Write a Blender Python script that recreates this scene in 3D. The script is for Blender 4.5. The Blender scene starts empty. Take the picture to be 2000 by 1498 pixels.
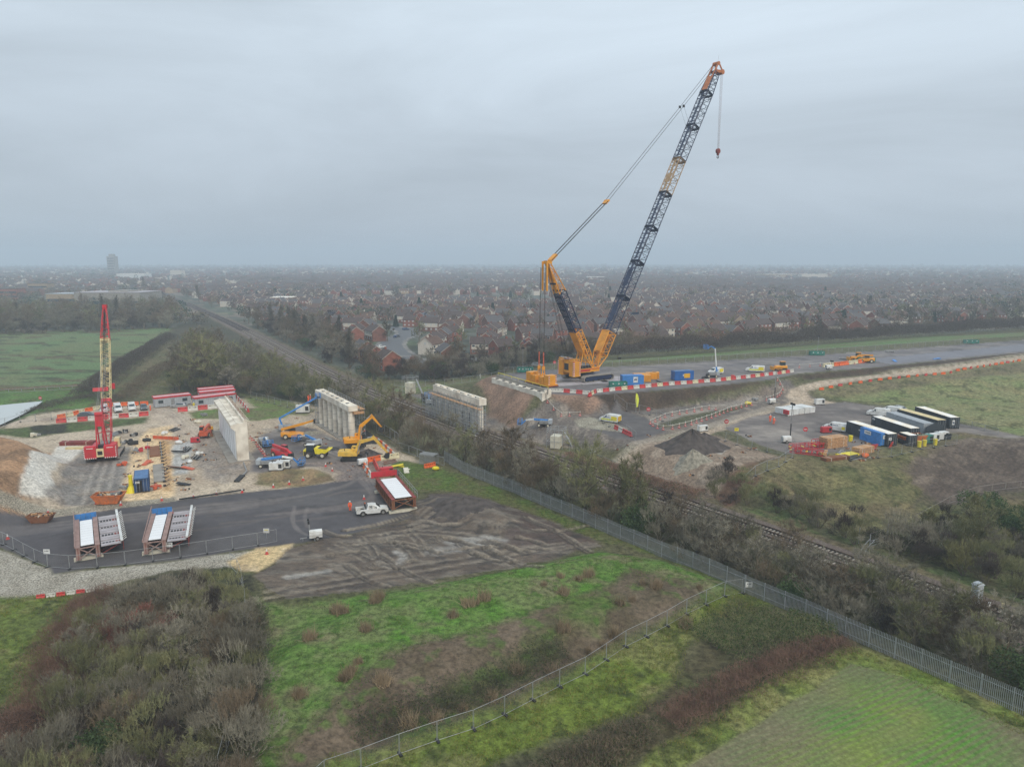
import bpy, math, random
import numpy as np
from mathutils import Vector, Matrix
R = math.radians
sc = bpy.context.scene
COL = sc.collection
random.seed(7)
rng = np.random.default_rng(11)
# ------------------------------------------------------------------ camera
H = 42.0                       # drone height above the railway level, metres
FPX = 1388.0                   # focal length in pixels of a 2000 px wide picture
PITCH = R(9.9)
cam = bpy.data.cameras.new("camera")
cam.sensor_width = 36.0
cam.lens = 36.0 * FPX / 2000.0
cam.clip_start = 0.5
cam.clip_end = 30000
camo = bpy.data.objects.new("camera", cam)
COL.objects.link(camo)
camo.location = (0, 0, H)
camo.rotation_euler = (R(90) - PITCH, 0, 0)
sc.camera = camo
CP, SP = math.cos(PITCH), math.sin(PITCH)

def P(x, y, z=0.0):
    """world x, y of the point of the survey picture seen at height z"""
    u = (x - 1000) / FPX; v = -(y - 749) / FPX
    t = (z - H) / (-SP + v * CP)
    return (u * t, (CP + v * SP) * t)

def P3(x, y, z=0.0):
    a = P(x, y, z)
    return Vector((a[0], a[1], z))

def zat(y, Y):
    """height of what shows at picture row y at distance Y"""
    v = -(y - 749) / FPX
    return H + Y / (CP + v * SP) * (-SP + v * CP)

# ------------------------------------------------------------------ render / colour
sc.render.engine = 'CYCLES'
sc.view_settings.view_transform = 'Standard'
sc.view_settings.look = 'None'
sc.view_settings.gamma = 1
sc.view_settings.exposure = 0.15
sc.cycles.use_denoising = True
sc.cycles.denoising_prefilter = 'NONE'
sc.cycles.use_adaptive_sampling = False
sc.cycles.max_bounces = 6
sc.cycles.diffuse_bounces = 3
sc.cycles.transparent_max_bounces = 8
sc.cycles.volume_bounces = 1

# ------------------------------------------------------------------ world: overcast sky
w = bpy.data.worlds.new("World"); sc.world = w; w.use_nodes = True
nt = w.node_tree; nt.nodes.clear()
N = nt.nodes.new; L = nt.links.new
out = N('ShaderNodeOutputWorld'); bg = N('ShaderNodeBackground')
sky = N('ShaderNodeTexSky'); sky.sky_type = 'NISHITA'; sky.sun_disc = False
SUN_EL, SUN_AZ = R(38), R(150)
sky.sun_elevation = SUN_EL; sky.sun_rotation = SUN_AZ; sky.dust_density = 4
mul = N('ShaderNodeVectorMath'); mul.operation = 'SCALE'; mul.inputs['Scale'].default_value = 0.08
L(sky.outputs[0], mul.inputs[0])
tc = N('ShaderNodeTexCoord'); sep = N('ShaderNodeSeparateXYZ'); L(tc.outputs['Generated'], sep.inputs[0])
mp = N('ShaderNodeMapping'); mp.inputs['Scale'].default_value = (1.0, 1.0, 3.8); mp.inputs['Location'].default_value = (3.1, 0.4, 0.2)
L(tc.outputs['Generated'], mp.inputs[0])
n1 = N('ShaderNodeTexNoise'); n1.inputs['Scale'].default_value = 1.7; n1.inputs['Detail'].default_value = 7; n1.inputs['Roughness'].default_value = 0.56
n1.inputs['Distortion'].default_value = 0.7
L(mp.outputs[0], n1.inputs['Vector'])
cr = N('ShaderNodeValToRGB')          # cloud deck brightness with height above the horizon
el = cr.color_ramp.elements
el[0].position = 0.0; el[0].color = (0.455, 0.515, 0.585, 1)
el[1].position = 0.55; el[1].color = (0.71, 0.815, 0.905, 1)
e = el.new(0.12); e.color = (0.505, 0.575, 0.65, 1)
e = el.new(0.26); e.color = (0.61, 0.70, 0.785, 1)
L(sep.outputs['Z'], cr.inputs[0])
cl = N('ShaderNodeMapRange'); cl.inputs['From Min'].default_value = 0.32; cl.inputs['From Max'].default_value = 0.70
cl.inputs['To Min'].default_value = 0.86; cl.inputs['To Max'].default_value = 1.12
L(n1.outputs[0], cl.inputs['Value'])
m2 = N('ShaderNodeVectorMath'); m2.operation = 'SCALE'; L(cr.outputs[0], m2.inputs[0]); L(cl.outputs[0], m2.inputs['Scale'])
mix = N('ShaderNodeMix'); mix.data_type = 'RGBA'; mix.inputs['Factor'].default_value = 0.94
L(mul.outputs[0], mix.inputs['A']); L(m2.outputs[0], mix.inputs['B'])
L(mix.outputs['Result'], bg.inputs[0]); bg.inputs[1].default_value = 1.0
L(bg.outputs[0], out.inputs[0])
# ------------------------------------------------------------------ sun behind cloud
sd = bpy.data.lights.new("sun", 'SUN'); sd.energy = 1.5; sd.angle = R(20); sd.color = (1.0, 0.89, 0.74)
so = bpy.data.objects.new("sun", sd); COL.objects.link(so)
so.rotation_euler = (R(90) - SUN_EL, 0, R(180) - SUN_AZ)

# ------------------------------------------------------------------ haze: one closed box
def haze_box():
    me = bpy.data.meshes.new("haze")
    x, y0, y1, z0, z1 = 6100, -6100, 6100, -12, 125
    v = [(-x, y0, z0), (x, y0, z0), (x, y1, z0), (-x, y1, z0), (-x, y0, z1), (x, y0, z1), (x, y1, z1), (-x, y1, z1)]
    f = [(0, 3, 2, 1), (4, 5, 6, 7), (0, 1, 5, 4), (1, 2, 6, 5), (2, 3, 7, 6), (3, 0, 4, 7)]
    me.from_pydata(v, [], f)
    m = bpy.data.materials.new("haze_air"); m.use_nodes = True
    t = m.node_tree; t.nodes.clear()
    o = t.nodes.new('ShaderNodeOutputMaterial'); p = t.nodes.new('ShaderNodeVolumePrincipled')
    p.inputs['Color'].default_value = (0.76, 0.88, 1.0, 1); p.inputs['Density'].default_value = HAZE
    p.inputs['Anisotropy'].default_value = 0.0
    t.links.new(p.outputs[0], o.inputs['Volume'])
    me.materials.append(m)
    ob = bpy.data.objects.new("haze", me); COL.objects.link(ob); ob['kind'] = 'stuff'
    ob['label'] = 'pale grey winter haze over the whole site and the town'; ob['category'] = 'haze'
HAZE = 0.00045
haze_box()

# ------------------------------------------------------------------ materials
MATS = {}
def mat(name, col, rough=0.7, metal=0.0, var=0.12, scale=1.5, dirt=None, spec=0.35):
    """procedural paint / concrete / metal: base colour, soft mottling and an optional dirt tint"""
    if name in MATS: return MATS[name]
    m = bpy.data.materials.new(name); m.use_nodes = True; t = m.node_tree
    b = t.nodes['Principled BSDF']; b.inputs['Roughness'].default_value = rough; b.inputs['Metallic'].default_value = metal
    b.inputs['Specular IOR Level'].default_value = spec
    if var > 0:
        c = t.nodes.new('ShaderNodeTexCoord'); n = t.nodes.new('ShaderNodeTexNoise')
        n.inputs['Scale'].default_value = scale; n.inputs['Detail'].default_value = 4
        oi = t.nodes.new('ShaderNodeObjectInfo'); ad = t.nodes.new('ShaderNodeVectorMath'); ad.operation = 'ADD'
        t.links.new(c.outputs['Object'], ad.inputs[0]); t.links.new(oi.outputs['Location'], ad.inputs[1])
        t.links.new(ad.outputs[0], n.inputs['Vector'])
        mx = t.nodes.new('ShaderNodeMix'); mx.data_type = 'RGBA'
        d = dirt if dirt else tuple(x * (1 - 2.2 * var) for x in col)
        mx.inputs['A'].default_value = (*[min(1, x * (1 + var)) for x in col], 1)
        mx.inputs['B'].default_value = (*d, 1)
        mr = t.nodes.new('ShaderNodeMapRange'); mr.inputs['From Min'].default_value = 0.35; mr.inputs['From Max'].default_value = 0.7
        t.links.new(n.outputs[0], mr.inputs['Value']); t.links.new(mr.outputs[0], mx.inputs['Factor'])
        t.links.new(mx.outputs['Result'], b.inputs['Base Color'])
    else:
        b.inputs['Base Color'].default_value = (*col, 1)
    MATS[name] = m
    return m

def attr_mat(name, amt=0.35, scale=6.0, rough=0.95, bump=0.3, scale2=0.9, stretch=(1, 1, 1), spec=0.2):
    """ground material: colour laid down per vertex, broken up by fine noise"""
    m = bpy.data.materials.new(name); m.use_nodes = True; t = m.node_tree; n = t.nodes; l = t.links
    b = n['Principled BSDF']; b.inputs['Roughness'].default_value = rough; b.inputs['Specular IOR Level'].default_value = spec
    a = n.new('ShaderNodeAttribute'); a.attribute_name = 'Col'
    c = n.new('ShaderNodeTexCoord'); mp = n.new('ShaderNodeMapping'); mp.inputs['Scale'].default_value = stretch
    l.new(c.outputs['Object'], mp.inputs[0])
    n1 = n.new('ShaderNodeTexNoise'); n1.inputs['Scale'].default_value = scale; n1.inputs['Detail'].default_value = 5; n1.inputs['Roughness'].default_value = 0.7
    n2 = n.new('ShaderNodeTexNoise'); n2.inputs['Scale'].default_value = scale2; n2.inputs['Detail'].default_value = 3
    l.new(mp.outputs[0], n1.inputs['Vector']); l.new(mp.outputs[0], n2.inputs['Vector'])
    ma = n.new('ShaderNodeMath'); ma.operation = 'ADD'; l.new(n1.outputs[0], ma.inputs[0]); l.new(n2.outputs[0], ma.inputs[1])
    mr = n.new('ShaderNodeMapRange'); mr.inputs['From Min'].default_value = 0.75; mr.inputs['From Max'].default_value = 1.25
    mr.inputs['To Min'].default_value = 1 - amt; mr.inputs['To Max'].default_value = 1 + amt
    l.new(ma.outputs[0], mr.inputs['Value'])
    s = n.new('ShaderNodeVectorMath'); s.operation = 'SCALE'; l.new(a.outputs['Color'], s.inputs[0]); l.new(mr.outputs[0], s.inputs['Scale'])
    l.new(s.outputs[0], b.inputs['Base Color'])
    if bump > 0:
        bp = n.new('ShaderNodeBump'); bp.inputs['Strength'].default_value = bump; bp.inputs['Distance'].default_value = 0.25
        l.new(n1.outputs[0], bp.inputs['Height']); l.new(bp.outputs[0], b.inputs['Normal'])
    MATS[name] = m
    return m

# ================================================================== TERRAIN
def _hash(ix, iy, s):
    h = (ix.astype(np.int64) * 374761393 + iy.astype(np.int64) * 668265263 + s * 974634721) & 0x7fffffff
    h = ((h ^ (h >> 13)) * 1274126177) & 0x7fffffff
    return ((h ^ (h >> 16)) & 0xffff) / 65535.0
def vnoise(x, y, s=0):
    ix = np.floor(x); iy = np.floor(y); fx = x - ix; fy = y - iy
    ix = ix.astype(np.int64); iy = iy.astype(np.int64)
    fx = fx * fx * (3 - 2 * fx); fy = fy * fy * (3 - 2 * fy)
    a = _hash(ix, iy, s); b = _hash(ix + 1, iy, s); c = _hash(ix, iy + 1, s); d = _hash(ix + 1, iy + 1, s)
    return (a * (1 - fx) + b * fx) * (1 - fy) + (c * (1 - fx) + d * fx) * fy
def fbm(x, y, scale, o=4, s=0):
    """0..1 noise with features of about `scale` metres"""
    r = 0; a = 0.5; t = 0; x = x / scale; y = y / scale
    for i in range(o):
        r = r + a * vnoise(x, y, s + i * 17); t += a; a *= 0.5; x = x * 2.03 + 5.1; y = y * 2.03 + 1.7
    return r / t
def sm(x):
    x = np.clip(x, 0, 1); return x * x * (3 - 2 * x)
def sdist(px, py, poly):
    """signed distance to a polygon, positive inside"""
    d = np.full(px.shape, 1e18); ins = np.zeros(px.shape, bool)
    n = len(poly)
    for i in range(n):
        x0, y0 = poly[i]; x1, y1 = poly[(i + 1) % n]
        ex, ey = x1 - x0, y1 - y0; wx, wy = px - x0, py - y0
        t = np.clip((wx * ex + wy * ey) / (ex * ex + ey * ey + 1e-9), 0, 1)
        dx = wx - t * ex; dy = wy - t * ey
        d = np.minimum(d, dx * dx + dy * dy)
        if y0 != y1:
            c = ((y0 > py) != (y1 > py)) & (px < ex * (py - y0) / ey + x0)
            ins ^= c
    d = np.sqrt(d)
    return np.where(ins, d, -d)
def ldist(px, py, pts):
    """distance to a polyline and the length along it"""
    d = np.full(px.shape, 1e18); s = np.zeros(px.shape); acc = 0
    for i in range(len(pts) - 1):
        x0, y0 = pts[i]; x1, y1 = pts[i + 1]; ex, ey = x1 - x0, y1 - y0; ln = math.hypot(ex, ey)
        t = np.clip(((px - x0) * ex + (py - y0) * ey) / (ln * ln + 1e-9), 0, 1)
        dd = (px - x0 - t * ex) ** 2 + (py - y0 - t * ey) ** 2
        k = dd < d; d = np.where(k, dd, d); s = np.where(k, acc + t * ln, s); acc += ln
    return np.sqrt(d), s
def W(pts, z=0.0): return [P(q[0], q[1], q[2] if len(q) > 2 else z) for q in pts]

# ---- levels -------------------------------------------------------
ZP, ZC, ZM = 7.5, 4.0, 1.6     # crane platform, compound, topsoil bund
PLAT = W([(962, 737), (1060, 768), (1150, 771), (1300, 760), (1500, 741), (1560, 728), (1700, 718), (1850, 703), (2000, 688), (2500, 652), (2500, 636), (2000, 661), (1600, 689), (1270, 711), (1190, 716), (1050, 722), (985, 730)], ZP)
COMP = W([(1130, 816), (1180, 840), (1240, 862), (1310, 885), (1400, 905), (1470, 905), (1545, 893), (1640, 900), (1760, 872), (1880, 858), (2010, 866), (2600, 900), (2600, 690), (2000, 712), (1800, 735), (1560, 757), (1500, 770), (1380, 778), (1290, 793), (1165, 803)], ZC)
GRASSHILL = W([(1290, 800), (1395, 840), (1470, 870), (1545, 905), (1640, 930), (1760, 905), (1880, 905), (2100, 920), (2700, 950), (2700, 690), (2000, 712), (1560, 757)], 3)
BUND = W([(720, 1180), (1060, 1105), (1180, 1085), (1290, 1100), (1390, 1140), (1300, 1165), (1050, 1230), (840, 1290), (700, 1360), (600, 1430), (560, 1560), (480, 1560), (520, 1300)], ZM)
LEFTM = W([(-400, 862), (-20, 858), (25, 868), (56, 890), (26, 930), (-20, 950), (-400, 1000)], 5.0)
POND = W([(-300, 800), (-10, 792), (50, 786), (84, 783), (66, 797), (38, 812), (8, 826), (-20, 838), (-300, 850)], -0.4)
DIRTM = W([(850, 968), (940, 975), (1000, 1000), (1010, 1030), (900, 1010), (830, 990)], 1.0)
DITCH = W([(520, 925), (600, 918), (650, 930), (640, 948), (560, 955)], 0)
PLATX = PLAT

def zt(x, y):
    x = np.asarray(x, float); y = np.asarray(y, float)
    z = np.zeros(x.shape)
    near = (np.abs(x) < 420) & (y < 520) & (y > 20)
    X, Y = x[near], y[near]; Z = np.zeros(X.shape)
    Z += (fbm(X, Y, 14, 4, 3) - 0.5) * 0.7
    Z = np.maximum(Z, (ZC + 2.3 * sm((Y - 192) / 22) * sm((X - 60) / 25)) * sm((sdist(X, Y, COMP) + 20) / 20) + (fbm(X, Y, 20, 3, 5) - .5) * .3)
    sp = sdist(X, Y, PLAT)
    back = sm((Y - 212) / 14) * sm((X + 40) / 60)
    zs = ZP * sm(0.08 + (sp + 13) / 13.5)
    zback = np.where(sp > -60, ZP * (1 - 0.55 * sm((-sp) / 60)), 0)
    Z = np.maximum(Z, np.where(sp < -0.2, np.maximum(zs, zback * back * sm((X + 10) / 40)), ZP))
    Z = np.maximum(Z, ZM * sm((sdist(X, Y, BUND) + 6) / 7) + (fbm(X, Y, 5, 4, 8) - .5) * .5)
    Z = np.maximum(Z, 6.5 * sm((sdist(X, Y, LEFTM) + 10) / 12) + (fbm(X, Y, 6, 4, 9) - .5) * .3)
    Z = np.maximum(Z, 1.5 * sm((sdist(X, Y, DIRTM) + 4) / 7) + (fbm(X, Y, 3, 4, 29) - .5) * .7 * sm((sdist(X, Y, DIRTM) + 4) / 4))
    Z = Z - 1.3 * sm((sdist(X, Y, POND) + 4) / 5)
    d, _ = ldist(X, Y, RAIL)
    k = sm((d - 6.0) / 9); Z = Z * k + 0.25 * (1 - k)
    z[near] = Z
    far = ~near
    z[far] = (fbm(x[far], y[far], 300, 3, 2) - 0.5) * 3 * sm((np.hypot(x[far], y[far]) - 450) / 500)
    return z
_ZT = None
def zg(x, y):
    """ground height by lookup"""
    global _ZT
    if abs(x) < 418 and 22 < y < 517:
        if _ZT is None:
            gx, gy = np.meshgrid(np.arange(-419, 420.1, 1.0), np.arange(21, 519.1, 1.0)); _ZT = zt(gx.ravel(), gy.ravel()).reshape(gx.shape)
        u, v = x + 419, y - 21; i, j = int(u), int(v); fu, fv = u - i, v - j
        return float((_ZT[j, i] * (1 - fu) + _ZT[j, i + 1] * fu) * (1 - fv) + (_ZT[j + 1, i] * (1 - fu) + _ZT[j + 1, i + 1] * fu) * fv)
    return float(zt(np.array([x]), np.array([y]))[0])
# railway centre line
RAIL = [P(a, b) for a, b in [(268, 553), (300, 566), (340, 583), (385, 602), (450, 632), (520, 668), (580, 701), (640, 733), (700, 760), (760, 786), (830, 813), (960, 860), (1100, 909), (1250, 961), (1400, 1014), (1520, 1056), (1640, 1101), (1760, 1143), (1880, 1187), (2000, 1232), (2250, 1330), (2500, 1430)]]
def smooth(pts, it=2):
    for _ in range(it):
        q = [pts[0]]
        for a, b in zip(pts, pts[1:]):
            q += [(a[0] * .75 + b[0] * .25, a[1] * .75 + b[1] * .25), (a[0] * .25 + b[0] * .75, a[1] * .25 + b[1] * .75)]
        pts = q + [pts[-1]]
    return pts
RAIL = smooth(RAIL, 1)

# ---- colours: A() takes the tone a surface shows under this grey sky and gives its albedo
def A(r, g, b, k=1.02):
    f = lambda v: ((v / 255 + .055) / 1.055) ** 2.4 if v > 10 else v / 3295
    return (min(.85, f(r) * k), min(.85, f(g) * k * .97), min(.85, f(b) * k * .93))

GR = A(84, 100, 62); OL = A(92, 96, 74); DG = A(62, 76, 48); LG = A(88, 128, 52); BR = A(98, 86, 72); DB = A(70, 62, 58); SA = A(196, 176, 150); PA = A(190, 184, 176)
AS = A(88, 86, 88); AD = A(74, 73, 76); TA = A(158, 144, 130); GV = A(165, 160, 148); CN = A(196, 196, 194)
# name, object, level, points, colour1, colour2, noise size, edge wobble m, edge softness m
REG = [
 ('town_base', 'town_ground', 0, [(-900, 508.5), (-900, 660), (0, 648), (330, 640), (480, 640), (700, 735), (900, 745), (1000, 722), (1250, 705), (1600, 672), (2000, 640), (2900, 600), (2900, 508.5)], A(96, 100, 92), A(80, 84, 76), 30, 3, 4),
 ('field', 'pasture_field', 0, [(-500, 662), (0, 654), (180, 646), (335, 642), (318, 660), (240, 712), (170, 752), (60, 756), (-500, 775)], A(100, 124, 84), A(108, 118, 84), 18, 1.5, 1),
 ('wood_floor', 'ground', 0, [(335, 642), (400, 610), (470, 650), (560, 705), (700, 780), (640, 800), (560, 790), (450, 780), (330, 775), (300, 745), (330, 690)], A(80, 76, 62), A(70, 72, 56), 8, 2, 2),
 ('rough', 'ground', 0, [(170, 752), (240, 712), (330, 655), (350, 700), (330, 770), (300, 778), (235, 775)], A(112, 104, 80), A(96, 98, 70), 6, 1.5, 2),
 ('verge_l', 'grass_verge', 0, [(-300, 775), (0, 765), (60, 757), (165, 754), (235, 760), (160, 800), (110, 798), (40, 815), (-300, 850)], A(92, 122, 66), A(76, 98, 56), 7, 1.5, 1.5),
 # left site
 ('site', 'site_ground', 0, [(-300, 850), (0, 838), (60, 812), (150, 800), (300, 790), (470, 778), (600, 790), (640, 800), (700, 840), (760, 870), (800, 890), (830, 905), (790, 930), (745, 935), (650, 950), (400, 1000), (0, 1060), (-300, 1100)], A(190, 177, 158), A(174, 159, 141), 6, 1, 1.5),
 ('track_l', 'haul_track', 0, [(-300, 836), (0, 822), (90, 816), (200, 800), (300, 788), (440, 775), (500, 790), (520, 810), (420, 806), (340, 800), (360, 830), (420, 838), (420, 860), (340, 850), (305, 820), (290, 808), (150, 822), (0, 832), (-300, 850)], A(190, 176, 160), A(164, 150, 136), 4, .8, 1),
 ('grass_strip', 'grass_verge', 0, [(-300, 852), (0, 838), (60, 834), (130, 826), (290, 815), (285, 826), (200, 838), (130, 846), (60, 856), (0, 850), (-300, 880)], A(86, 104, 60), A(74, 80, 52), 3, .8, 1),
 ('dirt_w', 'ground', 0, [(60, 832), (130, 828), (125, 846), (60, 852)], A(62, 62, 54), A(50, 50, 44), 2, .8, .8),
 ('grass_isl', 'grass_verge', 0, [(366, 806), (430, 798), (500, 796), (560, 800), (556, 816), (500, 822), (430, 818), (380, 818)], A(98, 122, 62), A(112, 110, 84), 3, .8, .8),
 ('grass_isl2', 'grass_verge', 0, [(470, 770), (560, 785), (620, 800), (600, 812), (540, 808), (490, 792)], A(104, 124, 68), A(104, 104, 74), 4, 1.2, 1.5),
 ('brown_mound', 'earth_slope', 3, [(-400, 850), (20, 850), (110, 862), (120, 878), (80, 920), (58, 960), (45, 990), (-20, 1010), (-400, 1050)], A(172, 138, 108), A(150, 120, 94), 5, 1, 1.2),
 ('white_strip', 'blinding_concrete', 0, [(112, 872), (150, 870), (168, 876), (150, 890), (124, 920), (100, 958), (120, 975), (85, 990), (40, 1003), (60, 965), (66, 940), (82, 915)], A(214, 212, 206), A(196, 192, 184), 4, .5, .5),
 ('crane_pad', 'gravel_pad', 0, [(160, 880), (258, 872), (262, 890), (245, 930), (236, 965), (230, 985), (130, 990), (90, 985), (118, 960), (130, 915)], A(140, 136, 132), A(118, 115, 112), 4, .6, .8),
 ('sand1', 'sand', 0, [(262, 868), (290, 838), (335, 830), (342, 880), (345, 968), (300, 985), (236, 985), (240, 950), (250, 910)], A(226, 200, 160), A(208, 184, 150), 4, .6, .8),
 ('trench', 'sand', 0, [(310, 862), (333, 862), (337, 960), (318, 960)], A(184, 150, 112), A(196, 164, 120), 2, .3, .5),
 ('slabs', 'blinding_concrete', 0, [(336, 870), (380, 858), (376, 880), (368, 925), (340, 930)], A(180, 182, 182), A(160, 156, 150), 3, .6, .6),
 ('pad2', 'gravel_pad', 0, [(380, 858), (425, 850), (440, 870), (470, 905), (484, 925), (440, 945), (400, 935), (385, 905)], A(132, 126, 122), A(154, 144, 134), 3, .8, 1),
 ('dark_yard', 'asphalt', 0, [(486, 900), (500, 870), (512, 850), (560, 828), (620, 838), (650, 855), (720, 880), (650, 912), (600, 912), (520, 925), (490, 920)], A(108, 104, 106), A(140, 134, 130), 4, .8, 1),
 ('mudjct', 'mud_track', 0, [(600, 905), (660, 900), (720, 890), (760, 905), (745, 935), (770, 950), (790, 985), (770, 1000), (700, 1000), (640, 960), (560, 965), (640, 945), (650, 925)], A(140, 126, 118), A(120, 110, 106), 3, 1.5, 3),
 ('ditch', 'earth_slope', 0, [(510, 925), (560, 916), (610, 915), (650, 928), (655, 940), (600, 950), (540, 955), (500, 945)], A(150, 128, 98), A(120, 114, 84), 2.5, .6, .8),
 # asphalt yard
 ('yard', 'asphalt', 0, [(-300, 1060), (0, 1022), (100, 1011), (200, 999), (300, 984), (420, 969), (520, 958), (640, 945), (700, 936), (742, 948), (790, 985), (812, 1012), (760, 1024), (700, 1040), (640, 1052), (570, 1062), (500, 1072), (400, 1088), (300, 1100), (200, 1108), (104, 1122), (95, 1108), (50, 1090), (0, 1072), (-300, 1080)], A(86, 84, 88), A(94, 92, 94), 10, .35, .4),
 ('yard_gravel', 'gravel', 0, [(-300, 1085), (0, 1074), (50, 1094), (95, 1112), (104, 1124), (200, 1110), (300, 1102), (430, 1086), (570, 1063), (572, 1078), (530, 1100), (440, 1110), (330, 1116), (230, 1140), (180, 1156), (100, 1166), (0, 1172), (-300, 1200)], A(168, 164, 154), A(150, 145, 134), 2, .4, .4),
 ('yard_sand', 'sand', 0, [(445, 1098), (500, 1072), (570, 1062), (566, 1075), (535, 1100), (505, 1118), (470, 1116)], A(206, 184, 142), A(190, 168, 130), 2, .5, .5),
 ('bank_gravel', 'gravel', 0, [(-300, 1045), (0, 1010), (80, 1000), (200, 985), (340, 972), (345, 980), (200, 997), (100, 1009), (0, 1020), (-300, 1058)], A(158, 152, 138), A(136, 130, 118), 1.5, .3, .4),
 # near fields
 ('left_grass', 'meadow', 0, [(-400, 1180), (0, 1168), (90, 1166), (190, 1154), (215, 1165), (150, 1200), (110, 1260), (70, 1350), (0, 1420), (-400, 1500)], A(100, 116, 56), A(88, 96, 58), 5, .8, 1),
 ('thicket_floor', 'ground', 0, [(190, 1160), (330, 1118), (440, 1112), (500, 1130), (510, 1250), (495, 1350), (490, 1600), (450, 1900), (-600, 1900), (-400, 1500), (70, 1370), (120, 1240)], A(62, 62, 50), A(54, 52, 46), 4, 1, 1.2),
 ('mud', 'mud', 0, [(500, 1125), (545, 1095), (572, 1070), (640, 1053), (700, 1041), (760, 1025), (812, 1012), (800, 985), (860, 965), (930, 972), (1000, 985), (1060, 1010), (1130, 1035), (1172, 1055), (1120, 1078), (1060, 1100), (940, 1118), (800, 1140), (640, 1160), (560, 1172), (510, 1150)], A(112, 99, 86), A(84, 73, 64), 4, 1.1, .8),
 ('mud_dark', 'mud', 0.5, [(830, 960), (900, 956), (980, 975), (1060, 1005), (1130, 1038), (1170, 1060), (1050, 1080), (980, 1050), (1010, 1020), (950, 1000), (860, 990)], A(94, 80, 74), A(80, 69, 64), 3, 1, 1.2),
 ('bund_top', 'bund_grass', 1.0, [(495, 1150), (560, 1172), (640, 1160), (800, 1142), (940, 1118), (1060, 1098), (1180, 1070), (1290, 1085), (1400, 1140), (1420, 1158), (1340, 1190), (1200, 1150), (1100, 1190), (1020, 1215), (900, 1255), (800, 1275), (720, 1330), (650, 1400), (560, 1480), (520, 1700), (480, 1700), (500, 1400), (515, 1250)], A(86, 126, 50), A(106, 120, 74), 4, 1.2, 1.2),
 ('verge_m', 'grass_verge', 0, [(760, 900), (830, 905), (900, 928), (1000, 965), (1100, 1010), (1250, 1068), (1400, 1132), (1452, 1156), (1400, 1160), (1290, 1085), (1170, 1055), (1060, 1010), (930, 968), (860, 958), (800, 960), (760, 935)], A(84, 106, 52), A(94, 98, 62), 3, 1, 1),
 ('soil', 'earth_slope', .8, [(1230, 1120), (1320, 1135), (1400, 1165), (1340, 1200), (1240, 1230), (1130, 1290), (1000, 1360), (900, 1400), (780, 1450), (640, 1500), (540, 1600), (540, 1480), (640, 1395), (710, 1325), (800, 1273), (900, 1250), (1020, 1213), (1100, 1190), (1190, 1150)], A(108, 96, 82), A(90, 82, 66), 3, 1.4, 1.5),
 ('soil_green', 'bund_grass', .3, [(1120, 1190), (1200, 1185), (1180, 1230), (1120, 1255), (1060, 1300), (980, 1340), (900, 1400), (800, 1440), (860, 1380), (980, 1310), (1060, 1260)], A(82, 108, 48), A(94, 98, 62), 3, 2.5, 2),
 ('rank_grass', 'meadow', 0, [(640, 1500), (760, 1462), (900, 1408), (1050, 1342), (1200, 1265), (1340, 1205), (1440, 1158), (1500, 1180), (1400, 1225), (1330, 1270), (1320, 1340), (1240, 1390), (1100, 1440), (960, 1490), (900, 1560), (620, 1700), (560, 1600)], A(112, 128, 56), A(96, 112, 52), 5, .8, .8),
 ('bramble_floor', 'ground', 0, [(1440, 1170), (1660, 1240), (1655, 1265), (1560, 1300), (1440, 1380), (1330, 1440), (1220, 1498), (1000, 1700), (800, 1700), (960, 1500), (1240, 1395), (1330, 1300), (1380, 1225)], A(84, 78, 58), A(70, 68, 52), 5, 1, 1.5),
 ('crop_edge', 'meadow', 0, [(1200, 1560), (1260, 1480), (1400, 1400), (1540, 1312), (1650, 1262), (1700, 1272), (1850, 1330), (2000, 1390), (2300, 1520), (2300, 1900), (1100, 1900)], A(122, 128, 74), A(104, 120, 60), 3, .5, .6),
 ('crop', 'crop_field', 0, [(1340, 1498), (1480, 1412), (1660, 1296), (1760, 1325), (1900, 1385), (2050, 1445), (2300, 1560), (2300, 1900), (1150, 1900), (1260, 1560)], A(120, 116, 92), A(106, 120, 80), 5, .5, .5),
 ('crop_green', 'crop_field', 0, [(1640, 1345), (1760, 1342), (1880, 1385), (1960, 1450), (2060, 1600), (1900, 1800), (1400, 1800), (1480, 1560), (1590, 1450), (1600, 1380)], A(86, 140, 52), A(122, 148, 60), 6, 2.5, 5),
 # railway
 # right side
 ('rail_verge_r', 'grass_verge', 0, [(760, 775), (900, 815), (1110, 890), (1250, 935), (1400, 985), (1560, 1045), (1700, 1095), (1880, 1165), (2100, 1250), (2600, 1440), (2600, 1200), (2000, 1100), (1700, 1040), (1500, 960), (1300, 915), (1110, 870), (900, 790), (840, 770)], A(94, 92, 68), A(86, 98, 62), 3, 1.2, 1.2),
 ('r_green1', 'grass_verge', 0, [(755, 770), (800, 745), (920, 735), (1000, 728), (1050, 722), (960, 740), (900, 752), (840, 760), (840, 785), (800, 783)], A(102, 118, 74), A(112, 110, 84), 3, .8, 1.2),
 ('pier_yard', 'gravel_pad', 0, [(800, 772), (850, 765), (950, 815), (1020, 835), (1100, 830), (1180, 845), (1230, 850), (1150, 870), (1080, 865), (1000, 855), (920, 835), (860, 800)], A(104, 101, 100), A(120, 114, 108), 3, .7, .8),
 ('r_yard', 'gravel_pad', 4, [(1020, 830), (1060, 800), (1180, 800), (1270, 800), (1360, 790), (1480, 775), (1540, 760), (1600, 780), (1500, 800), (1420, 830), (1300, 850), (1260, 870), (1180, 860), (1100, 845)], A(104, 99, 96), A(116, 108, 102), 5, .8, 1.2),
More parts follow.
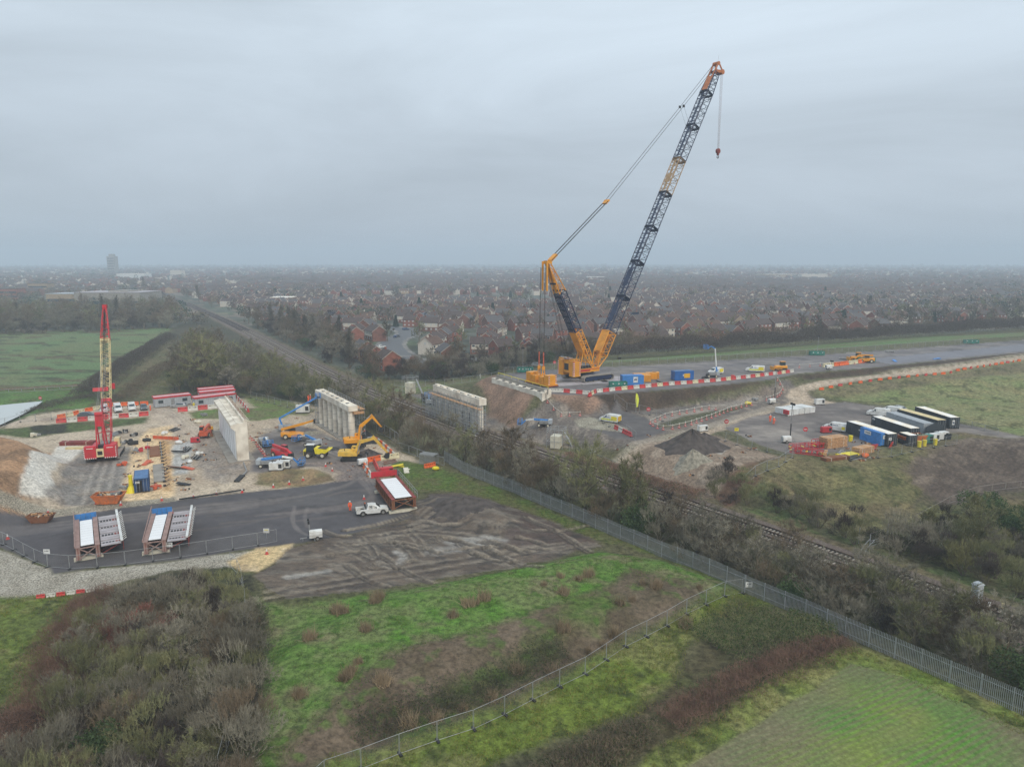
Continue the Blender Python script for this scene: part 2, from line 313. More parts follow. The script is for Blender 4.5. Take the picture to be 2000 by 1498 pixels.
 ('abut_slope', 'earth_slope', 4, [(915, 760, 3), (930, 752, 4), (970, 733, 7.6), (1065, 766, 7.6), (1150, 770, 7.6), (1180, 802, 4), (1150, 815, 3.5), (1080, 806, 3), (1045, 806, 2.5), (1000, 832, 1), (958, 812, 1), (945, 790, 1), (915, 772, 1)], A(148, 122, 106), A(124, 105, 92), 3, .8, 1),
 ('side_slope', 'earth_slope', 5.5, [(1150, 770, 7.5), (1300, 762, 7.5), (1500, 743, 7.5), (1560, 731, 7.5), (1700, 719, 7.5), (1850, 704, 7.5), (2000, 688, 7.5), (2300, 665, 7.5), (2300, 676, 6.3), (2000, 697, 6.3), (1850, 719, 6), (1700, 733, 6), (1600, 741, 6), (1530, 752, 5), (1480, 770, 4), (1350, 790, 4), (1260, 802, 4), (1195, 806, 4)], A(80, 68, 58), A(68, 59, 52), 3, .7, .8),
 ('track_r', 'haul_track', 4, [(1160, 880), (1240, 868), (1330, 855), (1400, 832), (1460, 810), (1520, 795), (1545, 782, 4.3), (1535, 768, 5), (1548, 756, 5.6), (1600, 745, 6), (1700, 736, 6), (1850, 722, 6.2), (2000, 700, 6.3), (2300, 677, 6.3), (2300, 686, 6.3), (2000, 708, 6.3), (1850, 729, 6.2), (1700, 742, 6), (1610, 752, 6), (1575, 760, 5.4), (1585, 775, 4.5), (1640, 786), (1600, 795), (1540, 810), (1460, 825), (1380, 850), (1330, 870), (1260, 900), (1190, 898)], A(186, 170, 151), A(164, 149, 132), 4, .5, .7),
 ('track_r2', 'haul_track', 4, [(1230, 822), (1300, 812), (1400, 790), (1480, 775), (1490, 783), (1400, 800), (1320, 818), (1260, 832), (1240, 832)], A(150, 142, 134), A(136, 129, 122), 3, .6, 1),
 ('isl', 'grass_verge', 4, [(1275, 832), (1340, 812), (1410, 800), (1468, 790), (1440, 800), (1380, 815), (1330, 830), (1300, 835)], A(92, 92, 72), A(80, 84, 62), 2, .4, .6),
 ('yard_r_asph', 'asphalt', 4, [(1170, 815), (1205, 800), (1260, 815), (1300, 842), (1250, 862), (1200, 855), (1160, 838)], A(92, 90, 92), A(104, 101, 101), 4, .4, .5),
 ('gravel_r', 'gravel', 2.5, [(1120, 832), (1150, 826), (1190, 836), (1225, 850), (1220, 858), (1170, 852), (1130, 845)], A(164, 160, 146), A(142, 137, 124), 2, .4, .4),
 ('heapyard', 'site_ground', 4, [(1180, 895), (1260, 865), (1330, 850), (1400, 850), (1440, 865), (1500, 885), (1545, 898), (1500, 915), (1440, 940), (1370, 935), (1300, 925), (1230, 910)], A(146, 131, 117), A(124, 110, 98), 4, .8, 1),
 ('heapyard_red', 'earth_slope', 4, [(1395, 935), (1460, 905), (1540, 890), (1545, 905), (1480, 930), (1420, 950)], A(118, 88, 76), A(104, 84, 72), 2, .6, .8),
 ('pond_r', 'puddle', 4, [(1370, 862), (1400, 872), (1418, 878), (1408, 888), (1392, 882)], A(186, 180, 172), A(170, 164, 156), 2, .4, .4),
 ('compound', 'asphalt', 4, [(1415, 835), (1460, 815), (1530, 800), (1600, 790), (1650, 784), (1760, 800), (1870, 826), (2000, 850), (2300, 900), (2300, 925), (2000, 872), (1880, 858), (1760, 870), (1640, 897), (1560, 893), (1480, 868)], A(108, 103, 102), A(120, 114, 112), 5, .5, .5),
 ('field_r', 'rough_field', 4, [(1595, 760, 5), (1720, 745, 6), (1850, 731, 6), (2000, 710, 6), (2600, 670, 6), (2600, 930), (2000, 852), (1870, 824), (1760, 797), (1640, 780), (1600, 772)], A(116, 128, 84), A(130, 131, 96), 6, .8, 1),
 ('field_r2', 'rough_field', 6, [(1600, 756), (1850, 733), (2000, 712), (2600, 674), (2600, 690), (2000, 730), (1800, 750), (1640, 762)], A(104, 100, 78), A(120, 112, 88), 4, 1.2, 2),
 ('hill', 'rough_field', 2, [(1545, 905), (1640, 902), (1760, 876), (1880, 862), (2000, 876), (2600, 930), (2600, 1150), (2000, 1060), (1780, 1000), (1690, 1025), (1620, 1000), (1480, 945), (1440, 942)], A(98, 100, 68), A(112, 102, 78), 6, 1.5, 2),
 ('ploughed', 'ploughed_field', 2, [(1790, 905), (1870, 875), (2000, 872), (2600, 900), (2600, 990), (2000, 935), (1900, 960), (1840, 968), (1760, 925)], A(104, 93, 84), A(88, 79, 72), 3, 1.5, 1.5),
 ('platform', 'asphalt', 7.5, [(962, 738), (1060, 769), (1150, 772), (1300, 761), (1500, 742), (1560, 729), (1700, 718), (1850, 703), (2000, 688), (2500, 653), (2500, 640), (2000, 664), (1800, 679), (1600, 693), (1270, 713), (1190, 717), (1050, 724), (985, 731)], A(112, 109, 112), A(124, 120, 120), 8, .4, .5),
 ('new_road', 'road', 7.5, [(1690, 702), (1850, 687), (2000, 672), (2500, 640), (2500, 651), (2000, 685), (1850, 700), (1740, 711)], A(128, 129, 138), A(122, 123, 131), 6, .2, .3),
 ('back_verge', 'grass_verge', 6, [(1170, 716), (1270, 711), (1600, 688), (1800, 675), (2000, 661), (2500, 640), (2500, 615), (2000, 645), (1780, 652), (1600, 668), (1300, 698), (1190, 707)], A(94, 122, 74), A(108, 116, 84), 8, 1, 1.2),
]
# roads of the estate
ESTATE_ROADS = [([(905, 703), (850, 706), (815, 716), (790, 700), (768, 685), (762, 672), (775, 660), (800, 655), (795, 645), (765, 640)], 5.5),
                ([(785, 700), (820, 712), (860, 716)], 6), ([(1480, 655), (1540, 652), (1640, 660)], 6)]
STROKES = []   # (points, width, darken, height, region names)
def st(pts, w_, c, k=.6, z=0, dz=0): STROKES.append((smooth(W(pts, z)), w_, c, k, dz))
MUDL = A(154, 144, 130); MUDD = A(60, 53, 48); WET = A(168, 166, 162)
for i, o in enumerate((-6, 0, 7, 13)):
    st([(520, 1162 + o), (700, 1128 + o), (900, 1095 + o), (1000, 1078 + o * .8), (1100, 1062 + o * .5)], .45, MUDD if i % 2 else MUDL, .55, 0, -.12)
for (a, b) in [((700, 1052), (730, 1092)), ((712, 1050), (746, 1090)), ((745, 1042), (800, 1095)), ((757, 1040), (812, 1092)), ((790, 1036), (830, 1085)), ((802, 1035), (845, 1082)), ((655, 1062), (722, 1090)), ((668, 1060), (735, 1087)), ((640, 1070), (715, 1096))]:
    st([a, ((a[0] + b[0]) / 2 + 6, (a[1] + b[1]) / 2), b], .42, MUDL, .65, 0, -.12)
    st([(a[0] + 5, a[1]), ((a[0] + b[0]) / 2 + 10, (a[1] + b[1]) / 2), (b[0] + 5, b[1])], .35, MUDD, .6, 0, .1)
for o in range(5):
    st([(700 + 8 * o, 1044 + 3 * o), (800, 1030 + 4 * o), (900, 1036 + 4 * o), (980, 1048 + 4 * o)], .35, MUDL if o % 2 else MUDD, .5, 0, -.08)
for pts in ([(815, 1004), (850, 985), (905, 975)], [(815, 1012), (860, 992), (915, 982)], [(820, 1018), (870, 1000), (920, 990)]): st(pts, .5, MUDL, .5)
for pts, w_ in (([(850, 1078), (900, 1070), (945, 1062)], 1.6), ([(880, 1058), (925, 1052), (940, 1060)], 1.3), ([(860, 1002), (885, 1008), (905, 1003)], 1.2), ([(560, 1128), (600, 1122), (640, 1115)], .7), ([(775, 1078), (790, 1085), (778, 1100)], .8), ([(945, 1048), (985, 1056)], .8), ([(740, 1100), (770, 1108)], .7)):
    st(pts, w_, WET, .8, 0, -.05)
_r = random.Random(8)
for i in range(30):       # curving wheel ruts, pressed in pairs
    x0 = _r.uniform(600, 1080); y0 = _r.uniform(1035, 1120) - (x0 - 600) * .06; ln = _r.uniform(40, 130); sl = _r.choice([-.15, .35, .6, -.4, .9]); cv = _r.uniform(-18, 18)
    for o in (0, 9):
        st([(x0 + o, y0), (x0 + ln * .5 + o, y0 + ln * .3 * sl + cv * .6), (x0 + ln + o, y0 + ln * .6 * sl)], .34, MUDD, .8, 0, -.16); st([(x0 + o + 3, y0 - 2), (x0 + ln * .5 + o + 3, y0 + ln * .3 * sl + cv * .6 - 2), (x0 + ln + o + 3, y0 + ln * .6 * sl - 2)], .26, MUDL, .6, 0, .08)
for i in range(26):       # dirt dragged over the asphalt
    x0 = _r.uniform(40, 640); y0 = 1034 - x0 * .085 + _r.uniform(-14, 36); ln = _r.uniform(60, 170)
    st([(x0, y0), (x0 + ln * .5, y0 - ln * .07 + _r.uniform(-6, 6)), (x0 + ln, y0 - ln * .13)], _r.uniform(.3, .6), _r.choice([A(120, 112, 108), A(58, 56, 58), A(108, 102, 100)]), .5)
TY = A(132, 126, 124); TYD = A(98, 92, 92)
for i in range(9):
    st([(640 + 6 * i, 905 - i), (680 + 5 * i, 925), (720 + 3 * i, 955), (740 - 5 * i, 985), (640 - 20 * i, 1000 + i)], .5, TY if i % 2 else TYD, .55)
for i in range(6):
    st([(700 + 4 * i, 925), (690 - 6 * i, 950 + i), (600 - 10 * i, 968 + 2 * i), (400, 985 + 3 * i), (100, 1020 + 3 * i)], .5, TY if i % 2 else A(66, 64, 66), .45)
st([(575, 990), (570, 1015), (580, 1035), (600, 1045)], .35, TY, .6); st([(600, 992), (594, 1012), (602, 1030)], .3, TY, .4)
for i in range(5): st([(-50, 1040 + 4 * i), (100, 1022 + 4 * i), (300, 1000 + 4 * i), (500, 975 + 4 * i)], .6, TY, .3)
for i in range(7):
    st([(510 + 5 * i, 838), (560 + 8 * i, 852), (620 + 8 * i, 885), (680 + 6 * i, 905)], .5, A(170, 162, 154) if i % 2 else A(96, 92, 92), .4)
    st([(150 + 12 * i, 985), (165 + 10 * i, 940), (185 + 8 * i, 900)], .35, A(178, 172, 164) if i % 2 else A(104, 100, 98), .4)
    st([(1190 + 5 * i, 890), (1300, 868 + 2 * i), (1400, 838 + 2 * i), (1520, 800 + 2 * i)], .6, A(196, 186, 172) if i % 2 else A(134, 124, 112), .4, 2)
    st([(1560, 750 + i), (1700, 734 + i), (1850, 719 + i), (2000, 697 + i)], .5, A(206, 194, 178) if i % 2 else A(156, 142, 126), .35, 6)
    st([(1200, 716 + 7 * i), (1400, 700 + 7 * i), (1650, 690 + 4 * i)], .8, A(140, 136, 132), .3, 8)
    st([(300 + 8 * i, 800), (340 + 4 * i, 812), (350 + 6 * i, 832), (420, 845 + 2 * i)], .5, A(200, 190, 176) if i % 2 else A(140, 130, 120), .35)
for i in range(16):      # plough lines on the bank, right
    st([(1785 + 14 * i, 972 - 1.2 * i), (1880 + 12 * i, 880 + i)], .5, A(72, 64, 60), .6, 2, -.1)
for i in range(5):
    st([(1450 + 15 * i, 838 + 4 * i), (1500 + 10 * i, 832 + 5 * i), (1560 + 5 * i, 848 + 3 * i)], 1.5, A(176, 168, 160), .35, 4)

def build_terrain():
    ks = np.concatenate([np.arange(9.0, 60, 1.2), np.arange(60, 1350, 2.2), np.geomspace(1360, 9000, 14)])
    r = FPX * H / ks
    us = np.concatenate([np.arange(-1150, 1150.1, 2.2)])
    az = np.arctan(us / FPX)
    az = np.concatenate([np.linspace(-math.pi, az[0], 30, endpoint=False), az, np.linspace(az[-1], math.pi, 31)[1:]])
    n, m = len(r), len(az)
    Rr, Az = np.meshgrid(r, az, indexing='ij')
    # rows run straight across the view so that edges stay crisp
    k = 1 / np.maximum(np.cos(Az), 0.62)
    Rr = Rr * k * 1.0
    Rr = np.minimum(Rr, 5950)
    X = (Rr * np.sin(Az)).ravel(); Y = (Rr * np.cos(Az)).ravel()
    Z = zt(X, Y)
    # ---- colour
    a = fbm(X, Y, 9, 4, 50)[:, None]
    base1 = np.array(A(88, 92, 66)); base2 = np.array(A(104, 98, 76))
    C = base1 * (1 - a) + base2 * a
    reg = np.zeros(X.shape, np.int32); names = ['ground']
    wob = (fbm(X, Y, 3.2, 3, 70) - .5) * 2
    wobl = (fbm(X, Y, 60, 3, 71) - .5) * 2
    def paint(poly, oname, c1, c2, ns, wb, soft, seed, far=False):
        p = np.array(poly); pad = wb * 3 + soft * 2 + 2
        k = (X > p[:, 0].min() - pad) & (X < p[:, 0].max() + pad) & (Y > p[:, 1].min() - pad) & (Y < p[:, 1].max() + pad)
        idx = np.nonzero(k)[0]
        if len(idx) == 0: return
        x, y = X[idx], Y[idx]
        d = sdist(x, y, poly) + wob[idx] * wb
        mk = sm(.5 + d / (2 * soft))[:, None]
        f = np.clip((fbm(x, y, ns, 4, seed) - .3) / .4, 0, 1)[:, None]
        C[idx] = C[idx] * (1 - mk) + (np.array(c1) * (1 - f) + np.array(c2) * f) * mk
        if oname not in names: names.append(oname)
        reg[idx[d > 0]] = names.index(oname)
    for i, (nm, on, z, pts, c1, c2, ns, wb, soft) in enumerate(REG):
        paint(W(pts, z), on, c1, c2, ns, wb, soft, 100 + i * 7)
    # extra patterning per region
    def rid(nm): return reg == names.index(nm)
    def tint(k, f, c, amt=1.0):
        idx = np.nonzero(k)[0]; f = (np.clip(f[idx], 0, 1) * amt)[:, None]
        C[idx] = C[idx] * (1 - f) + np.array(c) * f
    dist = np.hypot(X, Y)
    # pasture: brown flecks lying across
    tint(rid('pasture_field'), (fbm(X * .35, Y, 5, 4, 201) - .54) * 9 * (fbm(X, Y, 70, 2, 203) > .38), A(96, 86, 68), .85)
    tint(rid('pasture_field'), (fbm(X * .3, Y, 3, 3, 204) - .64) * 12, A(62, 66, 50), .75)
    for nm in ('rough_field', 'meadow'):
        tint(rid(nm), (fbm(X, Y, 3.5, 4, 210) - .5) * 6, A(136, 128, 92), .5)
        tint(rid(nm), (fbm(X, Y, 2.2, 4, 211) - .58) * 8, A(66, 72, 44), .7)
    tint(rid('bund_grass'), (fbm(X, Y, 3.4, 4, 220) - .55) * 7, A(118, 108, 88), .6)
    tint(rid('bund_grass'), (fbm(X, Y, 1.4, 3, 221) - .6) * 8, A(72, 104, 40), .7)
    tint(rid('grass_verge'), (fbm(X, Y, 2.4, 4, 222) - .55) * 7, A(108, 100, 78), .55)
    tint(rid('earth_slope'), (fbm(X, Y, 4, 4, 223) - .5) * 6, A(86, 74, 62), .5)
    tint(rid('earth_slope') & (Y < 110), (fbm(X, Y, 2.2, 4, 224) - .57) * 8, A(84, 108, 52), .7)
    tint(rid('ground') & (dist < 400), (fbm(X, Y, 3, 4, 225) - .52) * 6, A(76, 82, 50), .7)
    tint(rid('mud'), (fbm(X, Y * 2.2, 4, 5, 226) - .54) * 8, A(138, 131, 120), .5)
    tint(rid('mud'), (fbm(X, Y * 2.2, 2.5, 4, 227) - .6) * 9, A(66, 60, 56), .8)
    for nm in ('site_ground', 'gravel_pad', 'sand', 'haul_track'):
        tint(rid(nm), (fbm(X * 1.3, Y, 2.2, 5, 228) - .55) * 7, A(196, 184, 168), .3)
        tint(rid(nm), (fbm(X * 1.3, Y, 2.8, 5, 229) - .56) * 8, A(126, 112, 99), .4)
    for nm in ('asphalt',):
        tint(rid(nm) & (X > 30), (fbm(X * .5, Y * 2.2, 5, 5, 230) - .55) * 7, A(160, 154, 148), .4)
        tint(rid(nm), (fbm(X, Y, 6, 5, 231) - .55) * 6, A(76, 74, 77), .5)
    # town far field: gardens, streets and far woods seen as broken tone
    k = rid('town_ground')
    tint(k, (fbm(X, Y, 35, 5, 240) - .5) * 6, A(74, 80, 64), .7)
    tint(k, (fbm(X, Y, 60, 4, 241) - .6) * 9, A(92, 108, 76), .5)
    tint(k & (dist > 420), (fbm(X, Y, 14, 4, 242) - .58) * 12, A(150, 132, 122), .55)
    # crop rows
    k = rid('crop_field'); ang = R(28)
    q = (X * math.cos(ang) + Y * math.sin(ang)); u_ = (-X * math.sin(ang) + Y * math.cos(ang))
    tint(k, .5 + .5 * np.sin(u_ * 2 * math.pi / .62) + (fbm(X, Y, 2, 3, 250) - .5), A(128, 122, 98), .45)
    pl = rid('ploughed_field')
    tint(pl, (fbm(X, Y, 2, 4, 251) - .5) * 7, A(130, 118, 106), .6)
    # estate roads
    for pts, wd in ESTATE_ROADS:
        pw = smooth(W(pts, 0)); p = np.array(pw)
        idx = np.nonzero((X > p[:, 0].min() - 9) & (X < p[:, 0].max() + 9) & (Y > p[:, 1].min() - 9) & (Y < p[:, 1].max() + 9))[0]
        d, _ = ldist(X[idx], Y[idx], pw)
        C[idx[d < wd + 2.2]] = A(130, 128, 126); C[idx[d < wd]] = A(104, 106, 110)
        if 'estate_road' not in names: names.append('estate_road')
        reg[idx[d < wd]] = names.index('estate_road')
    # strokes
    for pw, wd, c, kk, dz in STROKES:
        p = np.array(pw)
        idx = np.nonzero((X > p[:, 0].min() - wd) & (X < p[:, 0].max() + wd) & (Y > p[:, 1].min() - wd) & (Y < p[:, 1].max() + wd))[0]
        if len(idx) == 0: continue
        d, s = ldist(X[idx], Y[idx], pw)
        wv = wob[idx] * .25
        f = sm(1.3 - (d + wv) / wd) * kk * (.55 + .6 * fbm(X[idx], Y[idx], 1.6, 3, 91))
        C[idx] = C[idx] * (1 - f[:, None]) + np.array(c) * f[:, None]
        if dz: Z[idx] += dz * sm(1.3 - d / wd)
    # railway ballast
    k = (Y < 900)
    idx = np.nonzero(k)[0]; d, s = ldist(X[idx], Y[idx], RAIL)
    dd = d + wob[idx] * .35
    b_ = dd < 4.9
    cb = np.array(A(112, 102, 97)) * (.8 + .4 * fbm(X[idx], Y[idx], 1.2, 3, 93))[:, None]
    C[idx[b_]] = cb[b_]
    four = b_ & (np.abs(dd - 1.75) < .95); C[idx[four]] = C[idx[four]] * .62
    names.append('railway_ballast'); reg[idx[b_]] = names.index('railway_ballast')
    e_ = (dd >= 4.9) & (dd < 6.6); C[idx[e_]] = C[idx[e_]] * .5 + np.array(A(120, 106, 88)) * .5
    # pond
    dp = sdist(X, Y, POND); names.append('pond_bank')
    # ---- small relief
    rough = {'mud': .26, 'earth_slope': .22, 'ploughed_field': .3, 'rough_field': .22, 'meadow': .22, 'site_ground': .1, 'gravel': .1, 'bund_grass': .18, 'ground': .2}
    fine = (fbm(X, Y, 1.1, 3, 95) - .5) + (fbm(X, Y, .45, 2, 96) - .5) * .6
    for nm, amt in rough.items():
        if nm in names:
            kk = rid(nm) & (dist < 330); Z[kk] += fine[kk] * amt
    k = rid('asphalt') | rid('road')
    # ---- split by region into objects
    V = np.stack([X, Y, Z], 1)
    i0 = (np.arange(n - 1)[:, None] * m + np.arange(m - 1)[None, :]).ravel()
    # rows run outward-in: far row first
    F = np.stack([i0, i0 + m, i0 + m + 1, i0 + 1], 1)
    fr = reg[F[:, 0]]
    MT = {'asphalt': attr_mat('asphalt_surface', .16, 5, .85, .15, .5), 'road': attr_mat('road_surface', .1, 4, .8, .1, .5),
          'gravel': attr_mat('gravel_surface', .7, 9, .95, .5, 4.5), 'grass': attr_mat('grass_surface', .55, 5.0, .95, .6, 1.3),
          'soil': attr_mat('soil_surface', .42, 4.5, .95, .35, 1.8), 'far': attr_mat('town_surface', .45, .35, .95, 0, .08),
          'ballast': attr_mat('ballast_surface', .4, 8, .95, .6, 4), 'mud': attr_mat('mud_surface', .4, 3.5, .6, .8, .8, (1, 2, 1), .4),
          'crop': attr_mat('crop_surface', .35, 5, .95, .4, 2)}
    pick = {'asphalt': 'asphalt', 'road': 'road', 'estate_road': 'road', 'gravel': 'gravel', 'mud': 'mud', 'puddle': 'mud', 'railway_ballast': 'ballast', 'town_ground': 'far', 'crop_field': 'crop',
            'meadow': 'grass', 'grass_verge': 'grass', 'bund_grass': 'grass', 'pasture_field': 'grass', 'rough_field': 'grass', 'ground': 'grass'}
    cm = MT['crop']; t = cm.node_tree; nn = t.nodes; wv = nn.new('ShaderNodeTexWave'); wv.inputs['Scale'].default_value = .55; wv.inputs['Distortion'].default_value = 1.2; wv.inputs['Detail'].default_value = 3; wv.inputs['Detail Scale'].default_value = 2
    tcn = nn.new('ShaderNodeTexCoord'); mpn = nn.new('ShaderNodeMapping'); mpn.inputs['Rotation'].default_value = (0, 0, R(62)); t.links.new(tcn.outputs['Object'], mpn.inputs[0]); t.links.new(mpn.outputs[0], wv.inputs['Vector'])
    mxn = nn.new('ShaderNodeMix'); mxn.data_type = 'RGBA'; src = nn['Principled BSDF'].inputs['Base Color'].links[0].from_socket; mrn = nn.new('ShaderNodeMapRange'); mrn.inputs['To Max'].default_value = .45; t.links.new(wv.outputs['Fac'], mrn.inputs['Value'])
    t.links.new(mrn.outputs[0], mxn.inputs['Factor']); t.links.new(src, mxn.inputs['A']); mxn.inputs['B'].default_value = (*A(112, 104, 84), 1); t.links.new(mxn.outputs['Result'], nn['Principled BSDF'].inputs['Base Color'])
    for ri, nm in enumerate(names):
        f = F[fr == ri]
        if len(f) == 0: continue
        u_, inv = np.unique(f, return_inverse=True); inv = inv.reshape(f.shape)
        me = bpy.data.meshes.new(nm); me.vertices.add(len(u_)); me.vertices.foreach_set('co', V[u_].ravel())
        me.loops.add(len(f) * 4); me.loops.foreach_set('vertex_index', inv.ravel().astype(np.int32))
        me.polygons.add(len(f)); me.polygons.foreach_set('loop_start', np.arange(0, len(f) * 4, 4, dtype=np.int32))
        me.update(calc_edges=True)
        ca = me.color_attributes.new('Col', 'FLOAT_COLOR', 'POINT')
        cc = np.ones((len(u_), 4), np.float32); cc[:, :3] = np.clip(C[u_], 0, .9); ca.data.foreach_set('color', cc.ravel())
        me.polygons.foreach_set('use_smooth', np.ones(len(f), bool))
        me.materials.append(MT[pick.get(nm, 'soil')])
        ob = bpy.data.objects.new(nm, me); COL.objects.link(ob); ob['kind'] = 'structure'
build_terrain()
def water():
    m = bpy.data.materials.new('pond_water'); m.use_nodes = True; b = m.node_tree.nodes['Principled BSDF']
    b.inputs['Base Color'].default_value = (.55, .58, .56, 1); b.inputs['Roughness'].default_value = .08  # pale base colour carries the sky's reflection on the water
    p = POND; me = bpy.data.meshes.new('pond_water'); me.from_pydata([(x, y, -.45) for x, y in p], [], [list(range(len(p)))])
    me.materials.append(m); ob = bpy.data.objects.new('pond_water', me); COL.objects.link(ob); ob['kind'] = 'structure'
water()

# ================================================================== MESH TOOLS
class MB:
    """collects shapes that become one mesh"""
    def __init__(s): s.v = []; s.f = []; s.m = []; s.mats = []
    def _mi(s, m):
        if m is None: return 0
        if m not in s.mats: s.mats.append(m)
        return s.mats.index(m)
    def add(s, vs, fs, m=None):
        o = len(s.v); k = s._mi(m); s.v += [tuple(p) for p in vs]
        for f in fs: s.f.append(tuple(i + o for i in f)); s.m.append(k)
        return s
    def box(s, c, d, m=None, rz=0, M=None, taper=1.0):
        x, y, z = [q / 2 for q in d]; vs = []
        for k in ((-1, -1, -1), (1, -1, -1), (1, 1, -1), (-1, 1, -1), (-1, -1, 1), (1, -1, 1), (1, 1, 1), (-1, 1, 1)):
            t = taper if k[2] > 0 else 1
            p = Vector((k[0] * x * t, k[1] * y * t, k[2] * z))
            if rz: p = Matrix.Rotation(rz, 3, 'Z') @ p
            p = p + Vector(c)
            if M is not None: p = M @ p
            vs.append(p)
        return s.add(vs, [(0, 3, 2, 1), (4, 5, 6, 7), (0, 1, 5, 4), (1, 2, 6, 5), (2, 3, 7, 6), (3, 0, 4, 7)], m)
    def beam(s, a, b, w, h, m=None, up=(0, 0, 1), w2=None, h2=None):
        a = Vector(a); b = Vector(b); d = (b - a).normalized(); u = Vector(up)
        if abs(d.dot(u)) > .98: u = Vector((0, 1, 0))
        r = d.cross(u).normalized(); u = r.cross(d).normalized(); w2 = w2 or w; h2 = h2 or h; vs = []
        for p, ww, hh in ((a, w, h), (b, w2, h2)):
            for i, j in ((-1, -1), (1, -1), (1, 1), (-1, 1)): vs.append(p + r * i * ww / 2 + u * j * hh / 2)
        return s.add(vs, [(3, 2, 1, 0), (4, 5, 6, 7), (0, 1, 5, 4), (1, 2, 6, 5), (2, 3, 7, 6), (3, 0, 4, 7)], m)
    def cyl(s, a, b, r, m=None, n=10, r2=None, cap=True):
        a = Vector(a); b = Vector(b); d = (b - a).normalized(); u = Vector((0, 0, 1)) if abs(d.z) < .95 else Vector((1, 0, 0))
        p = d.cross(u).normalized(); q = d.cross(p); r2 = r if r2 is None else r2; vs = []
        for c, rr in ((a, r), (b, r2)):
            for i in range(n):
                t = 2 * math.pi * i / n; vs.append(c + (p * math.cos(t) + q * math.sin(t)) * rr)
        fs = [(i, i + n, (i + 1) % n + n, (i + 1) % n) for i in range(n)]
        if cap: fs += [tuple(range(n)), tuple(range(2 * n - 1, n - 1, -1))]
        return s.add(vs, fs, m)
    def tube(s, pts, r, m=None, n=6):
        for a, b in zip(pts, pts[1:]): s.cyl(a, b, r, m, n)
        return s
    def prism(s, prof, y0, y1, m=None, M=None):
        """profile in x,z swept along y"""
        n = len(prof); vs = [Vector((x, y0, z)) for x, z in prof] + [Vector((x, y1, z)) for x, z in prof]
        if M is not None: vs = [M @ v for v in vs]
        fs = [(i, (i + 1) % n, (i + 1) % n + n, i + n) for i in range(n)] + [tuple(range(n - 1, -1, -1)), tuple(range(n, 2 * n))]
        return s.add(vs, fs, m)
    def ball(s, c, r, m=None, n=8, sz=1.0, sq=(1, 1)):
        vs = []; fs = []; k = n // 2
        for j in range(k + 1):
            ph = math.pi * j / k
            for i in range(n):
                t = 2 * math.pi * i / n
                vs.append((c[0] + r * sq[0] * math.sin(ph) * math.cos(t), c[1] + r * sq[1] * math.sin(ph) * math.sin(t), c[2] + r * sz * math.cos(ph)))
        for j in range(k):
            for i in range(n): fs.append((j * n + i, (j + 1) * n + i, (j + 1) * n + (i + 1) % n, j * n + (i + 1) % n))
        return s.add(vs, fs, m)
    def grid(s, fn, nu, nv, m=None):
        vs = [fn(i / nu, j / nv) for j in range(nv + 1) for i in range(nu + 1)]
        fs = [(j * (nu + 1) + i, j * (nu + 1) + i + 1, (j + 1) * (nu + 1) + i + 1, (j + 1) * (nu + 1) + i) for j in range(nv) for i in range(nu)]
        return s.add(vs, fs, m)
    def mesh(s, name, m=None):
        me = bpy.data.meshes.new(name); me.from_pydata(s.v, [], s.f)
        if s.mats:
            for q in s.mats: me.materials.append(q)
            me.polygons.foreach_set('material_index', s.m)
        elif m: me.materials.append(m)
        me.update()
        return me
    def build(s, name, m=None, parent=None, loc=(0, 0, 0), rz=0, smooth_=False):
        me = s.mesh(name, m)
        if smooth_: me.polygons.foreach_set('use_smooth', [True] * len(me.polygons))
        o = bpy.data.objects.new(name, me); COL.objects.link(o)
        if parent: o.parent = parent
        o.location = loc; o.rotation_euler = (0, 0, rz)
        return o
def tag(o, label, cat, group=None, kind=None):
    if label: o['label'] = label
    if cat: o['category'] = cat
    if group: o['group'] = group
    if kind: o['kind'] = kind
    return o
def thing(name, label, cat, loc=(0, 0, 0), rz=0, group=None, s=1.0):
    o = bpy.data.objects.new(name, None); COL.objects.link(o); o.empty_display_size = .3
    o.location = loc; o.rotation_euler = (0, 0, rz); o.scale = (s, s, s)
    return tag(o, label, cat, group)
KIDS = {}
def dup(root, loc, rz=0, label=None, group=None, s=None):
    if root.name not in KIDS:
        KIDS[root.name] = [(c, list(c.children)) for c in root.children]
    r = root.copy(); COL.objects.link(r); r.location = loc; r.rotation_euler = (0, 0, rz)
    if s is not None: r.scale = s if hasattr(s, '__len__') else (s, s, s)
    if label: r['label'] = label
    if group: r['group'] = group
    for c, gs in KIDS[root.name]:
        q = c.copy(); COL.objects.link(q); q.parent = r
        for g in gs:
            d = g.copy(); COL.objects.link(d); d.parent = q
    return r
class Proto:
    """first use moves the original, later uses copy it"""
    def __init__(s, o): s.o = o; s.used = False
    def put(s, loc, rz=0, label=None, group=None, sc_=None):
        if not s.used:
            s.used = True; o = s.o
            s.base = None
            KIDS[o.name] = [(c, list(c.children)) for c in o.children]
            o.location = loc; o.rotation_euler = (0, 0, rz)
            if sc_ is not None: o.scale = sc_ if hasattr(sc_, '__len__') else (sc_,) * 3
            if label: o['label'] = label
            if group: o['group'] = group
            return o
        return dup(s.o, loc, rz, label, group, sc_ if sc_ is not None else (1, 1, 1))
def G3(x, y, z=0.0, dz=0.0):
    """ground point seen at picture point x, y where the ground is about z high"""
    for _ in range(4):
        a = P(x, y, z); z = zg(*a)
    return Vector((a[0], a[1], z + dz))
def az(p, q): return math.atan2(q[1] - p[1], q[0] - p[0])

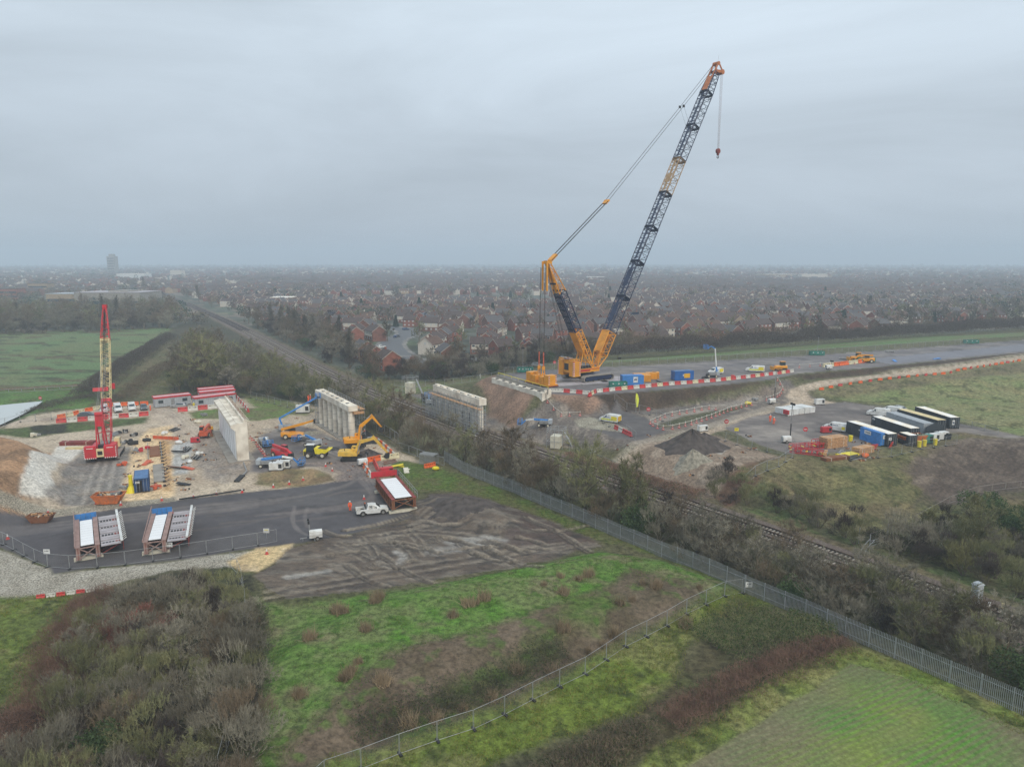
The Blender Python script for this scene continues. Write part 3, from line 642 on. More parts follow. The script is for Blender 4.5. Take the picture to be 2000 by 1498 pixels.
# ------------------------------------------------------------------ palette
K = {}
def k_(n, c, **a): K[n] = mat(n, c, **a); return K[n]
k_('concrete', A(204, 200, 190, 1.35), rough=.9, var=.1, scale=.35, dirt=A(168, 160, 148, 1.3)); k_('concrete_dark', A(150, 146, 140), rough=.9, var=.12, scale=.6)
k_('concrete_face', A(204, 206, 208, 1.45), rough=.85, var=.05, scale=.25, dirt=A(188, 190, 192, 1.4))
k_('steel', A(150, 152, 154), rough=.5, metal=.3, var=.1); k_('galv', A(158, 162, 166), rough=.5, metal=.25, var=.08, scale=2)
k_('dark', A(52, 52, 54), rough=.7, var=.15); k_('rubber', A(46, 46, 46), rough=.85, var=.1, scale=4, dirt=A(92, 84, 74)); k_('black', (.012, .012, .014), rough=.5, var=0)
k_('yellow', (.78, .42, .02), rough=.45, var=.06, scale=.6, dirt=(.6, .33, .03)); k_('orange_crane', (.80, .34, .02), rough=.42, var=.05, scale=.5, dirt=(.62, .27, .03)); k_('tip_orange', (.5, .17, .06), rough=.5, var=.1)
k_('navy', (.022, .035, .085), rough=.45, var=.15, scale=.8); k_('red', (.58, .03, .045), rough=.42, var=.08, scale=.7, dirt=(.4, .05, .05)); k_('cream', (.72, .60, .33), rough=.5, var=.08, scale=1)
k_('brick_red', (.62, .12, .05), rough=.5, var=.1); k_('white', (.74, .75, .74), rough=.4, var=.04, scale=1, dirt=(.55, .54, .5)); k_('offwhite', (.66, .62, .50), rough=.6, var=.08)
k_('blue', (.03, .14, .42), rough=.42, var=.07, scale=.8); k_('sky_blue', (.06, .24, .60), rough=.42, var=.08); k_('deep_blue', (.03, .07, .17), rough=.5, var=.12, scale=.8); k_('roof_blue', (.10, .20, .38), rough=.55, var=.1)
k_('orange', (.80, .16, .03), rough=.5, var=.08); k_('hivis', (.95, .13, .03), rough=.8, var=.05); k_('hivis_y', (.75, .80, .08), rough=.8, var=.04)
k_('lemon', (.80, .66, .03), rough=.45, var=.06); k_('green', (.03, .22, .17), rough=.55, var=.15, scale=1.2, dirt=(.05, .12, .1)); k_('anthracite', (.045, .055, .065), rough=.5, var=.1, scale=.5)
k_('glass', (.03, .045, .055), rough=.12, var=0, spec=.8); k_('cabin_grey', A(168, 176, 184), rough=.55, var=.06); k_('timber', A(190, 150, 112), rough=.8, var=.15, scale=3); k_('rust', (.16, .065, .035), rough=.85, var=.25, scale=.8, dirt=(.26, .12, .06))
k_('rust_red', (.24, .05, .04), rough=.7, var=.15, scale=.8); k_('primer', A(156, 130, 124), rough=.7, var=.1); k_('panel_white', A(214, 222, 222, 1.7), rough=.45, var=.02, scale=.4); k_('deck_grey', A(172, 168, 174), rough=.7, var=.08, scale=.8)
k_('skin', (.48, .28, .20), rough=.6, var=0); k_('skip_orange', (.50, .13, .03), rough=.7, var=.25, scale=1.6, dirt=(.3, .12, .06)); k_('silver', A(170, 174, 178), rough=.35, metal=.4, var=.04); k_('car_grey', A(96, 102, 108), rough=.3, metal=.3, var=.04); k_('car_red', (.30, .02, .02), rough=.3, var=.03); k_('car_blue', (.05, .08, .16), rough=.3, var=.03)
k_('stone_heap', A(150, 146, 134), rough=.95, var=.2, scale=2); k_('soil_heap', A(84, 78, 76), rough=.95, var=.2, scale=1); k_('roof_white', A(222, 214, 198, 1.6), rough=.7, var=.06, scale=.5, dirt=A(196, 182, 158, 1.6))
k_('sheet_pile', (.05, .035, .03), rough=.8, var=.2); k_('rail', A(110, 92, 84), rough=.4, metal=.5, var=.1); k_('sleeper', A(150, 144, 136), rough=.9, var=.15)
k_('membrane', A(228, 224, 214, 1.5), rough=.8, var=.04)

# ------------------------------------------------------------------ lattice booms
def lattice(mb, a, b, up, w0, h0, w1, h1, nseg, rc, rb, m, frames=True):
    a = Vector(a); b = Vector(b); d = (b - a).normalized(); r = d.cross(Vector(up)).normalized(); u = r.cross(d).normalized()
    def cor(t):
        c = a.lerp(b, t); w = w0 + (w1 - w0) * t; h = h0 + (h1 - h0) * t
        return [c + r * i * w / 2 + u * j * h / 2 for i, j in ((-1, -1), (1, -1), (1, 1), (-1, 1))]
    c0, c1 = cor(0), cor(1)
    for i in range(4): mb.cyl(c0[i], c1[i], rc, m, 6)
    for k in range(nseg):
        p, q = cor(k / nseg), cor((k + 1) / nseg)
        for i in range(4):
            j = (i + 1) % 4
            if k % 2: mb.cyl(p[i], q[j], rb, m, 4)
            else: mb.cyl(p[j], q[i], rb, m, 4)
        if frames and k % 4 == 0:
            for i in range(4): mb.cyl(p[i], p[(i + 1) % 4], rb, m, 4)
    for i in range(4): mb.cyl(c1[i], c1[(i + 1) % 4], rb * 1.5, m, 4); mb.cyl(c0[i], c0[(i + 1) % 4], rb * 1.5, m, 4)
    return r, u

def chevrons(mb, c, w, h, axis, m1, m2, n=8, t=.02):
    """red and white warning strip: n blocks up a face"""
    for i in range(n):
        z = c[2] - h / 2 + h * (i + .5) / n
        d = (w, t, h / n) if axis == 'x' else (t, w, h / n)
        mb.box((c[0], c[1], z), d, m1 if i % 2 else m2)

# ------------------------------------------------------------------ 1. large crawler crane
def crawler(parent, x0, ln, w, hgt, cx, m_frame, m_pad, tag_='track'):
    """crawler running along +x, centred at (x0, cx)"""
    mb = MB(); n = 26; r = hgt / 2
    path = []
    for i in range(n):
        t = i / n * (2 * (ln - 2 * r) + 2 * math.pi * r)
        s1 = ln - 2 * r
        if t < s1: p = (-s1 / 2 + t, hgt)
        elif t < s1 + math.pi * r: q = (t - s1) / r; p = (s1 / 2 + math.sin(q) * r, r + math.cos(q) * r)
        elif t < 2 * s1 + math.pi * r: p = (s1 / 2 - (t - s1 - math.pi * r), 0)
        else: q = (t - 2 * s1 - math.pi * r) / r; p = (-s1 / 2 - math.sin(q) * r, r - math.cos(q) * r)
        path.append(p)
    for i in range(n):
        (xa, za), (xb, zb) = path[i], path[(i + 1) % n]
        a = Vector((x0 + xa, cx, za)); b = Vector((x0 + xb, cx, zb)); d = b - a
        nrm = Vector((-d.z, 0, d.x)).normalized()
        mb.beam(a + d * .03, b - d * .03, w, hgt * .13, m_pad, up=nrm)
    o = mb.build(tag_, None, parent)
    f = MB(); f.box((x0, cx, hgt / 2), (ln - hgt * 1.0, w * .62, hgt * .72), m_frame); f.box((x0, cx, hgt * .5), (ln - hgt * .4, w * .4, hgt * .3), m_frame)
    for i in range(5): f.cyl((x0 - ln * .36 + i * ln * .18, cx - w * .42, hgt * .22), (x0 - ln * .36 + i * ln * .18, cx + w * .42, hgt * .22), hgt * .16, K['dark'], 8)
    f.build('track_frame', None, o)
    return o

def big_crane():
    ang = R(34); foot = Vector((24.2, 206.0)); hx = Vector((math.cos(ang), math.sin(ang)))
    c = foot - hx * 3.2
    z0 = ZP + .25
    t = thing('crawler_crane', 'giant yellow and navy lattice boom crawler crane standing on the raised platform', 'crane', (c.x, c.y, z0), ang)
    Y_, NV, D = K['orange_crane'], K['navy'], K['dark']
    # z up, x forward to the boom, y left
    crawler(t, .6, 11.2, 1.7, 1.7, -4.4, NV, K['concrete_dark']); crawler(t, .6, 11.2, 1.7, 1.7, 4.4, NV, K['concrete_dark'])
    b = MB(); b.box((.6, 0, 1.25), (3.6, 7.2, .9), NV); b.cyl((.2, 0, 1.6), (.2, 0, 2.15), 1.7, D, 20); b.build('carbody', None, t)
    b = MB(); b.box((-.8, 0, 2.75), (9.2, 3.0, 1.1), Y_)
    for i in range(3): b.box((-4 + i * 2.1, 0, 3.7), (1.7, 2.7, .9), D); b.cyl((-4 + i * 2.1, -1.3, 4.0), (-4 + i * 2.1, 1.3, 4.0), .62, K['steel'], 12)
    b.box((-.8, -1.62, 3.05), (9.0, .08, .12), K['red']); b.box((-1.8, -1.53, 2.7), (4.2, .05, .4), K['red'])
    b.build('superstructure', None, t)
    hr = MB()
    for y in (-1.45, 1.45):
        hr.tube([(-5, y, 4.3), (3.2, y, 4.3)], .03, K['galv'], 4)
        for i in range(8): hr.cyl((-5 + i * 1.17, y, 3.3), (-5 + i * 1.17, y, 4.3), .025, K['galv'], 4)
    hr.build('handrail', None, t)
    for s_ in (-1, 1):
        cw = MB()
        for i in range(7): cw.box((-6.3, s_ * 2.55, 1.95 + i * .62), (2.5 + (.04 if i % 2 else 0), 2.1, .60), Y_)
        chevrons(cw, (-7.58, s_ * 3.42, 3.9), .3, 4.0, 'y', K['red'], K['white'], 14, .06)
        if s_ < 0:
            for xx in (-7.3, -5.3): chevrons(cw, (xx, s_ * 3.63, 3.9), .26, 4.0, 'x', K['red'], K['white'], 14, .06)
        for xx in (-7.2, -6.3, -5.4): cw.box((xx, s_ * 2.55, 6.4), (.3, 1.9, .35), Y_)
        cw.build('counterweight', None, t)
    cab = MB(); cab.box((2.6, 2.5, 3.3), (2.2, 1.4, 2.2), Y_, taper=.9); cab.box((3.1, 2.5, 3.5), (1.35, 1.46, 1.4), K['glass'], taper=.92); cab.build('cab', None, t)
    wn = MB(); wn.box((-6.4, 0, 4.4), (1.8, 2.6, 3.6), Y_); wn.box((-7.32, 0, 4.2), (.08, 1.9, 1.9), D); wn.box((-6.6, .2, 6.5), (2.2, 1.6, .25), K['primer']); wn.build('engine_house', None, t)
    # boom: foot at local (3.2,0,3.6)
    F = Vector((3.2, 0, 2.9)); tip = Vector((3.2 + 47.2, 0, 100.6 - z0)); ux = (tip - F).normalized(); back = Vector((-ux.z, 0, ux.x))
    L_ = (tip - F).length
    at = lambda s: F + ux * s
    mb = MB()
    def tri(a, b, w0, h0, w1, h1, n, rc, rb, m): return lattice(mb, at(a), at(b), back, w0, h0, w1, h1, n, rc, rb, m)
    tri(.2, 4.6, 2.4, .5, 3.0, 2.9, 3, .17, .1, Y_); tri(4.6, 11.5, 3.0, 2.9, 3.0, 2.9, 5, .17, .1, Y_)
    mb.beam(at(1), at(11), 2.2, .1, Y_, up=back)    # winch bed plate on the foot section
    mb.beam(at(5) + back * 1.42, at(11.3) + back * 1.42, 2.7, .08, Y_, up=back)
    mb.build('boom_foot', None, t)
    mb = MB(); s_ = 11.5
    secs = [(11.5, 23, 'navy'), (23, 34.5, 'navy'), (34.5, 46, 'navy'), (46, 57.5, 'navy'), (57.5, 69, 'tan'), (69, 80.5, 'navy'), (80.5, 92, 'navy')]
    K.setdefault('tan', k_('tan', (.42, .27, .14), rough=.6, var=.1))
    for i, (a, b_, m) in enumerate(secs):
        if m == 'tan':
            mb.build('boom', None, t); mb = MB()
        n = 9 if a < 46 else 9
        w_ = 3.0 if a < 46 else 2.9
        q = K[m]
        lattice(mb, at(a + .12), at(b_ - .12), back, w_, w_ * .93, w_, w_ * .93, n, .135, .065, q)
        for k in range(3): lattice(mb, at(b_ - .5), at(b_ - .1), back, w_, w_ * .93, w_, w_ * .93, 1, .16, .1, q)
        # walkway on the back face
        mb.beam(at(a + .4) + back * w_ * .46, at(b_ - .4) + back * w_ * .46, .75, .06, q, up=back)
        for k in range(7):
            p = at(a + .8 + k * 1.6) + back * w_ * .465
            mb.beam(p + Vector((0, -w_ / 2, 0)), p + Vector((0, w_ / 2, 0)), .30 if k % 2 else .16, .1, q, up=back)
        if i in (0, 1, 4): mb.beam(at(a + 3) + back * w_ * .48, at(a + (6 if m == 'tan' else 8.5)) + back * w_ * .48, 2.0, .06, q, up=back)
        if m == 'tan': mb.build('boom_insert', None, t); mb = MB()
    mb.build('boom', None, t)
    mb = MB(); lattice(mb, at(92.1), at(L_ - 2.5), back, 2.9, 2.7, 2.2, 2.0, 7, .14, .075, K['navy'])
    mb.build('boom_section', None, t)
    mb = MB(); mb.beam(at(92.3) + back * 1.36, at(97) + back * 1.25, 1.9, .3, K['tip_orange'], up=back)
    for s2 in (-.9, .9):
        mb.beam(at(96) + back * 1.2 + Vector((0, s2, 0)), at(L_ + .5) + back * 1.0 + Vector((0, s2, 0)), .3, .45, K['tip_orange'], up=back)
        mb.beam(at(L_ - 2.6) + back * 1.0 + Vector((0, s2, 0)), at(L_ - .8) - back * 2.0 + Vector((0, s2, 0)), .3, .8, K['tip_orange'], up=back)
        mb.beam(at(L_ + .5) + back * 1.0 + Vector((0, s2, 0)), at(L_ - .8) - back * 2.0 + Vector((0, s2, 0)), .25, .4, K['tip_orange'], up=back)
    mb.cyl(at(L_ - .9) - back * 2.0 + Vector((0, -1.1, 0)), at(L_ - .9) - back * 2.0 + Vector((0, 1.1, 0)), .75, K['tip_orange'], 14)
    mb.cyl(at(L_ + .2) + back * .8 + Vector((0, -1.1, 0)), at(L_ + .2) + back * .8 + Vector((0, 1.1, 0)), .55, K['tip_orange'], 14)
    mb.cyl(at(L_), at(L_) + Vector((.3, 0, 3.2)), .03, K['galv'], 4)
    mb.build('boom_head', None, t)
    # derrick mast
    mz = 41.0 - z0
    M0 = Vector((1.4, 0, 3.6)); M1 = Vector((-14.2, 0, mz)); um = (M1 - M0).normalized(); mbk = Vector((-um.z, 0, um.x)); Lm = (M1 - M0).length
    am = lambda s: M0 + um * s
    mb = MB(); lattice(mb, am(0), am(4), mbk, 2.6, .7, 2.8, 2.3, 3, .16, .1, Y_); lattice(mb, am(4), am(12), mbk, 2.8, 2.3, 2.8, 2.3, 6, .16, .1, Y_)
    for s2 in (-1.3,): mb.beam(am(1) + Vector((0, s2, 0)), am(12) + Vector((0, s2, 0)), .08, .3, Y_)
    mb.beam(am(4) + mbk * 1.1, am(12) + mbk * 1.1, 2.5, .1, Y_, up=mbk)
    for s2 in (-1.2, 1.2):
        mb.cyl(am(7) + Vector((0, s2, 0)), Vector((-3.2, s2, 3.4)), .14, Y_, 6); mb.cyl(am(9) + Vector((0, s2, 0)), Vector((-1.0, s2, 3.4)), .1, Y_, 6)
    mb.build('mast_foot', None, t)
    mb = MB(); lattice(mb, am(12.1), am(Lm - 9), mbk, 2.8, 2.3, 2.8, 2.3, 12, .14, .08, NV)
    for o_ in (-.9, -.3, .3, .9): mb.beam(am(12.3) + mbk * 1.1 + Vector((0, o_, 0)), am(Lm - 9.2) + mbk * 1.1 + Vector((0, o_, 0)), .22, .16, NV, up=mbk)
    for k in range(8): p = am(13 + k * 2.1) + mbk * 1.05; mb.beam(p + Vector((0, -1.3, 0)), p + Vector((0, 1.3, 0)), .5, .12, NV, up=mbk)
    mb.build('mast', None, t)
    mb = MB(); lattice(mb, am(Lm - 9), am(Lm), mbk, 2.8, 2.3, 1.2, .8, 6, .15, .08, Y_); mb.beam(am(Lm - 8.6) + mbk * 1.1, am(Lm) + mbk * .4, 1.1, .3, Y_, up=mbk)
    mb.box(tuple(am(Lm) + Vector((0, 0, .2))), (1.6, 1.7, .9), Y_)
    for s2 in (-1.0, 1.0):
        mb.box(tuple(am(Lm) + Vector((-1.0, s2, -3.5))), (.45, .35, 8.0), Y_)
    mb.build('mast_head', None, t)
    # stays and ropes
    top = at(L_ - .3) + back * 1.2; hd = am(Lm) + Vector((.6, 0, .6)); k1 = hd.lerp(top, .32) + Vector((0, 0, -2.2)); k2 = hd.lerp(top, .78) + Vector((0, 0, -.8))
    mb = MB()
    for s2 in (-.75, .75):
        o_ = Vector((0, s2, 0))
        mb.cyl(hd + o_, k1 + o_, .13, K['dark'], 5); mb.cyl(k1 + o_, k2 + o_, .065, K['dark'], 5); mb.cyl(k2 + o_, top + o_, .06, K['dark'], 5)
        mb.box(tuple(k2 + o_), (.7, .3, .7), K['dark']); mb.cyl(k2 + o_, at(79) + back * 1.4 + o_, .03, K['dark'], 4)
    mb.cyl(k1 + Vector((0, -.9, 0)), k1 + Vector((0, .9, 0)), .35, Y_, 8)
    mb.beam(k1, k1.lerp(top, -.02), 1.6, .5, Y_); mb.beam(hd, hd.lerp(k1, .10), 1.6, .6, Y_)
    mb.build('boom_stay', None, t)
    mb = MB()
    for s2 in (-.9, -.5, .5, .9): mb.cyl(am(Lm) + Vector((-.4, s2, 0)), Vector((-7.2, s2, 6.2)), .05, K['dark'], 4)
    mb.beam((-7.6, 0, 6.9), (-9.0, 0, 7.2), 1.2, .3, K['galv'])
    mb.build('luffing_rope', None, t)
    hookz = 75.0 - z0; hp = at(L_ - 1.2) - back * 2.6; hp = Vector((hp.x + .3, 0, hp.z))
    mb = MB()
    for s2 in (-.45, -.15, .15, .45): mb.cyl(hp + Vector((0, s2, 0)), Vector((hp.x, s2 * .7, hookz + 1.2)), .035, K['primer'], 4)
    o = mb.build('hoist_rope', None, t)
    mb = MB(); mb.cyl((hp.x, -.35, hookz + .6), (hp.x, .35, hookz + .6), .8, K['rust_red'], 14); mb.box((hp.x, 0, hookz - .3), (.5, .6, .8), K['rust_red'])
    pts = [(hp.x, 0, hookz - .6)] + [(hp.x + .38 * math.sin(a_), 0, hookz - 1.25 - .38 * math.cos(a_) + .05) for a_ in [R(x) for x in (170, 120, 60, 0, -60, -110)]]
    mb.tube(pts, .12, K['dark'], 6); mb.build('hook_block', None, t)
    # suspended ballast tray
    tp = Vector((c.x, c.y, 0)) + Matrix.Rotation(ang, 3, 'Z') @ Vector((-16.2, 0, 0))
    q = thing('ballast_tray', 'stack of yellow ballast slabs on a red edged tray hung behind the big crane', 'ballast', (tp.x, tp.y, ZP + .3), ang + R(2))
    b = MB(); b.box((0, 0, .12), (3.6, 11.0, .24), K['rust_red']); b.box((0, 0, .4), (3.3, 10.6, .34), Y_); b.build('tray', None, q)
    for yy, n in ((-4.0, 4), (-1.8, 3), (1.8, 3), (4.0, 4)):
        for i in range(n):
            s3 = MB(); s3.box((0, yy, .9 + i * .62), (2.9, 2.0, .58), Y_); s3.box((0, yy, .9 + i * .62), (3.02, .25, .4), Y_)
            if yy < -3: chevrons(s3, (-1.2, yy - 1.01, .9 + i * .62), .3, .55, 'x', K['red'], K['white'], 2, .04); chevrons(s3, (1.2, yy - 1.01, .9 + i * .62), .3, .55, 'x', K['red'], K['white'], 2, .04)
            s3.build('ballast_slab', None, q)
    for yy in (-1.1, 1.1):
        y2 = yy * .9
        f = MB(); f.beam((-.9, yy, .6), (0, y2, 5.4), .2, .2, Y_); f.beam((.9, yy, .6), (0, y2, 5.4), .2, .2, Y_); f.beam((-.5, yy, 3.0), (.5, yy, 3.0), .2, .25, Y_); f.box((0, y2, 4.6), (.9, .3, .9), Y_); f.beam((0, y2, 5), (0, y2, 9.0), .22, .22, K['brick_red']); f.build('lifting_frame', None, q)
        f = MB(); f.cyl((0, y2, 9.0), (.3, y2, 32), .055, K['dark'], 4); f.cyl((.25, y2, 9.0), (.5, y2, 32), .055, K['dark'], 4); f.build('suspension_rope', None, q)
big_crane()

# ------------------------------------------------------------------ 2. red crawler crane
def red_crane():
    p = G3(199, 903); ang = R(90 + 20); z = p.z + .05
    hx = Vector((math.cos(ang), math.sin(ang), 0)); c = Vector((p.x, p.y, z)) + hx * 4.5
    t = thing('crawler_crane', 'red crawler crane with cream lattice boom on the left working pad', 'crane', c, ang)
    RD, CR, D = K['red'], K['cream'], K['dark']
    crawler(t, .4, 7.6, 1.0, 1.15, -2.7, D, K['concrete_dark']); crawler(t, .4, 7.6, 1.0, 1.15, 2.7, D, K['concrete_dark'])
    b = MB(); b.box((.4, 0, .9), (2.4, 4.6, .6), RD); b.cyl((0, 0, 1.1), (0, 0, 1.5), 1.2, D, 16); b.build('carbody', None, t)
    b = MB(); b.box((-.4, 0, 1.9), (6.6, 2.2, .8), RD)
    for s in (-1, 1): b.box((-.6, s * 1.7, 2.1), (5.6, 1.1, 1.5), RD)
    b.box((-2.0, 0, 2.7), (1.4, 1.5, .9), D); b.cyl((-.3, -.8, 2.8), (-.3, .8, 2.8), .5, K['steel'], 12); b.cyl((1.2, -.8, 2.8), (1.2, .8, 2.8), .5, K['steel'], 12)
    b.build('superstructure', None, t)
    for s in (-1, 1):
        cw = MB(); cw.box((-4.5, s * 1.85, 2.3), (1.5, 2.3, 2.5), RD); cw.box((-4.5, s * 1.85, 3.6), (1.2, 2.0, .1), RD)
        for i in range(6):
            cw.box((-5.27, s * 1.85 - .95 + i * .38, 1.12), (.05, .2, .22), K['white'])
            cw.box((-5.27, s * 2.93, 1.3 + i * .4), (.05, .16, .2), K['white'])
        cw.box((-5.27, s * 1.85, 3.25), (.05, 1.2, .14), K['white']); cw.build('counterweight', None, t)
    b = MB(); b.box((-5.15, 0, 2.2), (.5, 1.35, 1.7), K['cream']); b.box((-5.42, 0, 2.2), (.04, .9, .8), D); b.build('counterweight_frame', None, t)
    cab = MB(); cab.box((2.4, -2.1, 2.6), (1.9, 1.1, 1.9), CR, taper=.92); cab.box((2.6, -2.1, 2.8), (1.6, 1.16, 1.1), K['glass'], taper=.93); cab.build('cab', None, t)
    F = Vector((2.6, 0, 1.9)); tip = Vector((14.5, -0.1, 31.6)); ux = (tip - F).normalized(); L_ = (tip - F).length; back = Vector((-ux.z, 0, ux.x)); at = lambda s: F + ux * s
    mb = MB(); lattice(mb, at(0), at(3), back, 1.3, .3, 1.7, 1.5, 2, .09, .05, RD); lattice(mb, at(3), at(10.3), back, 1.7, 1.5, 1.7, 1.5, 7, .09, .05, RD); mb.beam(at(9.6) + back * .7, at(10.3) + back * .7, 1.8, .2, RD, up=back); mb.build('boom_foot', None, t)
    mb = MB()
    for a, b_ in ((10.4, 17.2), (17.3, 24.0)): lattice(mb, at(a), at(b_), back, 1.7, 1.5, 1.7, 1.5, 8, .09, .045, CR); lattice(mb, at(b_ - .4), at(b_), back, 1.7, 1.5, 1.7, 1.5, 1, .1, .07, CR)
    mb.build('boom', None, t)
    mb = MB(); lattice(mb, at(24.1), at(L_ - 1.2), back, 1.7, 1.5, .75, .7, 8, .09, .05, RD); mb.box(tuple(at(L_ - .7)), (.9, .85, 1.5), RD); mb.cyl(at(L_ - .2) + Vector((.3, -.5, 0)), at(L_ - .2) + Vector((.3, .5, 0)), .45, K['rust_red'], 12); mb.build('boom_head', None, t)
    g = MB()
    for s in (-.75, .75):
        g.beam((-1.0, s, 2.6), (-3.0, s * .8, 10.0), .22, .3, RD); g.beam((-3.9, s, 2.6), (-3.1, s * .8, 10.0), .2, .24, RD); g.cyl((-.4, s, 2.6), (-2.6, s * .8, 8.5), .1, K['silver'], 8)
    g.box((-3.0, 0, 8.6), (.4, 1.5, 2.4), RD); g.cyl((-3.0, -.7, 10.0), (-3.0, .7, 10.0), .45, RD, 12); g.cyl((-2.1, -.6, 6.0), (-3.7, .6, 6.0), .1, RD, 6); g.build('gantry', None, t)
    r_ = MB()
    for s in (-.5, -.25, .25, .5):
        r_.cyl((-3.0, s, 10.1), at(20.5) + back * .9 + Vector((0, s, 0)), .03, K['steel'], 4); r_.cyl(at(20.5) + back * .9 + Vector((0, s, 0)), at(L_ - .6) + back * .4, .03, K['dark'], 4)
        r_.cyl((-.3, s, 3), at(L_ - .4) + back * .5, .022, K['dark'], 4)
    r_.build('pendant_rope', None, t)
    hk = MB(); hp = at(L_) + Vector((.8, 0, 0)); hk.cyl(hp, (hp.x, 0, 13.5), .03, K['dark'], 4); hk.box((hp.x, 0, 12.9), (.5, .9, 1.3), RD); hk.tube([(hp.x, 0, 12.2), (hp.x, 0, 11.9), (hp.x + .2, 0, 11.65), (hp.x, 0, 11.5), (hp.x - .2, 0, 11.7)], .07, D, 6); hk.build('hook_block', None, t)
    sp = MB(); sp.beam(at(12.3) + back * 1.1 + Vector((0, .2, 0)), at(12.3) + back * 1.1 + Vector((0, 2.4, 0)), .8, .4, RD, up=back); sp.beam(at(12.3) + back * 1.1 + Vector((0, .6, 0)), at(12.3) + back * 1.1 + Vector((0, -.6, 0)), .9, .5, RD, up=back); sp.build('strut_frame', None, t)
red_crane()

# ================================================================== CONCRETE STRUCTURES
def frame_at(p, q):
    """thing location/rotation with local +x from ground point p to q"""
    return (p.x, p.y, min(zg(p.x, p.y), 99)), az(p, q)
def scaffold(name_part, parent, x0, x1, y, z0, z1, nb, m=None, lifts=3):
    mb = MB(); m = m or K['galv']
    for i in range(nb + 1):
        x = x0 + (x1 - x0) * i / nb
        for yy in (y, y + 1.2): mb.cyl((x, yy, z0), (x, yy, z1 + 1.1), .055, m, 4)
        for k in range(lifts + 1): mb.cyl((x, y - .2, z0 + (z1 - z0) * k / lifts), (x, y + 1.4, z0 + (z1 - z0) * k / lifts), .045, m, 4)
    for k in range(lifts + 1):
        z = z0 + (z1 - z0) * k / lifts
        for yy in (y, y + 1.2): mb.cyl((x0, yy, z), (x1, yy, z), .045, m, 4)
    for zz in (z1 + .5, z1 + 1.0): mb.cyl((x0, y + 1.2, zz), (x1, y + 1.2, zz), .045, m, 4)
    for i in range(0, nb, 2):
        xa = x0 + (x1 - x0) * i / nb; xb = x0 + (x1 - x0) * (i + 1) / nb
        mb.cyl((xa, y + 1.2, z0), (xb, y + 1.2, z1), .045, m, 4)
    return mb.build(name_part, None, parent)
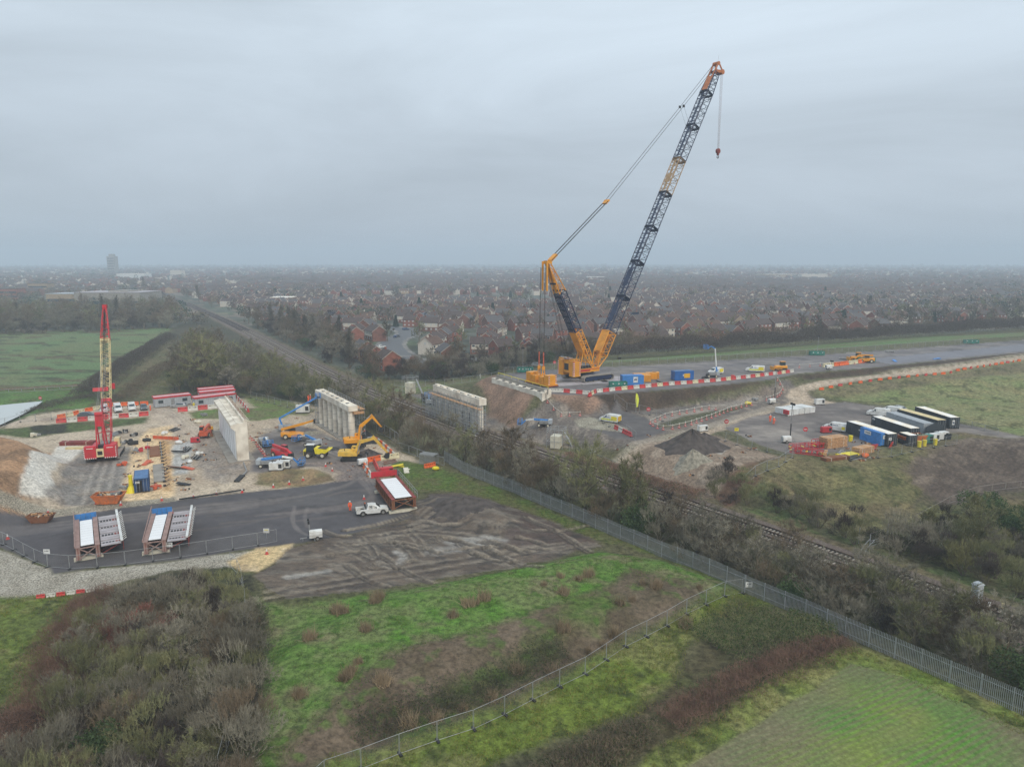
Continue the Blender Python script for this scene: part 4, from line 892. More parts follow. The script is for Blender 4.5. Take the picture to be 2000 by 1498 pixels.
def structures():
    CC, CD, CF = K['concrete'], K['concrete_dark'], K['concrete_face']
    # west abutment wall
    p = G3(474, 900); q = G3(438, 842)
    d = (Vector((q.x, q.y)) - Vector((p.x, p.y))); L_ = d.length; a = math.atan2(d.y, d.x)
    t = thing('bridge_abutment', 'tall pale concrete abutment wall with a stepped top at the middle of the left site', 'abutment', (p.x, p.y, 0), a)
    b = MB()
    b.prism([(-1.0, -.5), (1.35, -.5), (1.35, 8.9), (.6, 8.9), (.6, 8.2), (-.45, 8.2), (-.45, 8.35), (-.75, 8.35), (-.75, 8.2), (-1.9, 8.0), (-1.9, 7.4), (-1.0, 6.6)], 0, 1, CC, Matrix(((0, L_, 0, 0), (-1, 0, 0, 0), (0, 0, 1, 0), (0, 0, 0, 1))))
    b.build('wall', None, t)
    f = MB(); f.box((L_ / 2 + .4, 1.03, 3.3), (L_ - 1.4, .08, 7.1), CF)
    for i in range(1, 9): f.box((L_ * i / 9, 1.08, 3.3), (.05, .03, 7.0), CD)
    f.build('facing', None, t)
    f = MB(); f.box((L_ / 2, .2, .05), (L_ + 1.2, 5.2, .5), CD); f.build('footing', None, t)
    for i in range(24):
        f = MB(); x = .4 + i * (L_ - .8) / 23
        for y in (-1.2, -.95): f.cyl((x, y, 8.7), (x, y + .1 * (i % 2), 9.6), .035, K['rust'], 4)
        f.box((x, -1.08, 8.93), (.06, .3, .05), K['rust']); f.build('starter_bar', None, t)
    for i in range(22):
        f = MB(); x = .6 + i * (L_ - 1) / 22; f.box((x, -1.6, 8.5), (.18, .8, .12), K['offwhite']); f.build('formwork_clamp', None, t)
    # near pier
    p = G3(688, 864); q = G3(630, 828); d = Vector((q.x - p.x, q.y - p.y)); L_ = d.length; a = math.atan2(d.y, d.x)
    t = thing('bridge_pier', 'pale concrete pier of seven columns under a capping beam beside the excavators', 'pier', (p.x, p.y, 0), a)
    cap = MB(); cap.box((L_ / 2, 0, 8.35), (L_ + 3.0, 2.2, 1.25), CC); cap.box((L_ / 2, -.05, 7.6), (L_ + 2.2, 1.7, .3), CC); cb = cap.build('capping_beam', None, t)
    for i in range(7):
        c_ = MB(); x = L_ * i / 6; c_.cyl((x, 0, -.3), (x, 0, 7.5), .78, CC, 16)
        for z in (1.5, 3.2, 4.9, 6.4): c_.cyl((x, 0, z), (x, 0, z + .05), .81, CD, 16)
        o = c_.build('column', None, t)
        bs = MB(); bs.box((x * .97 + .6, 0, 9.06), (1.0, 1.0, .2), CC); bs.box((x * .97 + 1.9, .1, 9.02), (.8, .7, .12), K['dark']); bs.build('bearing_plinth', None, cb)
    ft = MB(); ft.box((L_ / 2, 0, .02), (L_ + 3, 3.4, .4), CD); ft.build('footing', None, t)
    t2 = thing('scaffold', 'grey tube scaffold with guard rails along the back of the near pier', 'scaffold', (p.x, p.y, 0), a)
    t2.scale = (1, -1, 1)
    scaffold('scaffold_frame', t2, -1.5, L_ + 2.5, 1.5, .1, 8.0, 13, None, 4)
    b = MB(); b.box((L_ / 2, 2.1, 8.02), (L_ + 4, 1.2, .08), K['timber']); b.box((-1.3, 1.2, 7.3), (1.6, 2.4, .5), K['timber']); b.build('scaffold_boards', None, t2)
    t3 = thing('scaffold', 'open tube scaffold tower at the far end of the near pier', 'scaffold', (q.x, q.y, 0), a)
    scaffold('scaffold_frame', t3, 1.8, 5.0, -1.0, .1, 6.5, 2, None, 3)
    # far pier
    p = Vector((*P(942, 779, 8.4), 0)); q = Vector((*P(853, 751, 8.4), 0)); d = Vector((q.x - p.x, q.y - p.y)); L_ = d.length; a = math.atan2(d.y, d.x)
    t = thing('bridge_pier', 'concrete pier capping beam on columns behind the sheet piles beside the railway', 'pier', (p.x, p.y, .5), a)
    cap = MB(); cap.box((L_ / 2, 0, 7.1), (L_ + .6, 2.0, 1.6), CC); cap.build('capping_beam', None, t)
    for i in range(7):
        b = MB(); x = 1 + (L_ - 2) * i / 6; b.cyl((x, 0, -.5), (x, 0, 6.3), .75, CC, 14); b.build('column', None, t)
        b = MB(); b.box((x, .3, 8.05), (1.5, .9, .3), CC); b.box((x + 1.1, .3, 8.0), (.8, .7, .18), K['dark']); b.build('bearing_plinth', None, t)
    t2 = thing('scaffold', 'dense grey tube scaffold in front of the far pier', 'scaffold', (p.x, p.y, .4), a)
    scaffold('scaffold_frame', t2, -3.5, L_ + .5, 1.2, 0, 5.9, 16, None, 5); scaffold('scaffold_frame', t2, -3.5, L_ + .5, 2.9, 0, 5.0, 16, None, 5)
    b = MB(); b.box((L_ / 2 - 1, 1.8, 5.9), (L_ + 3, 1.3, .08), K['timber']); b.build('scaffold_boards', None, t2)
    # east abutment
    p = Vector((*P(1063, 765, 8.6), 0)); q = Vector((*P(966, 736, 8.6), 0)); d = Vector((q.x - p.x, q.y - p.y)); L_ = d.length; a = math.atan2(d.y, d.x)
    t = thing('bridge_abutment', 'low pale concrete bank seat along the end of the crane platform', 'abutment', (p.x, p.y, 6.8), a)
    b = MB(); b.box((L_ / 2, 0, .3), (L_ + .5, 1.6, 2.4), CC); b.box((L_ / 2, -.9, 1.7), (L_ + .5, .4, 1.3), CD); b.box((0, -1.0, 1), (.5, 2, 2.4), CC); b.build('wall', None, t)
    for i in range(7):
        b = MB(); b.box((2 + (L_ - 4) * i / 6, .25, 1.58), (1.0, .6, .2), K['dark']); b.build('bearing_plinth', None, t)
    b = MB(); b.cyl((0, -1.2, 2.9), (L_, -1.2, 2.9), .07, K['lemon'], 4)
    for i in range(8): b.cyl((L_ * i / 7, -1.2, 1.8), (L_ * i / 7, -1.2, 2.9), .05, K['lemon'], 4)
    b.build('handrail', None, t)
    # sheet piles
    p = Vector((*P(924, 826, .2), 0)); q = Vector((*P(824, 783, .2), 0)); L_ = (q - p).length; a = az(p, q); n = int(L_ / .8)
    t = MB()
    for i in range(n):
        x = i * .8; y = .18 if i % 2 else -.18
        t.box((x + .2, y, 1.0), (.42, .05, 2.9), K['sheet_pile']); t.beam((x + .4, y, -.4), (x + .4, y, 2.45), .05, .05, K['sheet_pile']); t.box((x + .6, 0, 1.0), (.2, .42, 2.9), K['sheet_pile'])
    o = t.build('sheet_pile_wall', None, None, (p.x, p.y, 0), a); tag(o, 'dark corrugated steel sheet pile wall between the tracks and the far pier', 'retaining wall')
    # stair towers of scaffold around test blocks
    for (x, y, w_, h_, lb) in ((802, 768, 4.2, 4.6, 'boarded scaffold stair tower beside the railway fence'), (1087, 858, 3.6, 3.6, 'boarded scaffold block next to the blue lift by the railway hedge')):
        p = G3(x, y); t = thing('scaffold_tower', lb, 'scaffold', p, R(-20))
        b = MB(); b.box((0, 0, h_ * .38), (w_ * .6, 2.6, h_ * .76), K['offwhite']); b.build('boarded_block', None, t)
        b = MB()
        for xx in (-w_ / 2, 0, w_ / 2):
            for yy in (-1.6, 1.6): b.cyl((xx, yy, 0), (xx, yy, h_ + .9), .05, K['galv'], 4)
        for z in (h_ * .45, h_, h_ + .5, h_ + .9):
            for yy in (-1.6, 1.6): b.cyl((-w_ / 2, yy, z), (w_ / 2, yy, z), .045, K['galv'], 4)
            for xx in (-w_ / 2, w_ / 2): b.cyl((xx, -1.6, z), (xx, 1.6, z), .045, K['galv'], 4)
        b.beam((w_ / 2, 0, h_), (w_ / 2 + 2.2, 0, 0), .9, .1, K['galv']); b.build('scaffold_frame', None, t)
structures()

# ------------------------------------------------------------------ bridge girders waiting on the yard
def girder(pn, pf, label, outboard, rusty, width=2.4, hgt=1.8, lift=.4):
    p = G3(*pn); q = G3(*pf); a = az(p, q); L_ = math.hypot(q.x - p.x, q.y - p.y)
    t = thing('bridge_girder', label, 'girder', (p.x, p.y, .1), a)
    S = K['rust'] if rusty else K['primer']; RDK = K['rust_red']
    for s in (-1, 1):
        y = s * width / 2; b = MB()
        b.box((L_ / 2, y, lift + hgt / 2), (L_, .05, hgt), S if rusty else RDK); b.box((L_ / 2, y, lift + hgt), (L_, .62, .07), K['primer'] if not rusty else RDK); b.box((L_ / 2, y, lift + .03), (L_, .7, .07), S)
        for i in range(int(L_ / 1.6) + 1): b.box((min(L_ - .1, i * 1.6 + .1), y, lift + hgt / 2), (.05, .5, hgt - .1), S)
        b.build('steel_beam', None, t)
    b = MB(); b.box((L_ / 2 - .9, 0, lift + hgt + .1), (L_ - 2.7, width - .8, .07), K['panel_white'])
    for i in range(1, int(L_ / 1.1) - 3): b.box((1.0 + i * 1.1, 0, lift + hgt + .137), (.03, width - .85, .01), K['deck_grey'])
    b.build('deck_panel', None, t)
    for x in (.1, L_ - .1):
        b = MB(); b.beam((x, -width / 2, lift + .1), (x, width / 2, lift + hgt - .1), .12, .12, S); b.beam((x, width / 2, lift + .1), (x, -width / 2, lift + hgt - .1), .12, .12, S); b.beam((x, -width / 2, lift + hgt - .15), (x, width / 2, lift + hgt - .15), .14, .14, S); b.build('cross_brace', None, t)
    for x in (1.0, L_ - 1.5):
        b = MB(); b.box((x, 0, .22), (.6, width + 1.2, .45), K['offwhite']); b.build('timber_packer', None, t)
    if outboard:
        y0 = -width / 2 - .45; w_ = 2.5; z = lift + hgt - .25; n = 12
        b = MB(); L2 = L_ - 1.5
        for i in range(n + 1):                                      # cross planks with slots between
            x = .3 + L2 * i / n; wd = L2 / n * (.62 if i % 3 else .95)
            b.box((x, y0 - w_ / 2, z), (wd, w_, .12), K['deck_grey'])
        for j in range(7): b.beam((.2, y0 - w_ * j / 6, z - .16), (L2 + .4, y0 - w_ * j / 6, z - .16), .16, .14, RDK if j > 3 else K['dark'])
        for q_, f_ in enumerate((.04, .30, .58, .84)):
            for j in range(6): b.box((.3 + L2 * f_, y0 - .35 - j * w_ / 6.2, z + .075), (L2 * (.055 if q_ % 2 else .03), .26, .05), K['rust_red'] if j > 3 else K['dark'])
        b.build('formwork_deck', None, t)
        b = MB()
        for i in range(9): b.beam((.5 + L2 * i / 9, y0, lift + .2), (.5 + L2 * i / 9, y0 - w_, z - .2), .12, .12, RDK)
        b.box((L2 / 2, y0 - w_ - .25, z - .5), (L2, .08, 1.2), K['rust_red']); b.build('edge_bracket', None, t)
        b = MB(); b.box((L_ / 2 + .3, y0 - w_ - .1, z + .35), (L_ + .8, .34, .22), K['white'])
        for i in range(16): b.beam((.5 + (L_ - .5) * i / 16, y0 - w_ - .3, z + .2), (.5 + (L_ - .5) * i / 16, y0 - w_ - .75, z + .5), .08, .08, K['white'])
        b.build('parapet_rail', None, t)
        b = MB(); b.box((L_ - .9, 0, lift + hgt + .15), (.06, 2.9, 1.3), K['sky_blue']); 
        for i in range(5): b.box((L_ - .95, -1.3 + i * .65, lift + hgt + .15), (.08, .07, 1.3), K['roof_blue'])
        b.build('edge_screen', None, t)
        b = MB(); b.beam((.2, width / 2 + .35, lift + hgt + .1), (L_, width / 2 + .35, lift + hgt + .9), .1, .25, K['primer']); b.build('side_rail', None, t)
    else:
        b = MB()
        for i in range(9): b.cyl((i * L_ / 8, -width / 2 - .5, lift + hgt - .2), (i * L_ / 8, -width / 2 - .5, lift + hgt + 1.0), .04, K['galv'], 4)
        for z in (.5, 1.0): b.cyl((0, -width / 2 - .5, lift + hgt + z), (L_, -width / 2 - .5, lift + hgt + z), .04, K['galv'], 4)
        b.build('handrail', None, t)
        b = MB(); b.box((L_ - .1, .3, lift + hgt + .4), (.08, width + 1.2, 1.2), K['red']); b.build('end_plate', None, t)
        b = MB(); b.beam((.5, -width / 2, lift), (L_ * .95, -width / 2 - .2, .2), .15, .15, K['rust']); b.build('side_bracing', None, t)
    return t
girder((174, 1096), (170, 1034), 'leftmost bridge girder unit with white deck strip and slotted deck on the asphalt', True, False)
girder((304, 1085), (320, 1022), 'bridge girder unit with bright blue end screen on the asphalt yard', True, False)
girder((790, 1003), (754, 956), 'rust brown bridge girder with white top beside the mud, next to the pickup', False, True, 3.6, 1.7, .9)

# ================================================================== VEHICLES
def loft(st_, m, mb=None):
    mb = mb or MB(); vs = []; fs = []
    for x, wb, zl, zb, wt, zt_ in st_: vs += [(x, -wb, zl), (x, -wb, zb), (x, -wt, zt_), (x, wt, zt_), (x, wb, zb), (x, wb, zl)]
    for i in range(len(st_) - 1):
        for j in range(6): fs.append((i * 6 + j, (i + 1) * 6 + j, (i + 1) * 6 + (j + 1) % 6, i * 6 + (j + 1) % 6))
    fs += [tuple(range(6)), tuple(range(len(st_) * 6 - 1, len(st_) * 6 - 7, -1))]
    return mb.add(vs, [f[::-1] for f in fs], m)
def side_win(mb, A_, B_, t0=.1, t1=.85, off=.02, m=None, xa=.06, xb=.94, sd_=(-1, 1)):
    for s in sd_:
        q = []
        for f, t in ((xa, t0), (xb, t0), (xb, t1), (xa, t1)):
            g = [A_[k] + (B_[k] - A_[k]) * f for k in range(6)]
            q.append((g[0], s * (g[1] + (g[4] - g[1]) * t + off), g[3] + (g[5] - g[3]) * t))
        mb.add(q, [(0, 1, 2, 3) if s < 0 else (3, 2, 1, 0)], m or K['glass'])
def front_win(mb, A_, B_, t0=.08, t1=.9, off=.03, sgn=1, sc_=.86):
    """sloping screen between stations A_ (lower) and B_ (upper)"""
    q = []
    for f, w_ in ((t0, sc_), (t1, sc_)):
        x = A_[0] + (B_[0] - A_[0]) * f; z = A_[5] + (B_[5] - A_[5]) * f; ww = (A_[4] + (B_[4] - A_[4]) * f) * w_
        q += [(x + sgn * off, -ww, z + off), (x + sgn * off, ww, z + off)]
    mb.add(q, [(0, 1, 3, 2)], K['glass'])
def wheel(parent, x, y, r, w_, hub=None):
    t = MB(); t.cyl((x, y - w_ / 2, r), (x, y + w_ / 2, r), r, K['rubber'], 16); o = t.build('wheel', None, parent)
    h = MB(); h.cyl((x, y - w_ / 2 - .012, r), (x, y + w_ / 2 + .012, r), r * .55, hub or K['steel'], 12); h.build('rim', None, o)
def text_bars(mb, x0, x1, y, z, h, m, s=1):
    """lettering too small to read: short strokes"""
    n = max(3, int(abs(x1 - x0) / .28)); random.seed(n * 7 + int(z * 10))
    for i in range(n):
        x = x0 + (x1 - x0) * (i + .5) / n
        mb.box((x, y, z), (abs(x1 - x0) / n * .62, .01, h), m)
def van(label, body='white', mark=None, hl=False, group=None, long_=1.0):
    t = thing('van', label, 'van', group=group); L_ = 5.1 * long_; B = K[body]
    s = [(0, .80, .35, .55, .78, .60), (.04, .92, .30, .70, .84, .82), (.5, .97, .28, .95, .84, 1.12), (1.1, .98, .28, 1.10, .82, 1.24), (1.75, .98, .28, 1.12, .74, 1.84), (2.1, .98, .28, 1.15, .76, 1.93), (L_ - .25, .98, .30, 1.2, .80, 1.95), (L_, .94, .34, 1.15, .78, 1.84)]
    s = [(L_ / 2 - a[0], *a[1:]) for a in s]
    loft(s, B).build('body', None, t)
    for q_ in (-1, 1): g = MB(); side_win(g, s[3], s[5], .05, .84, xa=.3, xb=1.0, sd_=(q_,)); g.build('side_window', None, t)
    g = MB(); front_win(g, s[3], s[4], .02, .92); g.build('windscreen', None, t)
    g = MB(); g.box((L_ / 2 + .01, 0, .45), (.06, 1.5, .22), K['dark']); g.box((-L_ / 2 - .01, 0, .45), (.06, 1.7, .18), K['dark']); g.build('bumper', None, t)
    for y in (-.72, .72):
        g = MB(); g.box((L_ / 2 - .13, y, .82), (.2, .26, .16), K['silver']); g.build('headlight', None, t)
        g = MB(); g.box((-L_ / 2 - .005, y * 1.08, 1.1), (.04, .1, .5), K['brick_red']); g.build('tail_light', None, t)
        g = MB(); g.box((L_ / 2 - 1.55, y * 1.5, 1.2), (.12, .2, .28), K['dark']); g.build('mirror', None, t)
        for x in (L_ / 2 - .95, -L_ / 2 + 1.0): wheel(t, x, y * 1.2, .33, .22)
    m = MB()
    if mark == 'utility':
        for y in (-.99, .99):
            m.box((-L_ / 2 + 1.0, y, 1.1), (1.5, .012, 1.0), K['lemon']); m.box((.3, y, .75), (3.0, .012, .35), K['hivis_y']); text_bars(m, -.4, .9, y, 1.35, .16, K['blue'])
        m.box((-L_ / 2 - .02, 0, 1.1), (.03, 1.5, 1.2), K['lemon'])
        for i in range(3): m.beam((-L_ / 2 - .04, -.6 + i * .5, .6), (-L_ / 2 - .04, -.2 + i * .4, 1.6), .02, .16, K['red'])
        m.build('markings', None, t)
    elif mark == 'chevron':
        for y in (-.99, .99): text_bars(m, -.9, .6, y, 1.45, .2, K['deep_blue'])
        m.box((-L_ / 2 - .02, 0, .95), (.03, 1.6, .9), K['lemon'])
        for y in (-.985, .985): m.box((-L_ / 2 + .5, y, .95), (.7, .012, .7), K['lemon'])
        for i in range(4): m.beam((-L_ / 2 - .04, -.7 + i * .4, .6), (-L_ / 2 - .04, -.5 + i * .4, 1.35), .02, .13, K['rust_red'])
        m.build('markings', None, t)
    return t
def car(label, body='silver', estate=True):
    t = thing('car', label, 'car'); B = K[body]; L_ = 4.5
    s = [(0, .72, .32, .55, .68, .60), (.08, .82, .25, .66, .74, .70), (.9, .88, .22, .78, .74, .92), (1.25, .89, .22, .88, .72, .97), (1.95, .89, .22, .92, .58, 1.42), (2.9, .89, .22, .92, .60, 1.45), (3.9, .89, .25, .94, .60, 1.36 if estate else 1.15), (4.35, .86, .28, .92, .66, 1.0), (4.5, .78, .35, .7, .7, .75)]
    s = [(L_ / 2 - a[0], *a[1:]) for a in s]
    loft(s, B).build('body', None, t)
    for q_ in (-1, 1): g = MB(); side_win(g, s[3], s[4], .1, .85, xa=.4, xb=1, sd_=(q_,)); side_win(g, s[4], s[5], .1, .88, xa=0, xb=1, sd_=(q_,)); side_win(g, s[5], s[6], .1, .85, xa=0, xb=.9, sd_=(q_,)); g.build('side_window', None, t)
    g = MB(); front_win(g, s[3], s[4], .05, .93); g.build('windscreen', None, t)
    g = MB(); front_win(g, s[7], s[6], .1, .9, sgn=-1); g.build('rear_window', None, t)
    for y in (-.62, .62):
        g = MB(); g.box((L_ / 2 - .1, y, .64), (.16, .3, .12), K['white']); g.build('headlight', None, t)
        for x in (L_ / 2 - .85, -L_ / 2 + .85): wheel(t, x, y * 1.25, .32, .2)
    return t
def pickup(label):
    t = thing('pickup_truck', label, 'pickup'); B = K['white']; L_ = 5.3
    s = [(0, .72, .45, .72, .66, .80), (.1, .88, .38, .85, .80, .98), (.5, .93, .36, .98, .82, 1.10), (1.35, .95, .36, 1.05, .80, 1.16), (2.05, .95, .36, 1.1, .62, 1.70), (2.6, .95, .36, 1.12, .66, 1.78), (3.35, .95, .36, 1.12, .66, 1.76), (3.62, .95, .36, 1.12, .74, 1.13)]
    s = [(L_ / 2 - a[0], *a[1:]) for a in s]
    b = loft(s, B)
    b.box((-L_ / 2 + .85, .88, .82), (1.68, .16, .66), B); b.box((-L_ / 2 + .85, -.88, .82), (1.68, .16, .66), B); b.box((-L_ / 2 + .85, 0, .55), (1.68, 1.7, .12), K['dark'])
    o = b.build('body', None, t); bv = o.modifiers.new('b', 'BEVEL'); bv.width = .05; bv.segments = 2; bv.limit_method = 'ANGLE'
    g = MB(); g.box((-L_ / 2 + .03, 0, .84), (.08, 1.66, .62), B); g.box((-L_ / 2 - .02, .55, .8), (.02, .35, .3), K['lemon']); g.build('tailgate', None, t)
    for q_ in (-1, 1): g = MB(); side_win(g, s[3], s[5], .08, .84, xa=.45, xb=.97, sd_=(q_,)); g.build('front_side_window', None, t)
    for q_ in (-1, 1): g = MB(); side_win(g, s[5], s[6], .08, .84, xa=.06, sd_=(q_,)); g.build('rear_side_window', None, t)
    g = MB(); front_win(g, s[3], s[4], .04, .93); g.build('windscreen', None, t)
    g = MB(); g.box((-L_ / 2 + 1.55, 0, 1.45), (.06, 1.3, .5), K['dark']); g.tube([(-L_ / 2 + 1.5, -.7, 1.1), (-L_ / 2 + 1.4, -.6, 1.9), (-L_ / 2 + 1.4, .6, 1.9), (-L_ / 2 + 1.5, .7, 1.1)], .05, K['dark']); g.build('roll_bar', None, t)
    g = MB(); g.cyl((-L_ / 2 + 1.5, .2, 1.8), (-L_ / 2 + 1.5, .2, 2.0), .1, K['orange'], 8); g.build('beacon', None, t)
    g = MB(); g.box((L_ / 2 + .02, 0, .72), (.05, 1.1, .3), K['dark']); g.box((L_ / 2, 0, .45), (.14, 1.6, .16), K['silver']); g.build('grille', None, t)
    for y in (-1, 1):
        g = MB(); g.box((L_ / 2 - .12, y * .68, .85), (.22, .3, .16), K['silver']); g.build('headlight', None, t)
        g = MB(); g.box((L_ / 2 - 1.6, y * 1.02, 1.18), (.12, .2, .2), K['white']); g.build('mirror', None, t)
        for x in (L_ / 2 - .95, -L_ / 2 + 1.05):
            wheel(t, x, y * .84, .40, .26); a_ = MB(); a_.cyl((x, y * .95, .43), (x, y * .962, .43), .47, K['black'], 16); a_.build('wheel_arch', None, t)
    return t
def put(t, x, y, x2, y2, z=0.0, at_=0.5):
    """stand a thing so its long axis runs from picture point 1 (rear) to 2 (front)"""
    a = G3(x, y, z); b = G3(x2, y2, z); t.rotation_euler = (0, 0, az(a, b)); c = a.lerp(b, at_); t.location = (c.x, c.y, zg(c.x, c.y) + .02); return t
put(pickup('white crew cab pickup truck with an open load bed on the asphalt yard'), 702, 1006, 752, 1000)
# vans and cars
put(van('white high roofed van parked nearest the red crane', long_=1.15), 229, 800, 232, 806)
put(van('white van parked between the high roofed van and the dark car'), 257, 798, 259, 804)
put(van('white van seen through the red crane boom', long_=1.1), 204, 802, 203, 808)
put(car('small dark car at the end of the row of parked vans', 'car_grey'), 280, 797, 282, 803)
put(car('silver estate car in front of the red roofed cabins', 'silver'), 361, 796, 339, 796)
put(car('dark grey car driving on the track behind the red crane', 'car_grey'), 157, 815, 185, 814)
put(van('white and yellow utility van on the asphalt below the platform', 'white', 'utility'), 1205, 826, 1178, 822, ZC)
put(van('white and yellow utility van on the platform beside the blue lift', 'white', 'utility'), 1410, 729, 1384, 732, ZP)
put(van('white and yellow utility van on the platform near the yellow roller', 'white', 'utility', long_=1.1), 1493, 727, 1456, 725, ZP)
put(van('white van with yellow rear doors parked before the black container', 'white', 'chevron'), 1651, 844, 1610, 838, ZC)
put(van('white van parked behind the black containers', 'white'), 1733, 814, 1697, 810, ZC)
put(van('second white van half hidden behind the container roofs', 'white'), 1752, 810, 1726, 806, ZC)
put(car('pale green grey estate car beside the field edge behind the containers', 'silver'), 1768, 806, 1736, 799, ZC)

# ------------------------------------------------------------------ site plant
def excavator(label, m, pose, rz, loc, logo=True):
    """pose: list of (x,z) for boom foot, boom knee, stick tip"""
    t = thing('excavator', label, 'excavator', loc, rz); Y_ = K[m]
    u = bpy.data.objects.new('undercarriage', None); u.parent = t; COL.objects.link(u)
    for y in (-1.15, 1.15): 
        c = crawler(t, 0, 4.2, .6, .85, y, K['dark'], K['dark'])
    bpy.data.objects.remove(u)
    b = MB(); b.box((0, 0, .7), (1.8, 2.0, .5), K['dark']); b.cyl((0, 0, .9), (0, 0, 1.1), .7, K['dark'], 14); b.build('turntable', None, t)
    b = loft([(1.3, 1.2, 1.1, 1.3, 1.2, 1.5), (.3, 1.3, 1.1, 1.6, 1.3, 1.85), (-.6, 1.3, 1.1, 1.9, 1.2, 2.15), (-2.0, 1.3, 1.15, 1.9, 1.2, 2.15), (-2.6, 1.05, 1.25, 1.8, .95, 2.0)], Y_)
    b.build('house', None, t)
    b = MB(); b.box((-2.3, 0, 1.6), (.7, 2.5, .9), Y_); b.box((-2.67, -.2, 1.6), (.03, .6, .5), K['red']); b.cyl((-1.3, -.6, 2.1), (-1.3, -.6, 2.6), .08, K['dark'], 6); b.build('counterweight', None, t)
    b = loft([(1.5, .45, 1.2, 1.9, .40, 2.1), (1.35, .48, 1.15, 1.9, .42, 2.75), (.1, .48, 1.15, 1.9, .42, 2.85), (-.05, .48, 1.15, 1.9, .42, 2.6)], Y_)
    o = b.build('cab', None, t, (0, .85, 0)); g = MB(); g.box((.72, 0, 2.3), (1.3, .94, .75), K['glass'], taper=.92); g.box((1.43, 0, 2.1), (.08, .75, 1.1), K['glass']); g.build('cab_window', None, o)
    (x0, z0), (x1, z1), (x2, z2), (x3, z3) = pose
    b = MB(); b.beam((x0, 0, z0), (x1, 0, z1), .5, .5, Y_, h2=.75); b.beam((x1, 0, z1), (x2, 0, z2), .5, .75, Y_, h2=.4); b.cyl((x1, -.3, z1), (x1, .3, z1), .36, Y_, 10); o = b.build('boom', None, t)
    h = MB(); 
    for y in (-.42, .42): h.cyl((x0 + .5, y, z0 - .4), (x1, y, z1 - .1), .1, K['silver'], 6)
    h.build('boom_ram', None, o)
    b = MB(); b.beam((x2 - (x3 - x2) * .15, 0, z2 - (z3 - z2) * .15), (x3, 0, z3), .38, .6, Y_, h2=.3); b.cyl(((x1 + x2) / 2, 0, (z1 + z2) / 2 + .5), (x2 - (x3 - x2) * .13, 0, z2 - (z3 - z2) * .1 + .1), .09, K['silver'], 6); o = b.build('stick', None, t)
    bk = MB(); d = 1 if x3 > x2 else -1
    bk.prism([(0, 0), (.55, -.2), (.75, -.9), (.2, -1.25), (-.45, -1.05), (-.35, -.5)], -.55, .55, K['dark'], Matrix.Translation((x3, 0, z3 + .1)) @ Matrix.Rotation(R(25), 4, 'Y')); bk.build('bucket', None, t)
    return t
p = G3(687, 898); q = G3(740, 890)
k_('yellow2', (.74, .46, .06), rough=.5, var=.08, dirt=(.55, .36, .08))
excavator('pale yellow tracked excavator reaching over the barriers, nearer of the two', 'yellow2', [(.7, 1.6), (1.9, 3.9), (4.9, 4.6), (7.6, 1.4)], R(4), (p.x, p.y, p.z))
p = G3(695, 876)
excavator('bright orange yellow tracked excavator with its boom raised before the pier', 'orange_crane', [(.6, 1.7), (1.3, 4.6), (3.9, 6.6), (5.9, 4.0)], R(20), (p.x, p.y, p.z + .5))

def four_wheels(t, xs, y, r, w_, hub): 
    for x in xs:
        for s in (-1, 1): wheel(t, x, s * y, r, w_, hub)
def boom_lift(label, parts, rz, loc, body='blue', reach=None, basket=True, name='boom_lift'):
    """wheeled base, turntable, boom through the given (x,z) points, basket at the end"""
    t = thing(name, label, 'boom lift', loc, rz)
    b = MB(); b.box((0, 0, .6), (2.9, 1.5, .4), K['dark']); b.build('chassis', None, t); four_wheels(t, (-1.1, 1.1), 1.0, .45, .35, K['offwhite'])
    b = MB(); b.box((-.5, 0, 1.15), (3.0, 2.0, .7), K['steel']); b.box((-1.6, 0, 1.3), (.9, 2.1, .95), K['cabin_grey']); b.build('turntable', None, t)
    pts = [Vector((x, 0, z)) for x, z in parts]; b = MB(); n = len(pts)
    for i, (a, c) in enumerate(zip(pts, pts[1:])): b.beam(a, c, .38 - .06 * i, .42 - .07 * i, K['white'] if i == 1 and n > 3 else K['sky_blue'])
    b.build('boom', None, t)
    e = pts[-1]; b = MB()
    if basket:
        for z in (0, .55, 1.05):
            b.tube([e + Vector((0, -1.1, z)), e + Vector((1.0, -1.1, z)), e + Vector((1.0, 1.1, z)), e + Vector((0, 1.1, z)), e + Vector((0, -1.1, z))], .045, K['sky_blue'], 4)
        for x, y in ((0, -1.1), (1, -1.1), (1, 1.1), (0, 1.1), (0, 0), (1, 0)): b.cyl(e + Vector((x, y, 0)), e + Vector((x, y, 1.05)), .045, K['sky_blue'], 4)
        b.box(tuple(e + Vector((.5, 0, 0))), (1.0, 2.2, .07), K['dark']); b.build('basket', None, t)
    return t
def bl(x, y, ang, label, pts, z=0.0, **a):
    p = G3(x, y, z); return boom_lift(label, pts, R(ang), (p.x, p.y, p.z), **a)
bl(562, 842, 22, 'blue boom lift with its arm raised to the far end of the pier', [(-1.2, 1.5), (-1.8, 3.4), (7.2, 7.9)])
bl(518, 872, -60, 'small blue and white boom lift parked beside the tall wall', [(-1.0, 1.6), (1.0, 2.3), (2.6, 2.1), (3.1, 1.1)])
bl(523, 912, 2, 'blue boom lift with folded arm at the foot of the tall wall', [(-1.2, 1.6), (3.0, 2.2), (5.2, 1.8), (6.4, .6)])
bl(610, 872, 150, 'blue boom lift with folded arm beside the yellow dumper', [(-1.2, 1.6), (2.0, 2.4), (3.6, 1.9), (4.4, .9)])
bl(1062, 832, 172, 'blue and white boom lift folded low beside the brown slope', [(-1.2, 1.5), (2.4, 1.7), (4.4, 1.4), (5.3, .5)], 1)
